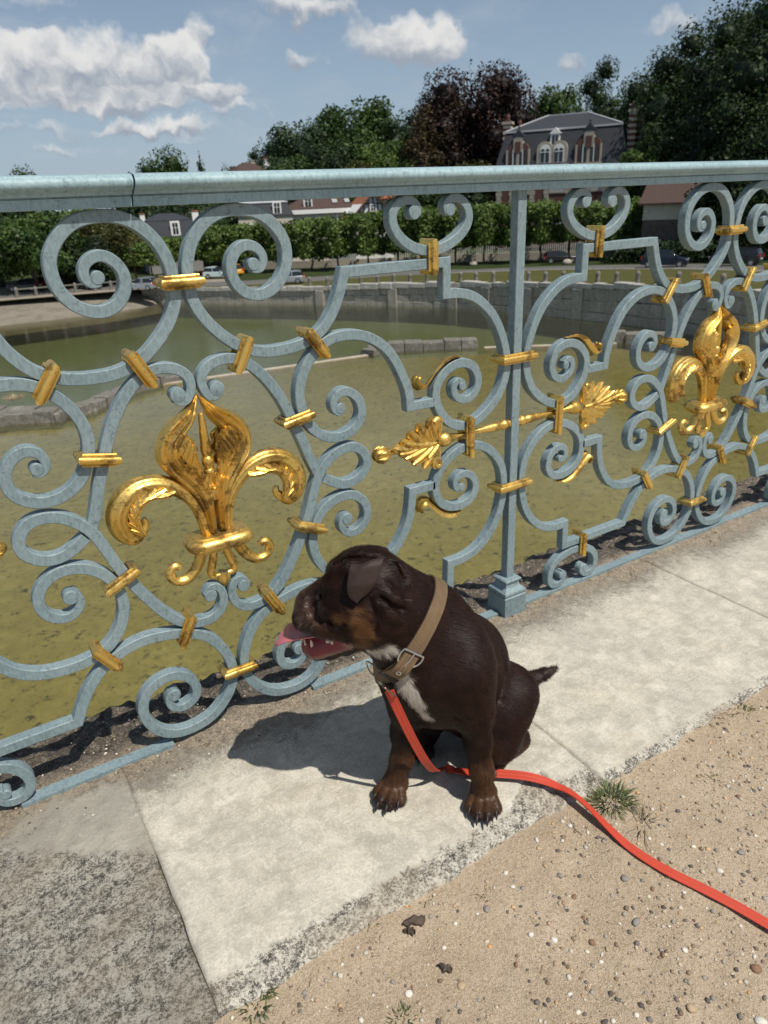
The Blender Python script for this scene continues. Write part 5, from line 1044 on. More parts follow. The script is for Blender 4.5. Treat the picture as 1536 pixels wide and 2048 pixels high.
D3 = 122; B2 = house(520, D3, GZ, 0.10, 'white house with slate mansard and pale zinc top'); k3 = ppm_at(D3); e3 = zat(520, 432, D3)-GZ; t3 = zat(520, 407, D3)-GZ; w3 = 50/k3
wallbox(B2, -w3, w3, 8, 0, e3, M_CREAM); mk('mansard_roof', [(-w3-.2, -.25, e3), (w3+.2, -.25, e3), (w3+.2, 8.2, e3), (-w3-.2, 8.2, e3), (-w3+.6, .7, t3), (w3-.6, .7, t3), (w3-.6, 7.3, t3), (-w3+.6, 7.3, t3)], [(0, 1, 5, 4), (1, 2, 6, 5), (2, 3, 7, 6), (3, 0, 4, 7), (3, 2, 1, 0)], M_SLATE, B2, 20); hiproof(B2, -w3+.6, w3-.6, .7, 7.3, t3+.14, t3+.9, (-1.5, 1.5), M_ZINC, 'zinc_roof', .15)
win(B2, 1.9, e3+.25, .9, 1.5, -.05, .22); win(B2, -2.6, e3-2.9, 1.0, 1.7, -.03, .12, M_GLASS, 1, M_GREY); win(B2, .4, e3-2.9, 1.0, 1.7, -.03, .12, M_GLASS, 1, M_GREY)
# --- half-timbered gable with orange roof
D4 = 118; k4 = ppm_at(D4); T4 = house(742, D4, GZ, 0.22, 'half timbered house with white gable and orange tiled roof'); w4 = 37/k4; e4 = zat(742, 425, D4)-GZ; r4 = zat(742, 385, D4)-GZ
MB().prism([(-w4, 0), (w4, 0), (w4, e4), (0, r4-.1), (-w4, e4)], 0, 9).make('wall', M_WHITE, T4, 20)
for s in (-1, 1):
    V = [(s*(w4+.6), -.7, e4-.75), (0, -.7, r4+.08), (0, 9.3, r4+.08), (s*(w4+.6), 9.3, e4-.75)]; V += [(x, y, z-.2) for x, y, z in V]; mk('roof', V, [(0, 1, 2, 3), (7, 6, 5, 4), (0, 4, 5, 1), (1, 5, 6, 2), (2, 6, 7, 3), (3, 7, 4, 0)], M_ORANGE, T4, 20)
    a, b = (s*(w4+.5), e4-.85), (0, r4-.12); MB().prism([a, (a[0], a[1]+.28), (b[0], b[1]+.22), (b[0], b[1]-.08)] if s < 0 else [(b[0], b[1]-.08), (b[0], b[1]+.22), (a[0], a[1]+.28), a], -.72, -.60).make('bargeboard', M_TIMBER, T4, None)
for x in np.linspace(-w4+.15, w4-.15, 9): MB().box(x-.09, x+.09, -.05, .01, 1, max(1.5, e4+(r4-e4)*(1-abs(x)/w4)-.25)).make('timber', M_TIMBER, T4, None)
for z in (e4-2.2, e4-.15, e4+1.25): hw_ = w4 if z <= e4 else w4*(1-(z-e4)/(r4-e4))-.1; MB().box(-hw_, hw_, -.065, .01, z-.1, z+.1).make('timber', M_TIMBER, T4, None)
win(T4, 0, e4+.25, .7, .8, -.09, .16); win(T4, .3, e4-1.9, 1.3, 1.5, -.09, .14)
oc = house(795, 131, GZ+1, 0.2, 'small orange tiled roof peeping between bushes'); wallbox(oc, -2.5, 2.5, 5, 0, zat(795, 396, 131)-GZ-1, M_CREAM); hiproof(oc, -2.5, 2.5, 0, 5, zat(795, 396, 131)-GZ-1, zat(795, 378, 131)-GZ-1, (-.8, .8), M_ORANGE)
# --- beige house with brown roof (right)
D5 = 98; k5 = ppm_at(D5); zb5 = float(zg(*on(1340, D5)[:2])); E5 = house(1366, D5, zb5, math.radians(-8), 'beige boarded house with brown tiled roof and brick ground floor'); e5 = zat(1345, 403, D5)-zb5; r5 = zat(1345, 362, D5)-zb5; w5 = 57/k5; m5 = zat(1345, 437, D5)-zb5
wallbox(E5, -w5+.003, w5-.003, 8, m5, e5, M_BEIGE); wallbox(E5, -w5, w5, 8, -.5, m5, simple('dark_rubble', (.10, .085, .07), .9, 0, .4, 2, .4, world_=True), 'ground_floor')
V = [(-w5-.5, -.7, e5-.1), (w5+.5, -.7, e5-.1), (w5+.5, 4, r5+.1), (-w5-.5, 4, r5+.1), (-w5-.5, 8.7, e5-.1), (w5+.5, 8.7, e5-.1)]; V += [(x, y, z-.18) for x, y, z in V]
mk('roof', V, [(0, 1, 2, 3), (3, 2, 5, 4), (0, 3, 9, 6), (3, 4, 10, 9), (1, 7, 8, 2), (2, 8, 11, 5), (0, 6, 7, 1), (4, 5, 11, 10), (6, 9, 8, 7), (9, 10, 11, 8)], M_TILE, E5, 20)
for s in (-1, 1): MB().prism([(-.01, 0), (.01, 0), (.01, 1)], 0, .01) if False else None
mk('gable', [(-w5, 0, e5), (-w5, 8, e5), (-w5, 4, r5-.1), (-w5+.2, 0, e5), (-w5+.2, 8, e5), (-w5+.2, 4, r5-.1)], [(0, 2, 1), (3, 4, 5), (0, 3, 5, 2), (2, 5, 4, 1)], M_BEIGE, E5, 20)
for i, z in enumerate(np.arange(m5+.12, e5, .24)): MB().box(-w5-.02, w5+.02, -.025-.004*(i % 2), -.003, z, z+.215).make('board', M_BEIGE, E5, None)
MB().box(-w5-.05, w5+.05, -.06, .0, m5-.1, m5+.08).make('band', M_BEIGE, E5, None); win(E5, -1.9, .4, 1.1, 1.7, -.03, .14, M_GLASS, 1); win(E5, 2.6, m5+.9, .9, 1.5, -.05, .12); win(E5, 1.2, .4, 1.2, 1.6, -.03, .14, M_GLASS, 1); MB().box(-3.6, -3.3, -.6, -.05, e5-1, e5-.9).make('bracket', M_WHITE, E5, None)
# --- red roofed house above the rail
D6 = 152; F6 = house(507, D6, -4, 0.3, 'house with brown hipped roof and pale chimneys above the handrail'); k6 = ppm_at(D6); e6 = zat(507, 345, D6)+4; r6 = zat(507, 322, D6)+4; w6 = 36/k6
wallbox(F6, -w6, w6, 8, 0, e6, M_CREAM); hiproof(F6, -w6, w6, 0, 8, e6, r6, (-1.0, .5), M_TILE); chimney(F6, .9, 4, e6, r6+.2, .8, M_STONE, M_STONE, False); chimney(F6, w6+.2, 5, e6-2, zat(545, 316, D6)+4, .75, M_WHITE, M_STONE, True); chimney(F6, w6+1.1, 6.5, e6-2, zat(551, 324, D6)+4, .6, M_WHITE, M_STONE, False)
# --- garden wall and railings behind the clipped row
gw = empty('garden_wall', tuple(on(760, 112)), 'low garden wall with railings behind the clipped trees', 'wall')
P_ = [on(px, d) for px, d in ((470, 116), (650, 111.5), (830, 111), (1000, 111), (1240, 110))]; L0 = np.array(gw.location)
for a, b in zip(P_[:-1], P_[1:]):
    T = (b-a)/np.linalg.norm(b-a); N = np.array([-T[1], T[0], 0])*.15; a2, b2 = a-L0, b-L0; za, zb_ = float(zg(*a[:2]))-GZ, float(zg(*b[:2]))-GZ
    mk('wall', [a2-N+[0, 0, za-.2], b2-N+[0, 0, zb_-.2], b2+N+[0, 0, zb_-.2], a2+N+[0, 0, za-.2], a2-N+[0, 0, za+.9], b2-N+[0, 0, zb_+.9], b2+N+[0, 0, zb_+.9], a2+N+[0, 0, za+.9]], [(0, 3, 2, 1), (4, 5, 6, 7), (0, 1, 5, 4), (1, 2, 6, 5), (2, 3, 7, 6), (3, 0, 4, 7)], M_STONE, gw, 20)
    n = int(np.linalg.norm(b-a)/.28); mb = MB()
    for i in range(n):
        q = a2+(b2-a2)*i/n; z = za+(zb_-za)*i/n+.9; mb.box(q[0]-.03, q[0]+.03, q[1]-.03, q[1]+.03, z, z+1.1)
    rr_ = mb.make('railings', M_WHITE, gw, None); rr_['kind'] = 'stuff'
# --- street lamp
p = on(207, 108); lp = empty('street_lamp', tuple(p), 'white street lamp among the trees left of the silver car', 'lamp'); hz = zat(207, 492, 108)-GZ; MB().lathe([(.11, 0), (.08, 1), (.06, hz-.4)], (0, 0, 0), 'z', 8).make('pole', M_GREY, lp, 40); MB().lathe([(.12, hz-.4), (.30, hz-.25), (.30, hz-.1), (.2, hz+.25), (.34, hz+.75), (.05, hz+.85)], (0, 0, 0), 'z', 10).make('lantern', M_WHITE, lp, 40)
# ------------------------------------------------------------------ cars
def car_paint(name, c, metal=.3):
    m, t, b = newmat(name); b.inputs['Base Color'].default_value = (*c, 1); b.inputs['Metallic'].default_value = metal; b.inputs['Roughness'].default_value = .3; b.inputs['Coat Weight'].default_value = .6; return m
M_TYRE = simple('tyre', (.015, .015, .015), .8); M_RIM = simple('rim', (.5, .5, .5), .35, .8, .1, 5); M_RED = simple('red_lamp', (.45, .02, .015), .2); M_LAMP = simple('clear_lamp', (.75, .75, .75), .1); M_TRIM = simple('black_trim', (.02, .02, .02), .5)
def car(px, py, heading, paint, label, L=4.1, H_=1.48, W_=1.75, kind='hatch', dist=None, group='cars parked beyond the pond'):
    p = ghit(px, py) if dist is None else on(px, dist); p[2] = float(zg(p[0], p[1]))
    a = az(px); root = empty('parked_car', tuple(p), label, 'car', group); root.rotation_euler = (0, 0, math.atan2(a[1], a[0])-PI/2+heading)
    g = .20; hl = L/2; suv = kind == 'suv'; bel = H_*(.60 if not suv else .62)
    low = [(-hl, g+.05), (hl-.05, g+.02), (hl, g+.25), (hl-.06, bel-.22), (hl-.25, bel-.12), (hl-1.0, bel-.02), (-hl+.12, bel+.02), (-hl, bel-.25)]
    top = [(hl-1.05, bel-.04), (hl-1.75, H_-.08), (hl-2.1, H_), (-hl+.9, H_), (-hl+.35, H_-.06), (-hl+.08, bel)]
    def shell(prof, w0, w1, zref):
        V = []; n = len(prof); zmin, zmax = zref
        for s in (-1, 1):
            for x, z in prof: t = max(0, (z-zmin)/(zmax-zmin)); V.append((x, s*(w0+(w1-w0)*t)/2, z))
        return V, [tuple(range(n)), tuple(range(2*n-1, n-1, -1))]+[(i, n+i, n+(i+1) % n, (i+1) % n) for i in range(n)]
    V, F = shell(low, W_, W_*.97, (g, bel)); b = mk('body', V, F, paint, root, 25); md = b.modifiers.new('b', 'BEVEL'); md.width = .07; md.segments = 2
    V, F = shell(top, W_*.95, W_*.74, (bel, H_)); c = mk('cabin', V, F, M_GLASS, root, 25); md = c.modifiers.new('b', 'BEVEL'); md.width = .05; md.segments = 2
    V, F = shell([(hl-1.80, H_-.10), (hl-2.1, H_+.012), (-hl+.9, H_+.012), (-hl+.30, H_-.05), (-hl+.5, H_-.09)], W_*.79, W_*.755, (H_-.1, H_)); mk('roof', V, F, paint, root, 25)
    for xs in ((hl-2.35, hl-2.25), (-hl+1.35, -hl+1.45)):
        for s in (-1, 1): mk('pillar', [(xs[0], s*W_*.478, bel), (xs[1], s*W_*.478, bel), (xs[1]-.03, s*W_*.382, H_-.03), (xs[0]-.03, s*W_*.382, H_-.03), (xs[0], s*(W_*.478-.05), bel), (xs[1], s*(W_*.478-.05), bel), (xs[1]-.03, s*(W_*.382-.05), H_-.03), (xs[0]-.03, s*(W_*.382-.05), H_-.03)], [(0, 1, 2, 3), (7, 6, 5, 4), (0, 4, 5, 1), (3, 2, 6, 7), (0, 3, 7, 4), (1, 5, 6, 2)], paint, root, None)
    for x in (hl-.80, -hl+.72):
        for s in (-1, 1):
            w = MB().lathe([(.12, -.11), (.30, -.11), (.325, -.07), (.325, .07), (.30, .11), (.12, .11)], (x, s*(W_/2-.08), .325), 'y', 16).make('wheel', M_TYRE, root, 40); MB().lathe([(0, -.125), (.20, -.12), (.20, .12), (0, .125)], (x, s*(W_/2-.08), .325), 'y', 12).make('rim', M_RIM, w, 40)
    for s in (-1, 1):
        MB().box(hl-.30, hl-.02, s*W_*.36-.17, s*W_*.36+.17, bel-.36, bel-.20).make('headlight', M_LAMP, root, None); MB().box(-hl-.015, -hl+.10, s*W_*.40-.12, s*W_*.40+.12, bel-.30, bel+.05).make('tail_light', M_RED, root, None); MB().box(hl-1.25, hl-1.1, s*W_*.52-.08, s*W_*.52+.08, bel, bel+.14).make('mirror', paint, root, None)
    MB().box(-hl-.02, -hl+.03, -.26, .26, .62, .74).make('plate', M_WHITE, root, None); MB().box(hl-.02, hl+.02, -.5, .5, g+.15, g+.35).make('grille', M_TRIM, root, None)
    return root
P_SIL = car_paint('silver_paint', (.42, .44, .46), .6); P_MINT = car_paint('pale_mint_paint', (.52, .62, .62), .1); P_YEL = car_paint('yellow_paint', (.65, .30, .02), 0); P_GRY = car_paint('light_grey_paint', (.40, .42, .44), .5); P_NAVY = car_paint('navy_paint', (.012, .020, .045), .3); P_BLK = car_paint('black_paint', (.010, .010, .012), .2)
car(286, 580, PI-.55, P_SIL, 'silver hatchback seen from behind near the left spiral', L=3.9); car(407, 556, -.35, P_MINT, 'pale mint hatchback next to the yellow car', L=3.7, dist=103); car(434, 553, 2.2, P_YEL, 'yellow car parked behind the pale mint one', L=4.0, dist=106); car(552, 574, PI-.12, P_GRY, 'light grey hatchback on the road seen through the second spiral', L=4.2, dist=90)
car(128, 583, 2.0, P_NAVY, 'dark blue car half hidden by the first spiral', L=4.0, dist=101); car(18, 572, PI-.5, P_BLK, 'black car in the shade at far left', L=4.2, dist=106); car(-8, 575, PI-.6, P_BLK, 'dark car cut by the left edge', L=4.2, dist=105); car(60, 560, 2.4, P_BLK, 'dark car under the trees right of the black one', L=4.1, dist=110)
car(1352, 541, -.10, P_NAVY, 'navy suv on the road at the right', L=4.6, H_=1.66, kind='suv', dist=84); car(1500, 528, PI-.25, P_BLK, 'black suv with glowing red rear lamp near the right edge', L=4.7, H_=1.7, kind='suv', dist=82); car(1132, 520, .2, P_BLK, 'black car in the tree shade right of the post', L=4.3, dist=101)
# two pale boulders on the verge
for px, py, s in ((948, 530, .55), (1136, 527, .6)):
    g = ghit(px, py); V, F = PP[3]; o = mknp('boulder', V*s, F, M_STONE, None, None, True); o.location = (g[0], g[1], g[2]+s*.3); props(o, 'pale boulder on the grass left of the post' if px < 1000 else 'pale boulder on the grass beside the black car', 'boulder')
# ------------------------------------------------------------------ the dog (one continuous skin grown from a smooth blend of muscle shapes)
DQ = np.array([-.60, -.46, 0.0]); DD = np.array([.57625, .81727, 0]); DR = np.array([.81727, -.57625, 0])   # local frame: R to the right, D away, z up
def dl2w(P): P = np.asarray(P, float); return DQ+P[..., 0:1]*DR+P[..., 1:2]*DD+P[..., 2:3]*np.array([0, 0, 1.0])
def dw2l(P): P = np.asarray(P, float)-DQ; return np.stack([P@DR, P@DD, P[..., 2]], -1)
def smin(a, b, k):
    h = np.maximum(k-np.abs(a-b), 0)/k; return np.minimum(a, b)-h*h*k*.25
def sd_cap(p, a, b, ra, rb):
    a = np.array(a); b = np.array(b); ab = b-a; t = np.clip(((p-a)@ab)/(ab@ab), 0, 1)
    return np.linalg.norm(p-(a+t[..., None]*ab), axis=-1)-(ra+(rb-ra)*t)
def rotm(rx, ry, rz):
    return np.array(Matrix.Rotation(rz, 3, 'Z') @ Matrix.Rotation(ry, 3, 'Y') @ Matrix.Rotation(rx, 3, 'X'))
def sd_ell(p, c, r, rot=None):
    q = p-np.array(c)
    if rot is not None: q = q@rotm(*rot)
    r = np.array(r); k0 = np.linalg.norm(q/r, axis=-1); k1 = np.linalg.norm(q/(r*r), axis=-1)
    return k0*(k0-1)/np.maximum(k1, 1e-6)
HC = -.030      # depth of the head's middle plane
PR = []         # (kind, args, blend)
def C(a, b, ra, rb, k=.03): PR.append(('c', (a, b, ra, rb), k))
def EL(c, r, k=.03, rot=None): PR.append(('e', (c, r, rot), k))
# trunk
C((-.012, .035, .322), (.036, .125, .215), .098, .104, .05)
C((.030, .120, .212), (.086, .180, .116), .106, .097, .05)
C((.006, .050, .362), (.062, .130, .260), .064, .076, .05)
C((-.020, .004, .312), (.002, .02, .250), .074, .072, .05)          # brisket
EL((.104, .180, .082), (.078, .078, .078), .04)                        # rump on the ground
# shoulders and fore legs
for (sh, el, wr, ft, s) in (((.052, .002, .310), (.076, -.006, .215), (.090, -.026, .085), (.094, -.030, .030), 1), ((-.056, .022, .300), (-.060, .008, .215), (-.073, .002, .085), (-.088, -.004, .030), -1)):
    EL(tuple(np.array(sh)+np.array([0, .004, 0])), (.056 if s > 0 else .046, .060, .085), .04)
    C(sh, el, .052 if s > 0 else .044, .0350 if s > 0 else .031, .035); C(el, tuple((np.array(el)+np.array(wr))/2+np.array([0, .004, 0])), .0350 if s > 0 else .031, .0245, .02)
    C(tuple((np.array(el)+np.array(wr))/2+np.array([0, .004, 0])), wr, .0245, .0210, .02); C(wr, ft, .0210, .023, .016)
# paws with four toes each
CLAWS = []
def paw(c, ang, s=1.0):
    c = np.array(c); f = np.array([math.cos(ang), math.sin(ang), 0]); l = np.array([-f[1], f[0], 0]); u = np.array([0, 0, 1.0])
    EL(tuple(c+u*.022-f*.006*s), (.027*s, .026*s, .022), .012)
    for j, (o, fw, dz) in enumerate(((-.0235, .024, -.003), (-.0088, .045, 0), (.0088, .045, 0), (.0235, .024, -.003))):
        a = c+l*o*s*.75+f*.004+u*.026; b = c+l*o*s*1.12+f*fw*s+u*(.016+dz*.5)
        C(tuple(a), tuple(b), .0100*s, .0122*s, .0022)
        e = b+f*.012*s+u*.002
        CLAWS.append((e, f*.8+l*o*6))
paw((.095, -.034, 0), math.radians(-97), 1.0); paw((-.092, -.010, 0), math.radians(-112), 1.0)
# hind legs: folded thigh, knee, hock and foot flat on the stone
EL((.144, .110, .122), (.052, .085, .086), .035, (0, .25, -.5))
C((.160, .130, .150), (.128, .062, .085), .062, .046, .03)
C((.130, .062, .075), (.178, .120, .035), .036, .026, .02)
C((.185, .125, .028), (.128, .068, .022), .024, .021, .014)
paw((.122, .060, 0), math.radians(-140), .82)
EL((.000, .205, .110), (.060, .075, .080), .035)
C((-.010, .165, .075), (-.02, .150, .03), .040, .028, .02); paw((-.030, .120, 0), math.radians(-110), .85)
# tail
C((.165, .215, .105), (.222, .222, .122), .024, .0150, .02); C((.222, .222, .122), (.252, .232, .128), .0150, .012, .01); C((.252, .232, .128), (.282, .240, .142), .012, .0035, .008)
# neck
C((-.015, .040, .365), (-.085, -.012, .465), .088, .074, .035)
C((-.004, .055, .415), (-.070, -.002, .485), .050, .046, .03)
C((-.070, -.030, .400), (-.105, -.035, .445), .056, .050, .03)        # throat
# head
EL((-.121, HC, .524), (.068, .073, .065), .03)
EL((-.154, HC, .533), (.038, .056, .034), .025)
for s in (-1, 1):
    EL((-.128, HC+s*.052, .478), (.046, .034, .048), .03)             # cheek muscle
    EL((-.179, HC+s*.034, .532), (.020, .020, .017), .016)            # brow
    C((-.180, HC+s*.050, .505), (-.150, HC+s*.062, .500), .016, .018, .02)  # cheek bone
    C((-.236, HC+s*.027, .463), (-.198, HC+s*.047, .461), .0220, .0210, .012) # hanging lip
    C((-.198, HC+s*.046, .460), (-.150, HC+s*.056, .460), .020, .023, .016)
C((-.180, HC, .484), (-.222, HC, .470), .045, .036, .02)
C((-.215, HC-.018, .472), (-.225, HC-.018, .467), .031, .028, .012); C((-.215, HC+.018, .472), (-.225, HC+.018, .467), .031, .028, .012)
EL((-.2445, HC, .481), (.0125, .023, .019), .006)                       # nose pad
C((-.205, HC, .513), (-.231, HC, .497), .016, .012, .016)             # bridge
# lower jaw hangs open
C((-.130, HC, .442), (-.205, HC, .397), .044, .031, .022); C((-.205, HC, .397), (-.231, HC, .388), .031, .023, .012)
for s in (-1, 1): C((-.150, HC+s*.043, .432), (-.222, HC+s*.022, .392), .022, .017, .012)
def sdf(P, cut=True):
    d = np.full(P.shape[:-1], 9.0)
    for kind, a, k in PR:
        if kind == 'c': di = sd_cap(P, *a)
        else: di = sd_ell(P, *a)
        d = smin(d, di, k)
    if cut:
        for a, b, ra, rb, k in CUTS:
            di = sd_cap(P, a, b, ra, rb); h = np.maximum(k-np.abs(d+di), 0)/k
            d = np.maximum(d, -di)+h*h*k*.25
    return d
CUTS = []
# mouth opening
CUTS.append(((-.290, HC, .4255), (-.165, HC, .4435), .0190, .006, .006))
for s in (-1, 1): CUTS.append(((-.280, HC+s*.028, .4250), (-.158, HC+s*.066, .4465), .0185, .0035, .006)); CUTS.append(((-.270, HC+s*.05, .4250), (-.160, HC+s*.085, .4465), .0175, .0035, .006))

def hit(px, py, cut=False):
    """where the line of sight through a photo pixel meets the dog"""
    d = np.array(pix_dir(px, py)); t = .75
    for _ in range(70):
        p = dw2l(CAMP+d*t)[None]; s = float(sdf(p, cut)[0]); t += s*.8
        if abs(s) < 3e-4 or t > 2.5: break
    return dw2l(CAMP+d*t), t < 2.4
def crease(pts, r=.0042, k=.005, sink=.0012):
    r = r*1.9
    H = [hit(*q) for q in pts]; H = [h[0] for h in H if h[1]]
    for a, b in zip(H[:-1], H[1:]): CUTS.append((tuple(a), tuple(b), r, r*.8, k))
for pts, r in (([(618, 1192), (616, 1212), (624, 1230), (642, 1243)], .0042), ([(628, 1188), (628, 1208), (640, 1226), (664, 1240), (690, 1246)], .0036), ([(672, 1124), (700, 1119), (735, 1116)], .0034), 
               ([(652, 1142), (672, 1130), (690, 1127)], .0028), ([(756, 1192), (778, 1210), (800, 1216)], .0028), ([(768, 1160), (790, 1180), (806, 1200)], .0022), ([(775, 1120), (790, 1132), (800, 1150)], .0028), ([(735, 1200), (750, 1235), (745, 1270)], .0034),
               ([(1000, 1300), (1010, 1350), (998, 1400), (985, 1440)], .0024), ([(905, 1430), (940, 1450)], .0018)):
    crease(pts, r)
def ridge(pts, r=.0065, k=.014):
    H = [hit(*q) for q in pts]; H = [h[0] for h in H if h[1]]
    for a, b in zip(H[:-1], H[1:]): C(tuple(a+np.array([.001, .002, -.002])), tuple(b+np.array([.001, .002, -.002])), r, r, k)
CUTS_, CUTS = CUTS, []
for pts, r in (([(668, 1130), (700, 1125), (730, 1122)], .006), ([(692, 1114), (718, 1105), (748, 1106)], .0055), ([(640, 1150), (662, 1138), (690, 1134)], .0055), ([(786, 1128), (800, 1140), (808, 1160)], .0065), ([(624, 1196), (622, 1214), (632, 1232), (652, 1246)], .006), ([(640, 1200), (648, 1222), (672, 1236), (700, 1240)], .006), ([(764, 1186), (785, 1198), (806, 1204)], .0050), ([(760, 1210), (778, 1228), (792, 1238)], .0050)):
    ridge(pts, r)
CUTS = CUTS_
# nostril and eye sockets
for s in (-1, 1): CUTS.append(((-.2575, HC+s*.012, .484), (-.2535, HC+s*.018, .476), .0038, .0030, .003))
EYE, _ok = hit(634, 1196)
CUTS.append((tuple(EYE), tuple(EYE+np.array([.006, .002, 0])), .0062, .005, .004))

def surface_nets(lo, hi, h, f):
    n = [int(math.ceil((b-a)/h))+1 for a, b in zip(lo, hi)]
    ax = [lo[i]+h*np.arange(n[i]) for i in range(3)]
    D = np.empty(n, np.float32)
    B = 10; half = B*h*.5
    for i0 in range(0, n[0], B):
        for j0 in range(0, n[1], B):
            c = np.array([[ax[0][i0]+half, ax[1][j0]+half, ax[2][k]+half] for k in range(0, n[2], B)]); dc = f(c)
            for q, k0 in enumerate(range(0, n[2], B)):
                sl = (slice(i0, i0+B), slice(j0, j0+B), slice(k0, k0+B))
                if abs(dc[q]) > half*1.75+.022: D[sl] = dc[q]
                else: D[sl] = f(np.stack(np.meshgrid(ax[0][sl[0]], ax[1][sl[1]], ax[2][sl[2]], indexing='ij'), -1))
    S = D < 0
    c = [S[i:n[0]-1+i, j:n[1]-1+j, k:n[2]-1+k] for i in (0, 1) for j in (0, 1) for k in (0, 1)]
    cnt = sum(x.astype(np.int8) for x in c); act = (cnt > 0) & (cnt < 8)
    idx = -np.ones(act.shape, np.int64); ijk = np.argwhere(act); idx[act] = np.arange(len(ijk))
    acc = np.zeros((len(ijk), 3)); num = np.zeros(len(ijk))
    cor = [(i, j, k) for i in (0, 1) for j in (0, 1) for k in (0, 1)]
    for a in cor:
        for axis in range(3):
            if a[axis] == 1: continue
            b = list(a); b[axis] = 1
            A = ijk+np.array(a); B = ijk+np.array(b)
            da = D[A[:, 0], A[:, 1], A[:, 2]]; db = D[B[:, 0], B[:, 1], B[:, 2]]; m = (da < 0) != (db < 0)
            t = np.where(m, da/np.where(m, da-db, 1), 0); p = np.array(a)+0.0*acc; p[:, axis] += t
            acc[m] += p[m]; num[m] += 1
    V = np.array(lo)+h*(ijk+acc/num[:, None])
    F = []
    for axis in range(3):
        o1, o2 = [(1, 2), (2, 0), (0, 1)][axis]
        sl0 = [slice(None)]*3; sl1 = [slice(None)]*3; sl0[axis] = slice(0, -1); sl1[axis] = slice(1, None)
        s0 = S[tuple(sl0)]; s1 = S[tuple(sl1)]; e = np.argwhere(s0 != s1); e = e[(e[:, o1] > 0) & (e[:, o2] > 0) & (e[:, o1] < n[o1]-1) & (e[:, o2] < n[o2]-1)]
        flip = ~s0[e[:, 0], e[:, 1], e[:, 2]]
        q = []
        for d1, d2 in ((0, 0), (1, 0), (1, 1), (0, 1)):
            w = e.copy(); w[:, o1] -= d1; w[:, o2] -= d2; q.append(idx[w[:, 0], w[:, 1], w[:, 2]])
        q = np.stack(q, 1); q[flip] = q[flip][:, ::-1]; F.append(q)
    return V, np.concatenate(F)
DV, DF = surface_nets((-.30, -.16, -.012), (.315, .315, .63), .0029, sdf)
# relax a little
def relax_mesh(V, F, it, lam=.5):
    e = np.concatenate([F[:, [0, 1]], F[:, [1, 2]], F[:, [2, 3]], F[:, [3, 0]]]); e = np.concatenate([e, e[:, ::-1]])
    deg = np.bincount(e[:, 0], minlength=len(V))[:, None]
    for _ in range(it):
        s = np.stack([np.bincount(e[:, 0], weights=V[e[:, 1], k], minlength=len(V)) for k in range(3)], 1)
        V = V+lam*(s/deg-V)
    return V
DV = relax_mesh(DV, DF, 2)
DV[:, 2] = np.maximum(DV[:, 2], .0015)
def vnoise(P, s, seed=0):
    """cheap smooth value noise from summed sines"""
    r = np.random.default_rng(seed); out = 0
    for k in range(7):
        d = r.normal(size=3); d /= np.linalg.norm(d); out = out+np.sin((P@d)*s*(.7+.9*r.random())*2*PI+r.random()*6.28)
    return out/3.0
def near(P, pts, rad):
    """soft mask around a poly-line of local points"""
    m = np.zeros(len(P))
    for a, b, r in pts:
        d = sd_cap(P, a, b, 0.0, 0.0)+vnoise(P, 60, 3)*.004+vnoise(P, 160, 4)*.002
        m = np.maximum(m, np.clip((r-d)/rad+.5, 0, 1))
    return m
def H(px, py): return tuple(hit(px, py)[0])
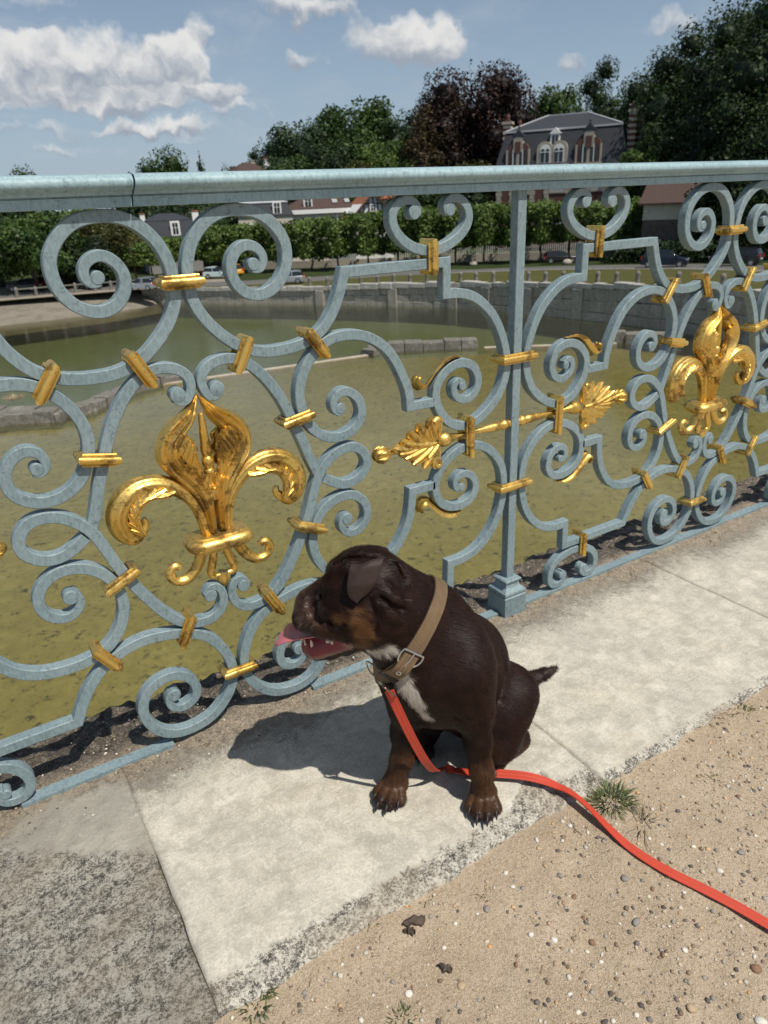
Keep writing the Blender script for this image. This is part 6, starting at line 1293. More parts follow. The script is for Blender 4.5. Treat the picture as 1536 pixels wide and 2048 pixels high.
def coat_colour(P):
    base = np.array([.0185, .0072, .0046]); n = vnoise(P, 30, 1)[:, None]
    col = base*(1+.25*n)
    def lay(c, m): nonlocal col; col = col*(1-m[:, None])+np.array(c)*m[:, None]
    tan = (.100, .046, .019); white = (.60, .54, .47)
    for (wx, wy, el) in ((.092, -.026, 1), (-.082, .000, -1)):       # tan stockings
        d = np.hypot(P[:, 0]-wx, P[:, 1]-wy); inn = np.clip((.062-d)/.02, 0, 1)
        lay(tan, inn*np.clip((.128-P[:, 2]+vnoise(P, 40, 5)*.012)/.03, 0, 1)*.62*np.clip(1.1-.25*vnoise(P, 55, 6)**2, 0, 1))
        lay((.060, .028, .012), inn*np.clip((.050-P[:, 2]+vnoise(P, 60, 7)*.008)/.02, 0, 1)*.55)
    d = np.hypot(P[:, 0]-.14, P[:, 1]-.08); lay(tan, np.clip((.09-d)/.03, 0, 1)*np.clip((.045-P[:, 2]+vnoise(P, 50, 8)*.008)/.02, 0, 1)*.6)
    lay((.16, .074, .028), near(P, [(H(672, 1243), H(705, 1248), .010), (H(705, 1248), H(722, 1268), .017), (H(722, 1268), H(716, 1290), .014)], .016)*.85)
    lay((.16, .074, .028), near(P, [(H(700, 1218), H(716, 1222), .006)], .010)*.7)
    lay((.07, .032, .016), near(P, [(H(610, 1225), H(640, 1250), .020), (H(640, 1250), H(668, 1262), .012)], .02)*.6)
    lay(white, near(P, [(H(796, 1350), H(814, 1376), .020), (H(814, 1376), H(832, 1404), .015), (H(832, 1404), H(854, 1434), .009)], .005))
    lay(white, near(P, [(H(742, 1302), H(775, 1296), .012)], .008))
    lay((.30, .25, .22), near(P, [(H(607, 1180), H(604, 1190), .0006)], .002)*.6)
    lay((.30, .25, .22), near(P, [(H(592, 1232), H(600, 1252), .005)], .012)*.35)
    mz = np.clip((-.200-P[:, 0])/.03, 0, 1)*np.clip((P[:, 2]-.43)/.01, 0, 1); lay((.046, .023, .016), mz*.6)
    # nose leather, lips and gums
    nose = np.clip((.018-np.linalg.norm((P-np.array([-.251, HC, .481]))*np.array([1, .72, .85]), axis=1))/.003+.5, 0, 1); lay((.022, .012, .011), nose)
    zm = np.interp(P[:, 0], [-.28, -.155], [.426, .446]); zl = np.interp(P[:, 0], [-.25, -.215, -.148], [.379, .382, .426])+.0014*vnoise(P, 70, 9)
    up = (P[:, 0] < -.146) & (P[:, 2] < zm) & (P[:, 2] > zl)
    top = (P[:, 0] < -.150) & (P[:, 2] >= zm) & (P[:, 2] < zm+np.interp(P[:, 0], [-.26, -.16], [.017, .004])) & (np.abs(P[:, 1]-HC) < .052)
    k = .55+.45*np.clip((P[:, 2]-zl)/.02, 0, 1)
    lay((.26, .048, .055), up*k); lay((.07, .012, .014), top*.8)
    return np.clip(col, 0, 1), nose, (up*1.0)
DC, DNOSE, DGUM = coat_colour(DV)
DOG = empty('dog', tuple(dl2w(np.array([0, .06, 0.0]))), 'chocolate brown dog with tan legs and white chest sitting on the stone, tongue out', 'dog')
DOG_INV = np.array(DOG.location)
def dog_mat():
    m, t, b = newmat('dog_skin'); a = t.new('ShaderNodeVertexColor', layer_name='coat'); w = t.new('ShaderNodeAttribute', attribute_name='wet')
    P = objco(t); n = t.noise(t.mapping(P, (900, 900, 240)), 1.0, 4.0, .6)
    t.put(b.inputs['Base Color'], t.mix(t.math('MULTIPLY', t.ramp(n, .35, .7), .5), a.outputs[0], t.mix(.5, a.outputs[0], (.008, .004, .003))))
    t.put(b.inputs['Roughness'], t.mix(w.outputs['Fac'], (.5,)*3, (.22,)*3)); b.inputs['Specular IOR Level'].default_value = .35
    t.put(b.inputs['Normal'], t.bump(n, .08, .001)); return m
M_DOG = dog_mat()
body = mknp('body', dl2w(DV)-DOG_INV, DF, M_DOG, DOG, None, True)
ca = body.data.color_attributes.new('coat', 'FLOAT_COLOR', 'POINT'); ca.data.foreach_set('color', np.c_[DC, np.ones(len(DC))].astype(np.float32).ravel())
wa = body.data.attributes.new('wet', 'FLOAT', 'POINT'); wa.data.foreach_set('value', np.maximum(DNOSE*.8, DGUM).astype(np.float32))
def dpart(name, V, F, mat, ang=60, parent=None):
    V = dl2w(np.array(V))-DOG_INV; return mk(name, V, F, mat, parent or DOG, ang)
# ---- short coat: tens of thousands of fine hairs lying along the body
def vert_normals(V, F):
    fn = np.cross(V[F[:, 2]]-V[F[:, 0]], V[F[:, 3]]-V[F[:, 1]]); N = np.zeros_like(V)
    for k in range(4):
        for c in range(3): N[:, c] += np.bincount(F[:, k], weights=fn[:, c], minlength=len(V))
    return N/np.maximum(np.linalg.norm(N, axis=1)[:, None], 1e-9)
DN = vert_normals(DV, DF)
def flow(P):
    """direction the hair lies: back over the head and neck, down the legs and chest, back and down over the trunk"""
    hd = np.clip((.44-.9*(P[:, 0]+.10)-P[:, 2])*0+np.clip((P[:, 2]-.40)/.05, 0, 1)*np.clip((-.03-P[:, 0])/.05, 0, 1), 0, 1)[:, None]
    leg = np.clip((.24-P[:, 2])/.06, 0, 1)[:, None]*np.clip((.02-P[:, 1])/.05, 0, 1)[:, None]
    f = np.array([.45, .45, -.75])*(1-hd)+np.array([.9, .1, -.35])*hd
    f = f*(1-leg)+np.array([0, -.1, -1.0])*leg
    return f
rr = np.random.default_rng(11)
fa = .5*np.linalg.norm(np.cross(DV[DF[:, 2]]-DV[DF[:, 0]], DV[DF[:, 3]]-DV[DF[:, 1]]), axis=1)
NH = 210000
pick = rr.choice(len(DF), NH, p=fa/fa.sum()); uv = rr.random((NH, 2, 1))
q = DV[DF[pick]]; hp = (q[:, 0]*(1-uv[:, 0])+q[:, 1]*uv[:, 0])*(1-uv[:, 1])+(q[:, 3]*(1-uv[:, 0])+q[:, 2]*uv[:, 0])*uv[:, 1]
hn = DN[DF[pick, 0]]; hc = DC[DF[pick, 0]]; bald = (DNOSE[DF[pick, 0]] > .2) | (DGUM[DF[pick, 0]] > .2) | (hp[:, 2] < .006)
hp, hn, hc = hp[~bald], hn[~bald], hc[~bald]; NH = len(hp)
ft = flow(hp)+.16*rr.normal(size=(NH, 3))+.22*np.stack([vnoise(hp, 14, 21), vnoise(hp, 14, 22), vnoise(hp, 14, 23)], 1); ft -= (ft*hn).sum(1)[:, None]*hn; ft /= np.maximum(np.linalg.norm(ft, axis=1)[:, None], 1e-6)
hl = (.0095+.006*rr.random(NH))[:, None]; hl = np.where((hp[:, 2] < .05)[:, None] | ((hp[:, 0] < -.2)[:, None] & (hp[:, 2] > .37)[:, None]), hl*.55, hl)
sd = np.cross(hn, ft); lift = (.08+.20*rr.random(NH))[:, None]
p1 = hp+ft*hl*.55+hn*hl*lift*.75; p2 = hp+ft*hl+hn*hl*lift*.9; wd = .00030
HV = np.stack([hp-sd*wd-hn*.0004, hp+sd*wd-hn*.0004, p1+sd*wd*.8, p1-sd*wd*.8, p2], 1).reshape(-1, 3)
b5 = np.arange(NH)[:, None]*5
HF = np.concatenate([np.c_[b5, b5+1, b5+2], np.c_[b5, b5+2, b5+3], np.c_[b5+3, b5+2, b5+4]])
def coat_mat():
    m, t, b = newmat('dog_coat'); a = t.new('ShaderNodeVertexColor', layer_name='coat')
    t.put(b.inputs['Base Color'], a.outputs[0]); b.inputs['Roughness'].default_value = .50; b.inputs['Specular IOR Level'].default_value = .22; return m
coat = mknp('coat', dl2w(HV)-DOG_INV, HF, coat_mat(), DOG); coat['kind'] = 'stuff'
hcc = np.clip(hc*(1.0+.45*(rr.random((NH, 1))-.4)), 0, 1); hcc = np.repeat(hcc, 5, 0)
ca = coat.data.color_attributes.new('coat', 'FLOAT_COLOR', 'POINT'); ca.data.foreach_set('color', np.c_[hcc, np.ones(len(hcc))].astype(np.float32).ravel())
# ---- ears
M_EAR = simple('dog_ear', (.024, .0108, .0075), .7, 0, .25, 120, .3)
def ear(s):
    nu, nv = 13, 20; V = []; F = []
    for i in range(nv):
        v = i/(nv-1)
        w = .057*(1-max(0, (v-.2)/.8)**2.6)**.55 if v < .999 else .005
        c = np.array([np.interp(v, [0, .2, 1], [-.110, -.114, -.1255]), np.interp(v, [0, .12, .25, .6, 1], [.050, .064, .075, .087, .087]), np.interp(v, [0, .12, .25, .6, 1], [.590, .599, .595, .566, .5330])-(.035 if s > 0 else 0)])
        for j in range(nu):
            u = -1+2*j/(nu-1)
            V.append((c[0]+u*w*.5-.006*(v*v), HC+s*(c[1]-.008*u*u*(1-v*.5)-.004*u), c[2]+.006*u*(1-v)+.002*math.sin(u*4+v*5)))
    for i in range(nv-1):
        for j in range(nu-1): F.append((i*nu+j, i*nu+j+1, i*nu+nu+j+1, i*nu+nu+j) if s < 0 else (i*nu+j, i*nu+nu+j, i*nu+nu+j+1, i*nu+j+1))
    b = len(V); V += [(x+.001, y-s*.0055, z-.0015) for x, y, z in V]; F += [tuple(k+b for k in f[::-1]) for f in F]
    rim = list(range(nu))+[i*nu+nu-1 for i in range(1, nv)]+[(nv-1)*nu+j for j in range(nu-2, -1, -1)]+[i*nu for i in range(nv-2, 0, -1)]
    F += [((rim[k], rim[k]+b, rim[(k+1) % len(rim)]+b, rim[(k+1) % len(rim)]) if s < 0 else (rim[k], rim[(k+1) % len(rim)], rim[(k+1) % len(rim)]+b, rim[k]+b)) for k in range(len(rim))]
    o = dpart('ear', V, F, M_EAR, 70)
    md = o.modifiers.new('s', 'SUBSURF'); md.levels = md.render_levels = 1
    return o
ear(-1); ear(1)
# ---- tongue, teeth, eyes, claws
def tongue_mat():
    m, t, b = newmat('tongue'); P = objco(t); n = t.noise(P, 700.0, 3.0); n2 = t.noise(P, 60.0, 3.0)
    t.put(b.inputs['Base Color'], t.mix(n2, (.40, .105, .135), (.52, .17, .20))); b.inputs['Roughness'].default_value = .34
    b.inputs['Subsurface Weight'].default_value = .15; b.inputs['Subsurface Radius'].default_value = (.004, .0015, .001); b.inputs['Subsurface Scale'].default_value = 1.0
    t.put(b.inputs['Normal'], t.bump(n, .25, .0006)); return m
V = []; F = []; nu, nv = 24, 11
for i in range(nu):
    t = i/(nu-1)
    cx = -.150-.150*t; cz = np.interp(t, [0, .4, .65, .82, .93, 1], [.432, .4275, .4265, .4230, .4135, .4050])
    w = np.interp(t, [0, .3, .6, .8, .92, .98, 1], [.026, .027, .0310, .0335, .0290, .018, .008])
    for j in range(nv):
        s = -1+2*j/(nv-1)
        V.append((cx+.003*s*t, HC-.004*t+s*w, cz+.0045*abs(s)**1.6*(1-.9*t)-.0022*(1-abs(s))*1.4-(.006*max(0, -s)**2*max(0, t-.6)*2.5)+.003*math.sin(t*9)*max(0, t-.4)))
for i in range(nu-1):
    for j in range(nv-1): F.append((i*nv+j, i*nv+j+1, i*nv+nv+j+1, i*nv+nv+j))
b = len(V); V += [(x, y, z-.0090*(1-.5*abs(-1+2*(k % nv)/(nv-1)))) for k, (x, y, z) in enumerate(V)]; F += [tuple(k+b for k in f[::-1]) for f in F]
rim = list(range(nv))+[i*nv+nv-1 for i in range(1, nu)]+[(nu-1)*nv+j for j in range(nv-2, -1, -1)]+[i*nv for i in range(nu-2, 0, -1)]
F += [(rim[k], rim[(k+1) % len(rim)], rim[(k+1) % len(rim)]+b, rim[k]+b) for k in range(len(rim))]
tg = dpart('tongue', V, F, tongue_mat(), 80); md = tg.modifiers.new('s', 'SUBSURF'); md.levels = md.render_levels = 1
M_TOOTH = simple('tooth_enamel', (.72, .66, .50), .3, 0, .08, 200)
def tooth(c, r, h, lean=(0, 0)):
    n = 10; V = []; F = []
    for i, (rr_, hh) in enumerate(((1, -.35), (1.0, 0), (.85, .35), (.55, .7), (.2, .95), (.02, 1.0))):
        for k in range(n):
            a = 2*PI*k/n; V.append((c[0]+math.cos(a)*r*rr_+lean[0]*hh*h, c[1]+math.sin(a)*r*rr_+lean[1]*hh*h, c[2]+hh*h))
    for i in range(5):
        for k in range(n): F.append((i*n+k, i*n+(k+1) % n, i*n+n+(k+1) % n, i*n+n+k))
    F.append(tuple(5*n+k for k in range(n))); dpart('tooth', V, F, M_TOOTH, 70)
tooth((-.2265, HC-.0285, .4060), .0040, .0155, (-.12, -.1)); tooth((-.2265, HC+.026, .4060), .0040, .0155, (-.12, .1))
for k, (x, y) in enumerate(((-.2415, -.020), (-.2440, -.011), (-.2450, -.002), (-.2440, .007))): tooth((x, HC+y, .4050), .0022, .005)
for x, y, h in ((-.194, -.045, .007), (-.185, -.048, .010), (-.176, -.051, .009)): tooth((x, HC+y, .429), .0042, h)
M_EYE = simple('dog_eye', (.012, .006, .004), .08, 0, .1, 50); M_CLAW = simple('claw_horn', (.016, .012, .010), .55, 0, .3, 150)
for e in (EYE, EYE*np.array([1, -1, 1])+np.array([0, 2*HC, 0])):
    s = MB(); s.lathe([(0, -.0068), (.0040, -.0055), (.0064, -.002), (.0064, .002), (.0040, .0055), (0, .0068)], tuple(e+np.array([.0035, .0015 if e[1] < HC else -.0015, -.0008])), 'z', 14); dpart('eye', s.V, s.F, M_EYE, 80)
for e, d in CLAWS:
    d = d/np.linalg.norm(d); V = []; F = []; n = 8; sdv = np.array([-d[1], d[0], 0])
    for i, (t, r, dz) in enumerate(((-.004, .0040, .002), (.002, .0042, .001), (.007, .0038, -.002), (.0105, .0026, -.006), (.0125, .0006, -.009))):
        for k in range(n):
            a = 2*PI*k/n; V.append(e+d*t+sdv*math.cos(a)*r*.75+np.array([0, 0, 1])*(math.sin(a)*r+dz))
    for i in range(4):
        for k in range(n): F.append((i*n+k, i*n+(k+1) % n, i*n+n+(k+1) % n, i*n+n+k))
    V = [(v[0], v[1], max(.0008, v[2])) for v in V]; dpart('claw', V, F, M_CLAW, 60)
# whiskers
mb = MB()
for k in range(16):
    p = np.array(H(600+rr.integers(0, 40), 1225+rr.integers(0, 30))); d = np.array([-.5+.5*rr.random(), -.8, -.25+.5*rr.random()]); d /= np.linalg.norm(d); L = .018+.02*rr.random()
    s = np.array([0, 0, .00018]); mb.add([p-s, p+s, p+d*L+np.array([0, 0, -.004])], [(0, 1, 2)])
dpart('whiskers', mb.V, mb.F, simple('whisker', (.35, .3, .27), .4), None)
# ------------------------------------------------------------------ collar and leash
def proj(P):
    d = np.asarray(P)-CAMP; z = d@np.array(_f); return np.array([768+1420*(d@np.array(_r2))/z, 1024-1420*(d@np.array(_u2))/z])
NC = np.array([-.040, .010, .4150]); NN = np.array([-.79, -.03, .61]); NN /= np.linalg.norm(NN)
E1 = np.array([.61, .30, .79]); E1 -= (E1@NN)*NN; E1 /= np.linalg.norm(E1); E2 = np.cross(NN, E1)
NA = 96; OFF = np.linspace(-.016, .016, 5)
def ring_r(off):
    R = np.zeros(NA)
    for k in range(NA):
        a = 2*PI*k/NA; d = E1*math.cos(a)+E2*math.sin(a); t = np.linspace(.02, .16, 71); P = NC+NN*off+d*t[:, None]; f = sdf(P, False)
        i = np.argmax(f > .0015); R[k] = t[i]
    for _ in range(3): R = .25*np.roll(R, 1)+.5*R+.25*np.roll(R, -1)
    return R
RR = np.stack([ring_r(o) for o in OFF], 1)
def rpos(a, off, lift=0.0):
    k = (a/(2*PI)*NA) % NA; i = int(k) % NA; f = k-int(k); r = RR[i]*(1-f)+RR[(i+1) % NA]*f
    return NC+NN*off+(E1*math.cos(a)+E2*math.sin(a))*(np.interp(off, OFF, r)+lift)
def ang_at(px, py, off=0.0):
    best = min((np.linalg.norm(proj(dl2w(rpos(2*PI*k/360, off, .003)))-np.array([px, py]))+(200 if rpos(2*PI*k/360, off)[1] > .06 else 0), 2*PI*k/360) for k in range(360)); return best[1]
COLR = empty('dog_collar', tuple(dl2w(NC)), 'wide tan webbing collar with steel buckle round the brown dog\'s neck', 'collar')
CO = np.array(COLR.location)
def web_mat(name, col, col2, sc):
    m, t, b = newmat(name); uv = t.new('ShaderNodeUVMap').outputs[0]
    w = t.new('ShaderNodeTexWave', wave_type='BANDS', bands_direction='X'); t.l.new(t.mapping(uv, (sc, sc*.35, 1)), w.inputs[0]); w.inputs['Scale'].default_value = 1.0
    w2 = t.new('ShaderNodeTexWave', wave_type='BANDS', bands_direction='Y'); t.l.new(t.mapping(uv, (sc*.5, sc*.14, 1)), w2.inputs[0]); w2.inputs['Scale'].default_value = 1.0
    h = t.math('MULTIPLY', w.outputs['Fac'], w2.outputs['Fac']); n = t.noise(objco(t), 60.0, 4.0)
    t.put(b.inputs['Base Color'], t.mix(t.math('ADD', t.math('MULTIPLY', h, .6), t.math('MULTIPLY', n, .35)), col2, col)); b.inputs['Roughness'].default_value = .62
    t.put(b.inputs['Normal'], t.bump(h, .5, .0012)); return m
M_WEB = web_mat('tan_webbing', (.255, .165, .082), (.10, .062, .030), 300); M_LEASH = web_mat('red_webbing', (.68, .075, .028), (.42, .036, .016), 260)
M_STEEL = simple('steel', (.62, .61, .58), .25, 1.0, .1, 60); M_BLACK = simple('black_lining', (.012, .012, .012), .6); M_BRASS = simple('dark_brass', (.26, .17, .13), .4, 1.0, .2, 60)
def strap(name, Pf, n, W, th, mat, parent, inv, closed=False, m=7):
    """Pf(i, s, lift) -> world point on the strap; builds a thick band with UVs in metres"""
    V = []; F = []; UV = []
    for lift in (th, 0.0):
        for i in range(n):
            for j in range(m): V.append(Pf(i, -1+2*j/(m-1), lift)-inv)
    N = n*m; rng = range(n if closed else n-1)
    d = [0.0]
    for i in range(1, n+1): d.append(d[-1]+np.linalg.norm(np.array(V[(i % n)*m+m//2])-np.array(V[(i-1)*m+m//2])))
    uvs = []
    for i in rng:
        i2 = (i+1) % n
        for j in range(m-1):
            F.append((i*m+j, i*m+j+1, i2*m+j+1, i2*m+j)); uvs += [(d[i], j*W/(m-1)), (d[i], (j+1)*W/(m-1)), (d[i+1], (j+1)*W/(m-1)), (d[i+1], j*W/(m-1))]
            F.append((N+i*m+j, N+i2*m+j, N+i2*m+j+1, N+i*m+j+1)); uvs += [(d[i], j*W/(m-1)), (d[i+1], j*W/(m-1)), (d[i+1], (j+1)*W/(m-1)), (d[i], (j+1)*W/(m-1))]
        for j, sgn in ((0, 1), (m-1, -1)):
            q = (i*m+j, i2*m+j, N+i2*m+j, N+i*m+j); F.append(q if sgn > 0 else q[::-1]); uvs += [(d[i], 0), (d[i+1], 0), (d[i+1], .002), (d[i], .002)]
    if not closed:
        for i, sgn in ((0, -1), (n-1, 1)):
            for j in range(m-1):
                q = (i*m+j, i*m+j+1, N+i*m+j+1, N+i*m+j); F.append(q if sgn > 0 else q[::-1]); uvs += [(0, 0), (0, .005), (.002, .005), (.002, 0)]
    o = mk(name, V, F, mat, parent, 50)
    ul = o.data.uv_layers.new(name='UVMap'); ul.data.foreach_set('uv', np.array(uvs, np.float32).ravel()); return o
strap('strap', lambda i, s, l: dl2w(rpos(2*PI*i/NA, s*.016, .0015+l)), NA, .032, .0032, M_WEB, COLR, CO, True)
strap('lining', lambda i, s, l: dl2w(rpos(2*PI*i/NA, s*.0172, .0004+l*.2)), NA, .034, .003, M_BLACK, COLR, CO, True)
aB = ang_at(812, 1300); aD = ang_at(757, 1332); aE = ang_at(800, 1330)
sg = 1 if ((aD-aB+PI) % (2*PI)-PI) > 0 else -1
# free end of the strap doubled over past the buckle
NT_ = 22; span = .62
strap('strap_end', lambda i, s, l: dl2w(rpos(aB+sg*span*i/(NT_-1), s*.0155, .0055+.010*math.sin(PI*min(1, i/(NT_-1)*1.0))**2*.6+l)), NT_, .031, .0028, M_WEB, COLR, CO)
strap('keeper', lambda i, s, l: dl2w(rpos(aB+sg*(.60+.16*i/5), s*.0185, .0075+l)), 6, .037, .002, M_BLACK, COLR, CO)
def rod(mb, pts, r, n=8):
    P = np.array(pts, float); m = len(P); V = []; F = []
    T = np.gradient(P, axis=0); T /= np.linalg.norm(T, axis=1)[:, None]; ref = np.array([.31, .22, .93])
    for i in range(m):
        s = np.cross(T[i], ref); s /= np.linalg.norm(s); u = np.cross(T[i], s)
        for k in range(n): V.append(P[i]+(s*math.cos(2*PI*k/n)+u*math.sin(2*PI*k/n))*r)
    for i in range(m-1):
        for k in range(n): F.append((i*n+k, i*n+(k+1) % n, i*n+n+(k+1) % n, i*n+n+k))
    F.append(tuple(range(n))[::-1]); F.append(tuple((m-1)*n+k for k in range(n))); return mb.add(V, F)
def loop(mb, pts, r, n=8): return rod(mb, rs(list(pts)+[pts[0]], .0015), r, n)
w_ = .021; fr = [dl2w(rpos(aB+sg*da, o, .0085)) for da, o in ((-.06, -w_), (-.06, 0), (-.06, w_), (.02, w_*1.03), (.12, w_*.95), (.16, 0), (.12, -w_*.95), (.02, -w_*1.03))]
mb = MB(); rod(mb, rs([dl2w(rpos(aB+sg*da, o, .0088)) for da, o in ((-.07, -w_), (-.07, w_))], .002), .0022); rod(mb, relax(rs([dl2w(rpos(aB+sg*da, o, .0088)) for da, o in ((-.07, w_), (.04, w_*1.05), (.16, w_*.8), (.2, 0), (.16, -w_*.8), (.04, -w_*1.05), (-.07, -w_))], .002), 2), .0022)
rod(mb, rs([dl2w(rpos(aB+sg*da, 0, l)) for da, l in ((-.07, .0105), (.05, .0115), (.21, .0105))], .002), .0018)
o = mk('buckle', np.array(mb.V)-CO, mb.F, M_STEEL, COLR, 60)
for da in (.34,):
    c = dl2w(rpos(aB+sg*da, 0, .0135)); t1 = dl2w(rpos(aB+sg*(da+.02), 0, .0135))-c; t1 /= np.linalg.norm(t1); nn = dl2w(NN+0*NC)-dl2w(np.zeros(3)); nn /= np.linalg.norm(nn)
    mb = MB(); loop(mb, [c+(t1*math.cos(q)+nn*math.sin(q))*.0040 for q in np.linspace(0, 2*PI, 12, endpoint=False)], .0013); mk('eyelet', np.array(mb.V)-CO, mb.F, M_STEEL, COLR, 60)
# D-ring hanging under the chin
dc = dl2w(rpos(aD, 0, .004)); down = np.array([0, 0, -1.0]); side = nn
mb = MB(); loop(mb, [dc+side*x+down*z for x, z in ((-.015, -.002), (0, -.003), (.015, -.002), (.0155, .010), (.009, .021), (0, .0245), (-.009, .021), (-.0155, .010))], .0021); mk('ring', np.array(mb.V)-CO, mb.F, M_STEEL, COLR, 60)
# leash: snap hook, buckle link, then a flat red strap that drops to the stone, runs behind the paw and over the edge on to the sand
def gpt(px, py, z=0.0):
    d = np.array(pix_dir(px, py)); return CAMP+d*((z-CAMP[2])/d[2])
hook = dc+down*.021
LEASH = empty('leash', tuple(hook), 'flat red leash clipped to the dog collar and trailing across stone and sand', 'leash'); LO = np.array(LEASH.location)
lkl = dw2l(hook)[:]; top = np.array([-.086, -.085, .325]); tw = dl2w(top)
ax = tw-hook; L_ = np.linalg.norm(ax); ax /= L_; s1 = np.cross(ax, np.array(DD)); s1 /= np.linalg.norm(s1)
mb = MB(); loop(mb, [hook+ax*a+s1*b for a, b in ((-.004, 0), (0, .006), (.008, .0078), (.017, .006), (.021, .002), (.021, -.002), (.017, -.006), (.008, -.0078), (0, -.006))], .0021); rod(mb, [hook+ax*.019, hook+ax*.026, hook+ax*(L_-.012)], .0038, 10); rod(mb, [hook+ax*.012+s1*.009, hook+ax*.016+s1*.007], .0018)
mk('snap_hook', np.array(mb.V)-LO, mb.F, M_STEEL, LEASH, 60)
mb = MB(); loop(mb, [tw+ax*a+s1*b for a, b in ((-.012, -.013), (-.012, 0), (-.012, .013), (0, .0145), (.006, .013), (.006, 0), (.006, -.013), (0, -.0145))], .0021); mk('link', np.array(mb.V)-LO, mb.F, M_BRASS, LEASH, 60)
gnd = [(-.561, -.425, .012), (-.521, -.474, .0125), (-.474, -.515, .0125), (-.420, -.563, .0115), (-.386, -.615, .010), (-.374, -.665, -.001), (-.376, -.725, -.006), (-.374, -.790, -.008), (-.360, -.852, -.010), (-.333, -.922, -.012), (-.315, -.975, -.013), (-.300, -1.03, -.014), (-.282, -1.12, -.015), (-.25, -1.25, -.016)]
air = [tuple(dl2w(np.array(q))) for q in ((-.086, -.085, .325), (-.068, -.075, .263), (-.048, -.062, .195), (-.028, -.040, .125), (-.010, -.010, .065), (.004, .025, .028))]
CP = relax(rs(air+gnd, .006), 8); n = len(CP); nl = len(relax(rs(air, .006), 2))
tl = np.linspace(0, 1, n)
def lw(i, s, l):
    T = CP[min(i+1, n-1)]-CP[max(i-1, 0)]; T /= np.linalg.norm(T)
    # width direction: across the line of sight while hanging, rolled partly on edge where it turns, flat on the sand
    flatw = np.cross(T, [0, 0, 1.0]); flatw /= max(1e-6, np.linalg.norm(flatw))
    hang = np.cross(T, np.array([.5, .86, 0])); hang /= np.linalg.norm(hang); hang = hang if hang@flatw > 0 else -hang
    k = min(1, max(0, (i/n-.17)/.20)); edge = -(.80*math.exp(-((i/n-.40)/.07)**2)-.55*math.exp(-((i/n-.53)/.07)**2)+.10+.18*math.exp(-((i/n-.75)/.1)**2))*k
    Wd = hang*(1-k)+flatw*k; Wd /= np.linalg.norm(Wd)
    N = np.cross(Wd, T); N = N if N[2] > -.2 else -N
    Wd2 = Wd*math.cos(edge)+N*math.sin(edge); N2 = N*math.cos(edge)-Wd*math.sin(edge)
    return CP[i]+Wd2*s*.0088+N2*(l-.001)+np.array([0, 0, .0105*abs(math.sin(edge))*1.05*k])
strap('strap', lw, n, .021, .0024, M_LEASH, LEASH, LO)
# stitched boxes near the clip
M_ST = simple('dark_red_thread', (.16, .012, .008), .7)
mb = MB()
for i0, i1 in ((2, 6), (10, 17)):
    for k in range(i0, i1): 
        for s in (-.62, .62): a = lw(k, s, .0032); b = lw(k+1, s, .0032); mid = a+(b-a)*.6; rod(mb, [a, (a+mid)/2, mid], .00035, 5)
    for i in (i0, i1):
        for s in np.linspace(-.62, .44, 5): rod(mb, [lw(i, s, .0032), lw(i, s+.1, .0033), lw(i, s+.2, .0032)], .00035, 5)
mk('stitching', np.array(mb.V)-LO, mb.F, M_ST, LEASH, None)
# individual pebbles, bark, twigs and grass tufts on the sand
for k, (kind, lst) in enumerate({
 'white': [(1440,1745,17),(1109,1875,14),(1205,1900,11),(1204,1915,11),(1240,1841,8),(1370,1899,13),(1523,2035,22),(1140,1987,10),(1025,1775,13),(955,1827,8),(1175,1665,11),(1140,1652,13),(1323,1690,9),(817,1985,16),(1063,1865,13),(1368,1786,11),(1510,1907,12),(1073,1683,14)],
 'tan': [(923,1970,17),(1185,1752,11),(1108,1667,12),(1090,1732,12),(1215,1892,11),(1383,2010,19),(1205,1784,10),(910,1812,10),(1450,1985,9)],
 'brown': [(1327,1905,14),(1148,1790,12),(1185,1877,15),(1513,1932,20),(1305,1779,11),(1168,1832,12),(1033,1927,13),(824,1975,11),(1477,1595,13)],
 'grey': [(973,1820,17),(1273,1840,20),(1483,1705,20),(1028,1762,10),(1120,1750,14),(1250,1757,20),(1330,1652,9),(1530,1612,12)],
 'dark': [(1223,1980,12),(1328,1815,11),(1333,1755,10),(1210,2040,15),(1497,1532,11),(1042,1810,9),(1075,1847,11),(1090,2010,10),(1135,1818,8),(915,1822,8)],
 'orange': [(813,1811,15),(1275,1587,11),(1499,1977,9),(980,1888,10)]}.items()):
    lst = sorted(lst)
    for j, (x, y, s) in enumerate(lst):
        o = pebble(x, y, s*.00041, kind, k*5+j); o['label'] = ORD[j]+' '+PEB[kind][1]+', counting from the left'
M_BARK = simple('bark', (.075, .055, .042), .9, 0, .4, 150, .8)
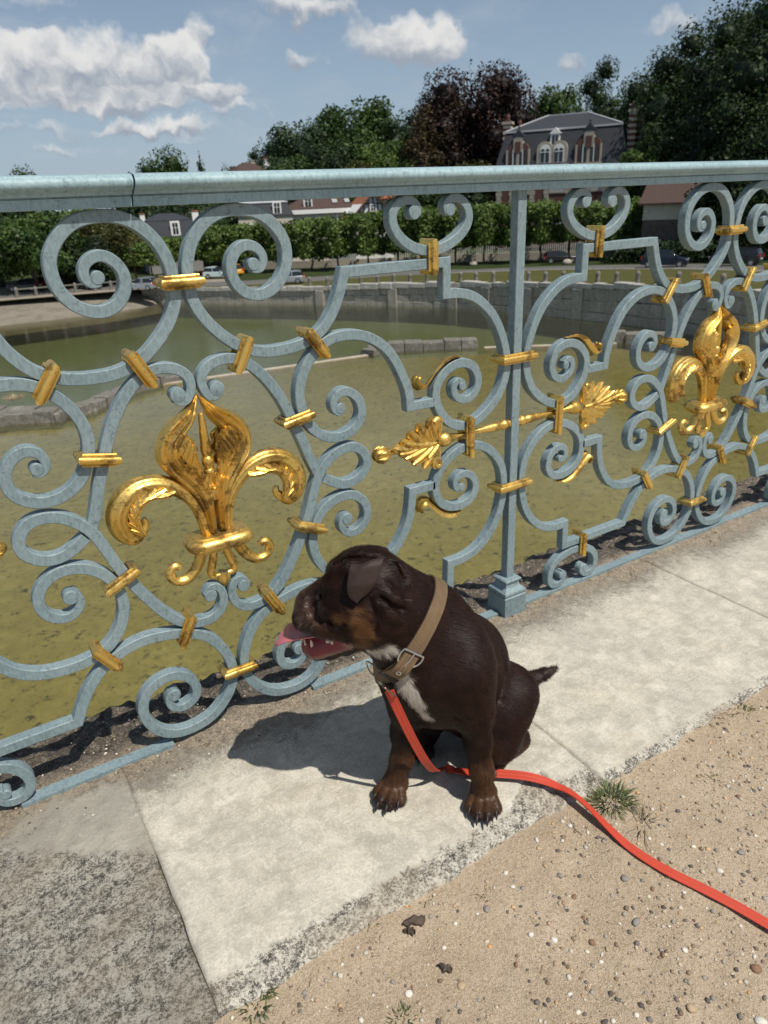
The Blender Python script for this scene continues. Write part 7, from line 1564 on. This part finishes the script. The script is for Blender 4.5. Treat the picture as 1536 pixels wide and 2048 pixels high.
def chip(px, py, L, W_, rz, label):
    g = gpt(px, py, -.016); mb = MB(); n = 9
    top = []; r = np.random.default_rng(int(px))
    V = []; F = []
    for i in range(n):
        t = i/(n-1); w = W_*math.sin(PI*(.08+.84*t))**.6*(.7+.6*r.random())
        for j in range(4): V.append((L*(t-.5), w*(j/3-.5)+.002*r.normal(), .003+.004*math.sin(PI*j/3)+.0015*r.normal()))
    for i in range(n-1):
        for j in range(3): F.append((i*4+j, i*4+4+j, i*4+5+j, i*4+j+1))
    b = len(V); V += [(x, y, z-.006) for x, y, z in V]; F += [tuple(q+b for q in f[::-1]) for f in F]
    rim = [0, 1, 2, 3]+[i*4+3 for i in range(1, n)]+[(n-1)*4+j for j in (2, 1, 0)]+[i*4 for i in range(n-2, 0, -1)]
    F += [(rim[q], rim[(q+1) % len(rim)], rim[(q+1) % len(rim)]+b, rim[q]+b) for q in range(len(rim))]
    o = mk('bark_chip', V, F, M_BARK, None, 30, (g[0], g[1], float(sand_z(np.array([[g[0]]]), np.array([[g[1]]]))[0, 0])+.003)); o.rotation_euler = (0, 0, rz); props(o, label, 'bark')
chip(828, 1846, .040, .018, -.3, 'larger dark piece of bark on the sand near the stone edge')
chip(820, 1866, .020, .010, -.7, 'small bark splinter just below the larger piece of bark')
chip(890, 1938, .024, .007, -1.0, 'narrow dark bark sliver lying alone on the sand')
M_GRASS = attr_mat('grass_blade', .6)
def tuft(px, py, n, rad, h, label, shades, lean=(0, 0), z=-.018):
    g = gpt(px, py, z); V = []; F = []; Cc_ = []; r = np.random.default_rng(int(px*7+py))
    for k in range(n):
        a = r.random()*6.28; q = rad*r.random()**.6; base = np.array([math.cos(a)*q, math.sin(a)*q*.8, -.004]); L = h*(.45+.75*r.random()); d = np.array([math.cos(a)*(.3+q/rad*.9)+lean[0]+.35*r.normal(), math.sin(a)*(.3+q/rad*.9)+lean[1]+.35*r.normal(), 1.0*r.random()+.25]); d /= np.linalg.norm(d)
        s = np.cross(d, [0, 0, 1.0]); s /= max(1e-6, np.linalg.norm(s)); w = .0009+.0007*r.random(); b = len(V)
        p1 = base+d*L*.5; p2 = base+d*L+np.array([0, 0, -L*.28*r.random()])
        V += [base-s*w, base+s*w, p1+s*w*.8, p1-s*w*.8, p2]; F += [(b, b+1, b+2, b+3), (b+3, b+2, b+4)]
        c = np.array(shades[r.integers(len(shades))])*(.7+.6*r.random()); Cc_ += [np.r_[c, 1]]*5
    o = mk('grass_tuft', V, F, M_GRASS, None, None, tuple(g)); ca = o.data.color_attributes.new('tint', 'FLOAT_COLOR', 'POINT'); ca.data.foreach_set('color', np.array(Cc_, np.float32).ravel()); return props(o, label, 'grass')
GR = [(.055, .095, .022), (.085, .13, .035), (.04, .07, .018), (.16, .17, .06)]; DRY = [(.30, .23, .12), (.20, .15, .08), (.11, .085, .05), (.10, .11, .04)]
tuft(1222, 1602, 300, .034, .042, 'thick green grass tuft growing at the stone edge beside the red leash', GR, (.1, -.2))
tuft(1285, 1650, 16, .016, .06, 'dry straw blades lying on the sand right of the thick green tuft', DRY, (.3, -.5))
tuft(1405, 1428, 150, .045, .028, 'low grass along the edge of the pale slab far right', GR+DRY, (0, -.2))
tuft(1475, 1420, 70, .03, .024, 'sparse half dry grass at the right edge by the slab corner', GR+DRY)
tuft(510, 2003, 90, .026, .026, 'small green sprig below the left slab', GR, (0, .1), -.016)
tuft(532, 1978, 50, .014, .022, 'tiny green sprig hugging the left slab edge', GR, (0, .1), -.014)
tuft(752, 1895, 130, .016, .014, 'brown withered moss patch on the sand near the slab', DRY, (0, 0))
tuft(968, 1787, 110, .016, .012, 'dark withered moss patch on open sand', DRY, (0, 0)); tuft(740, 1850, 40, .009, .016, 'green shoots under the slab edge beside the bark', GR)
tuft(1430, 1562, 60, .022, .012, 'yellow green moss patch on sand at the right', [(.14, .12, .04), (.2, .16, .07)]); tuft(800, 2035, 90, .02, .014, 'withered weed at the bottom edge of the sand', DRY+GR)
tuft(1135, 950, 14, .01, .10, 'thin dry stalks growing behind the railing by the water edge', DRY, (0, 0), -.02) if False else None
tf = tuft(28, 797, 110, .050, .045, 'tan dry grass growing on the low ruined wall at far left', [(.42, .30, .17), (.34, .24, .13), (.5, .38, .24)], (0, 0), WZ+.40); tf.scale = (11, 11, 11)
# straw twigs
M_TW = simple('twig_straw', (.30, .24, .15), .8)
for px, py, L, rz, lb in ((1303, 1660, .055, 1.05, 'pale straw twig beside the thick green grass'), (850, 1818, .03, .35, 'thin straw curl near the bark pieces'), (1165, 1670, .05, 1.5, 'upright pale grass stem near the slab edge'), (620, 1975, .03, .5, 'short twig below the dark slab')):
    g = gpt(px, py, -.017); mb = MB(); q = rs([(0, 0, .003), (L*.4, .003, .006), (L*.75, -.002, .005), (L, .003, .003)], .004); V, F = [], []
    n = len(q); T = np.gradient(q, axis=0)
    for i in range(n):
        s = np.cross(T[i], [0, 0, 1.0]); s /= np.linalg.norm(s)
        for k in range(5): V.append(q[i]+(s*math.cos(k*1.2566)+np.array([0, 0, 1])*math.sin(k*1.2566))*.0009)
    for i in range(n-1):
        for k in range(5): F.append((i*5+k, i*5+(k+1) % 5, i*5+5+(k+1) % 5, i*5+5+k))
    o = mk('twig', V, F, M_TW, None, 60, (g[0], g[1], float(sand_z(np.array([[g[0]]]), np.array([[g[1]]]))[0, 0]))); o.rotation_euler = (0, 0, rz); props(o, lb, 'twig')
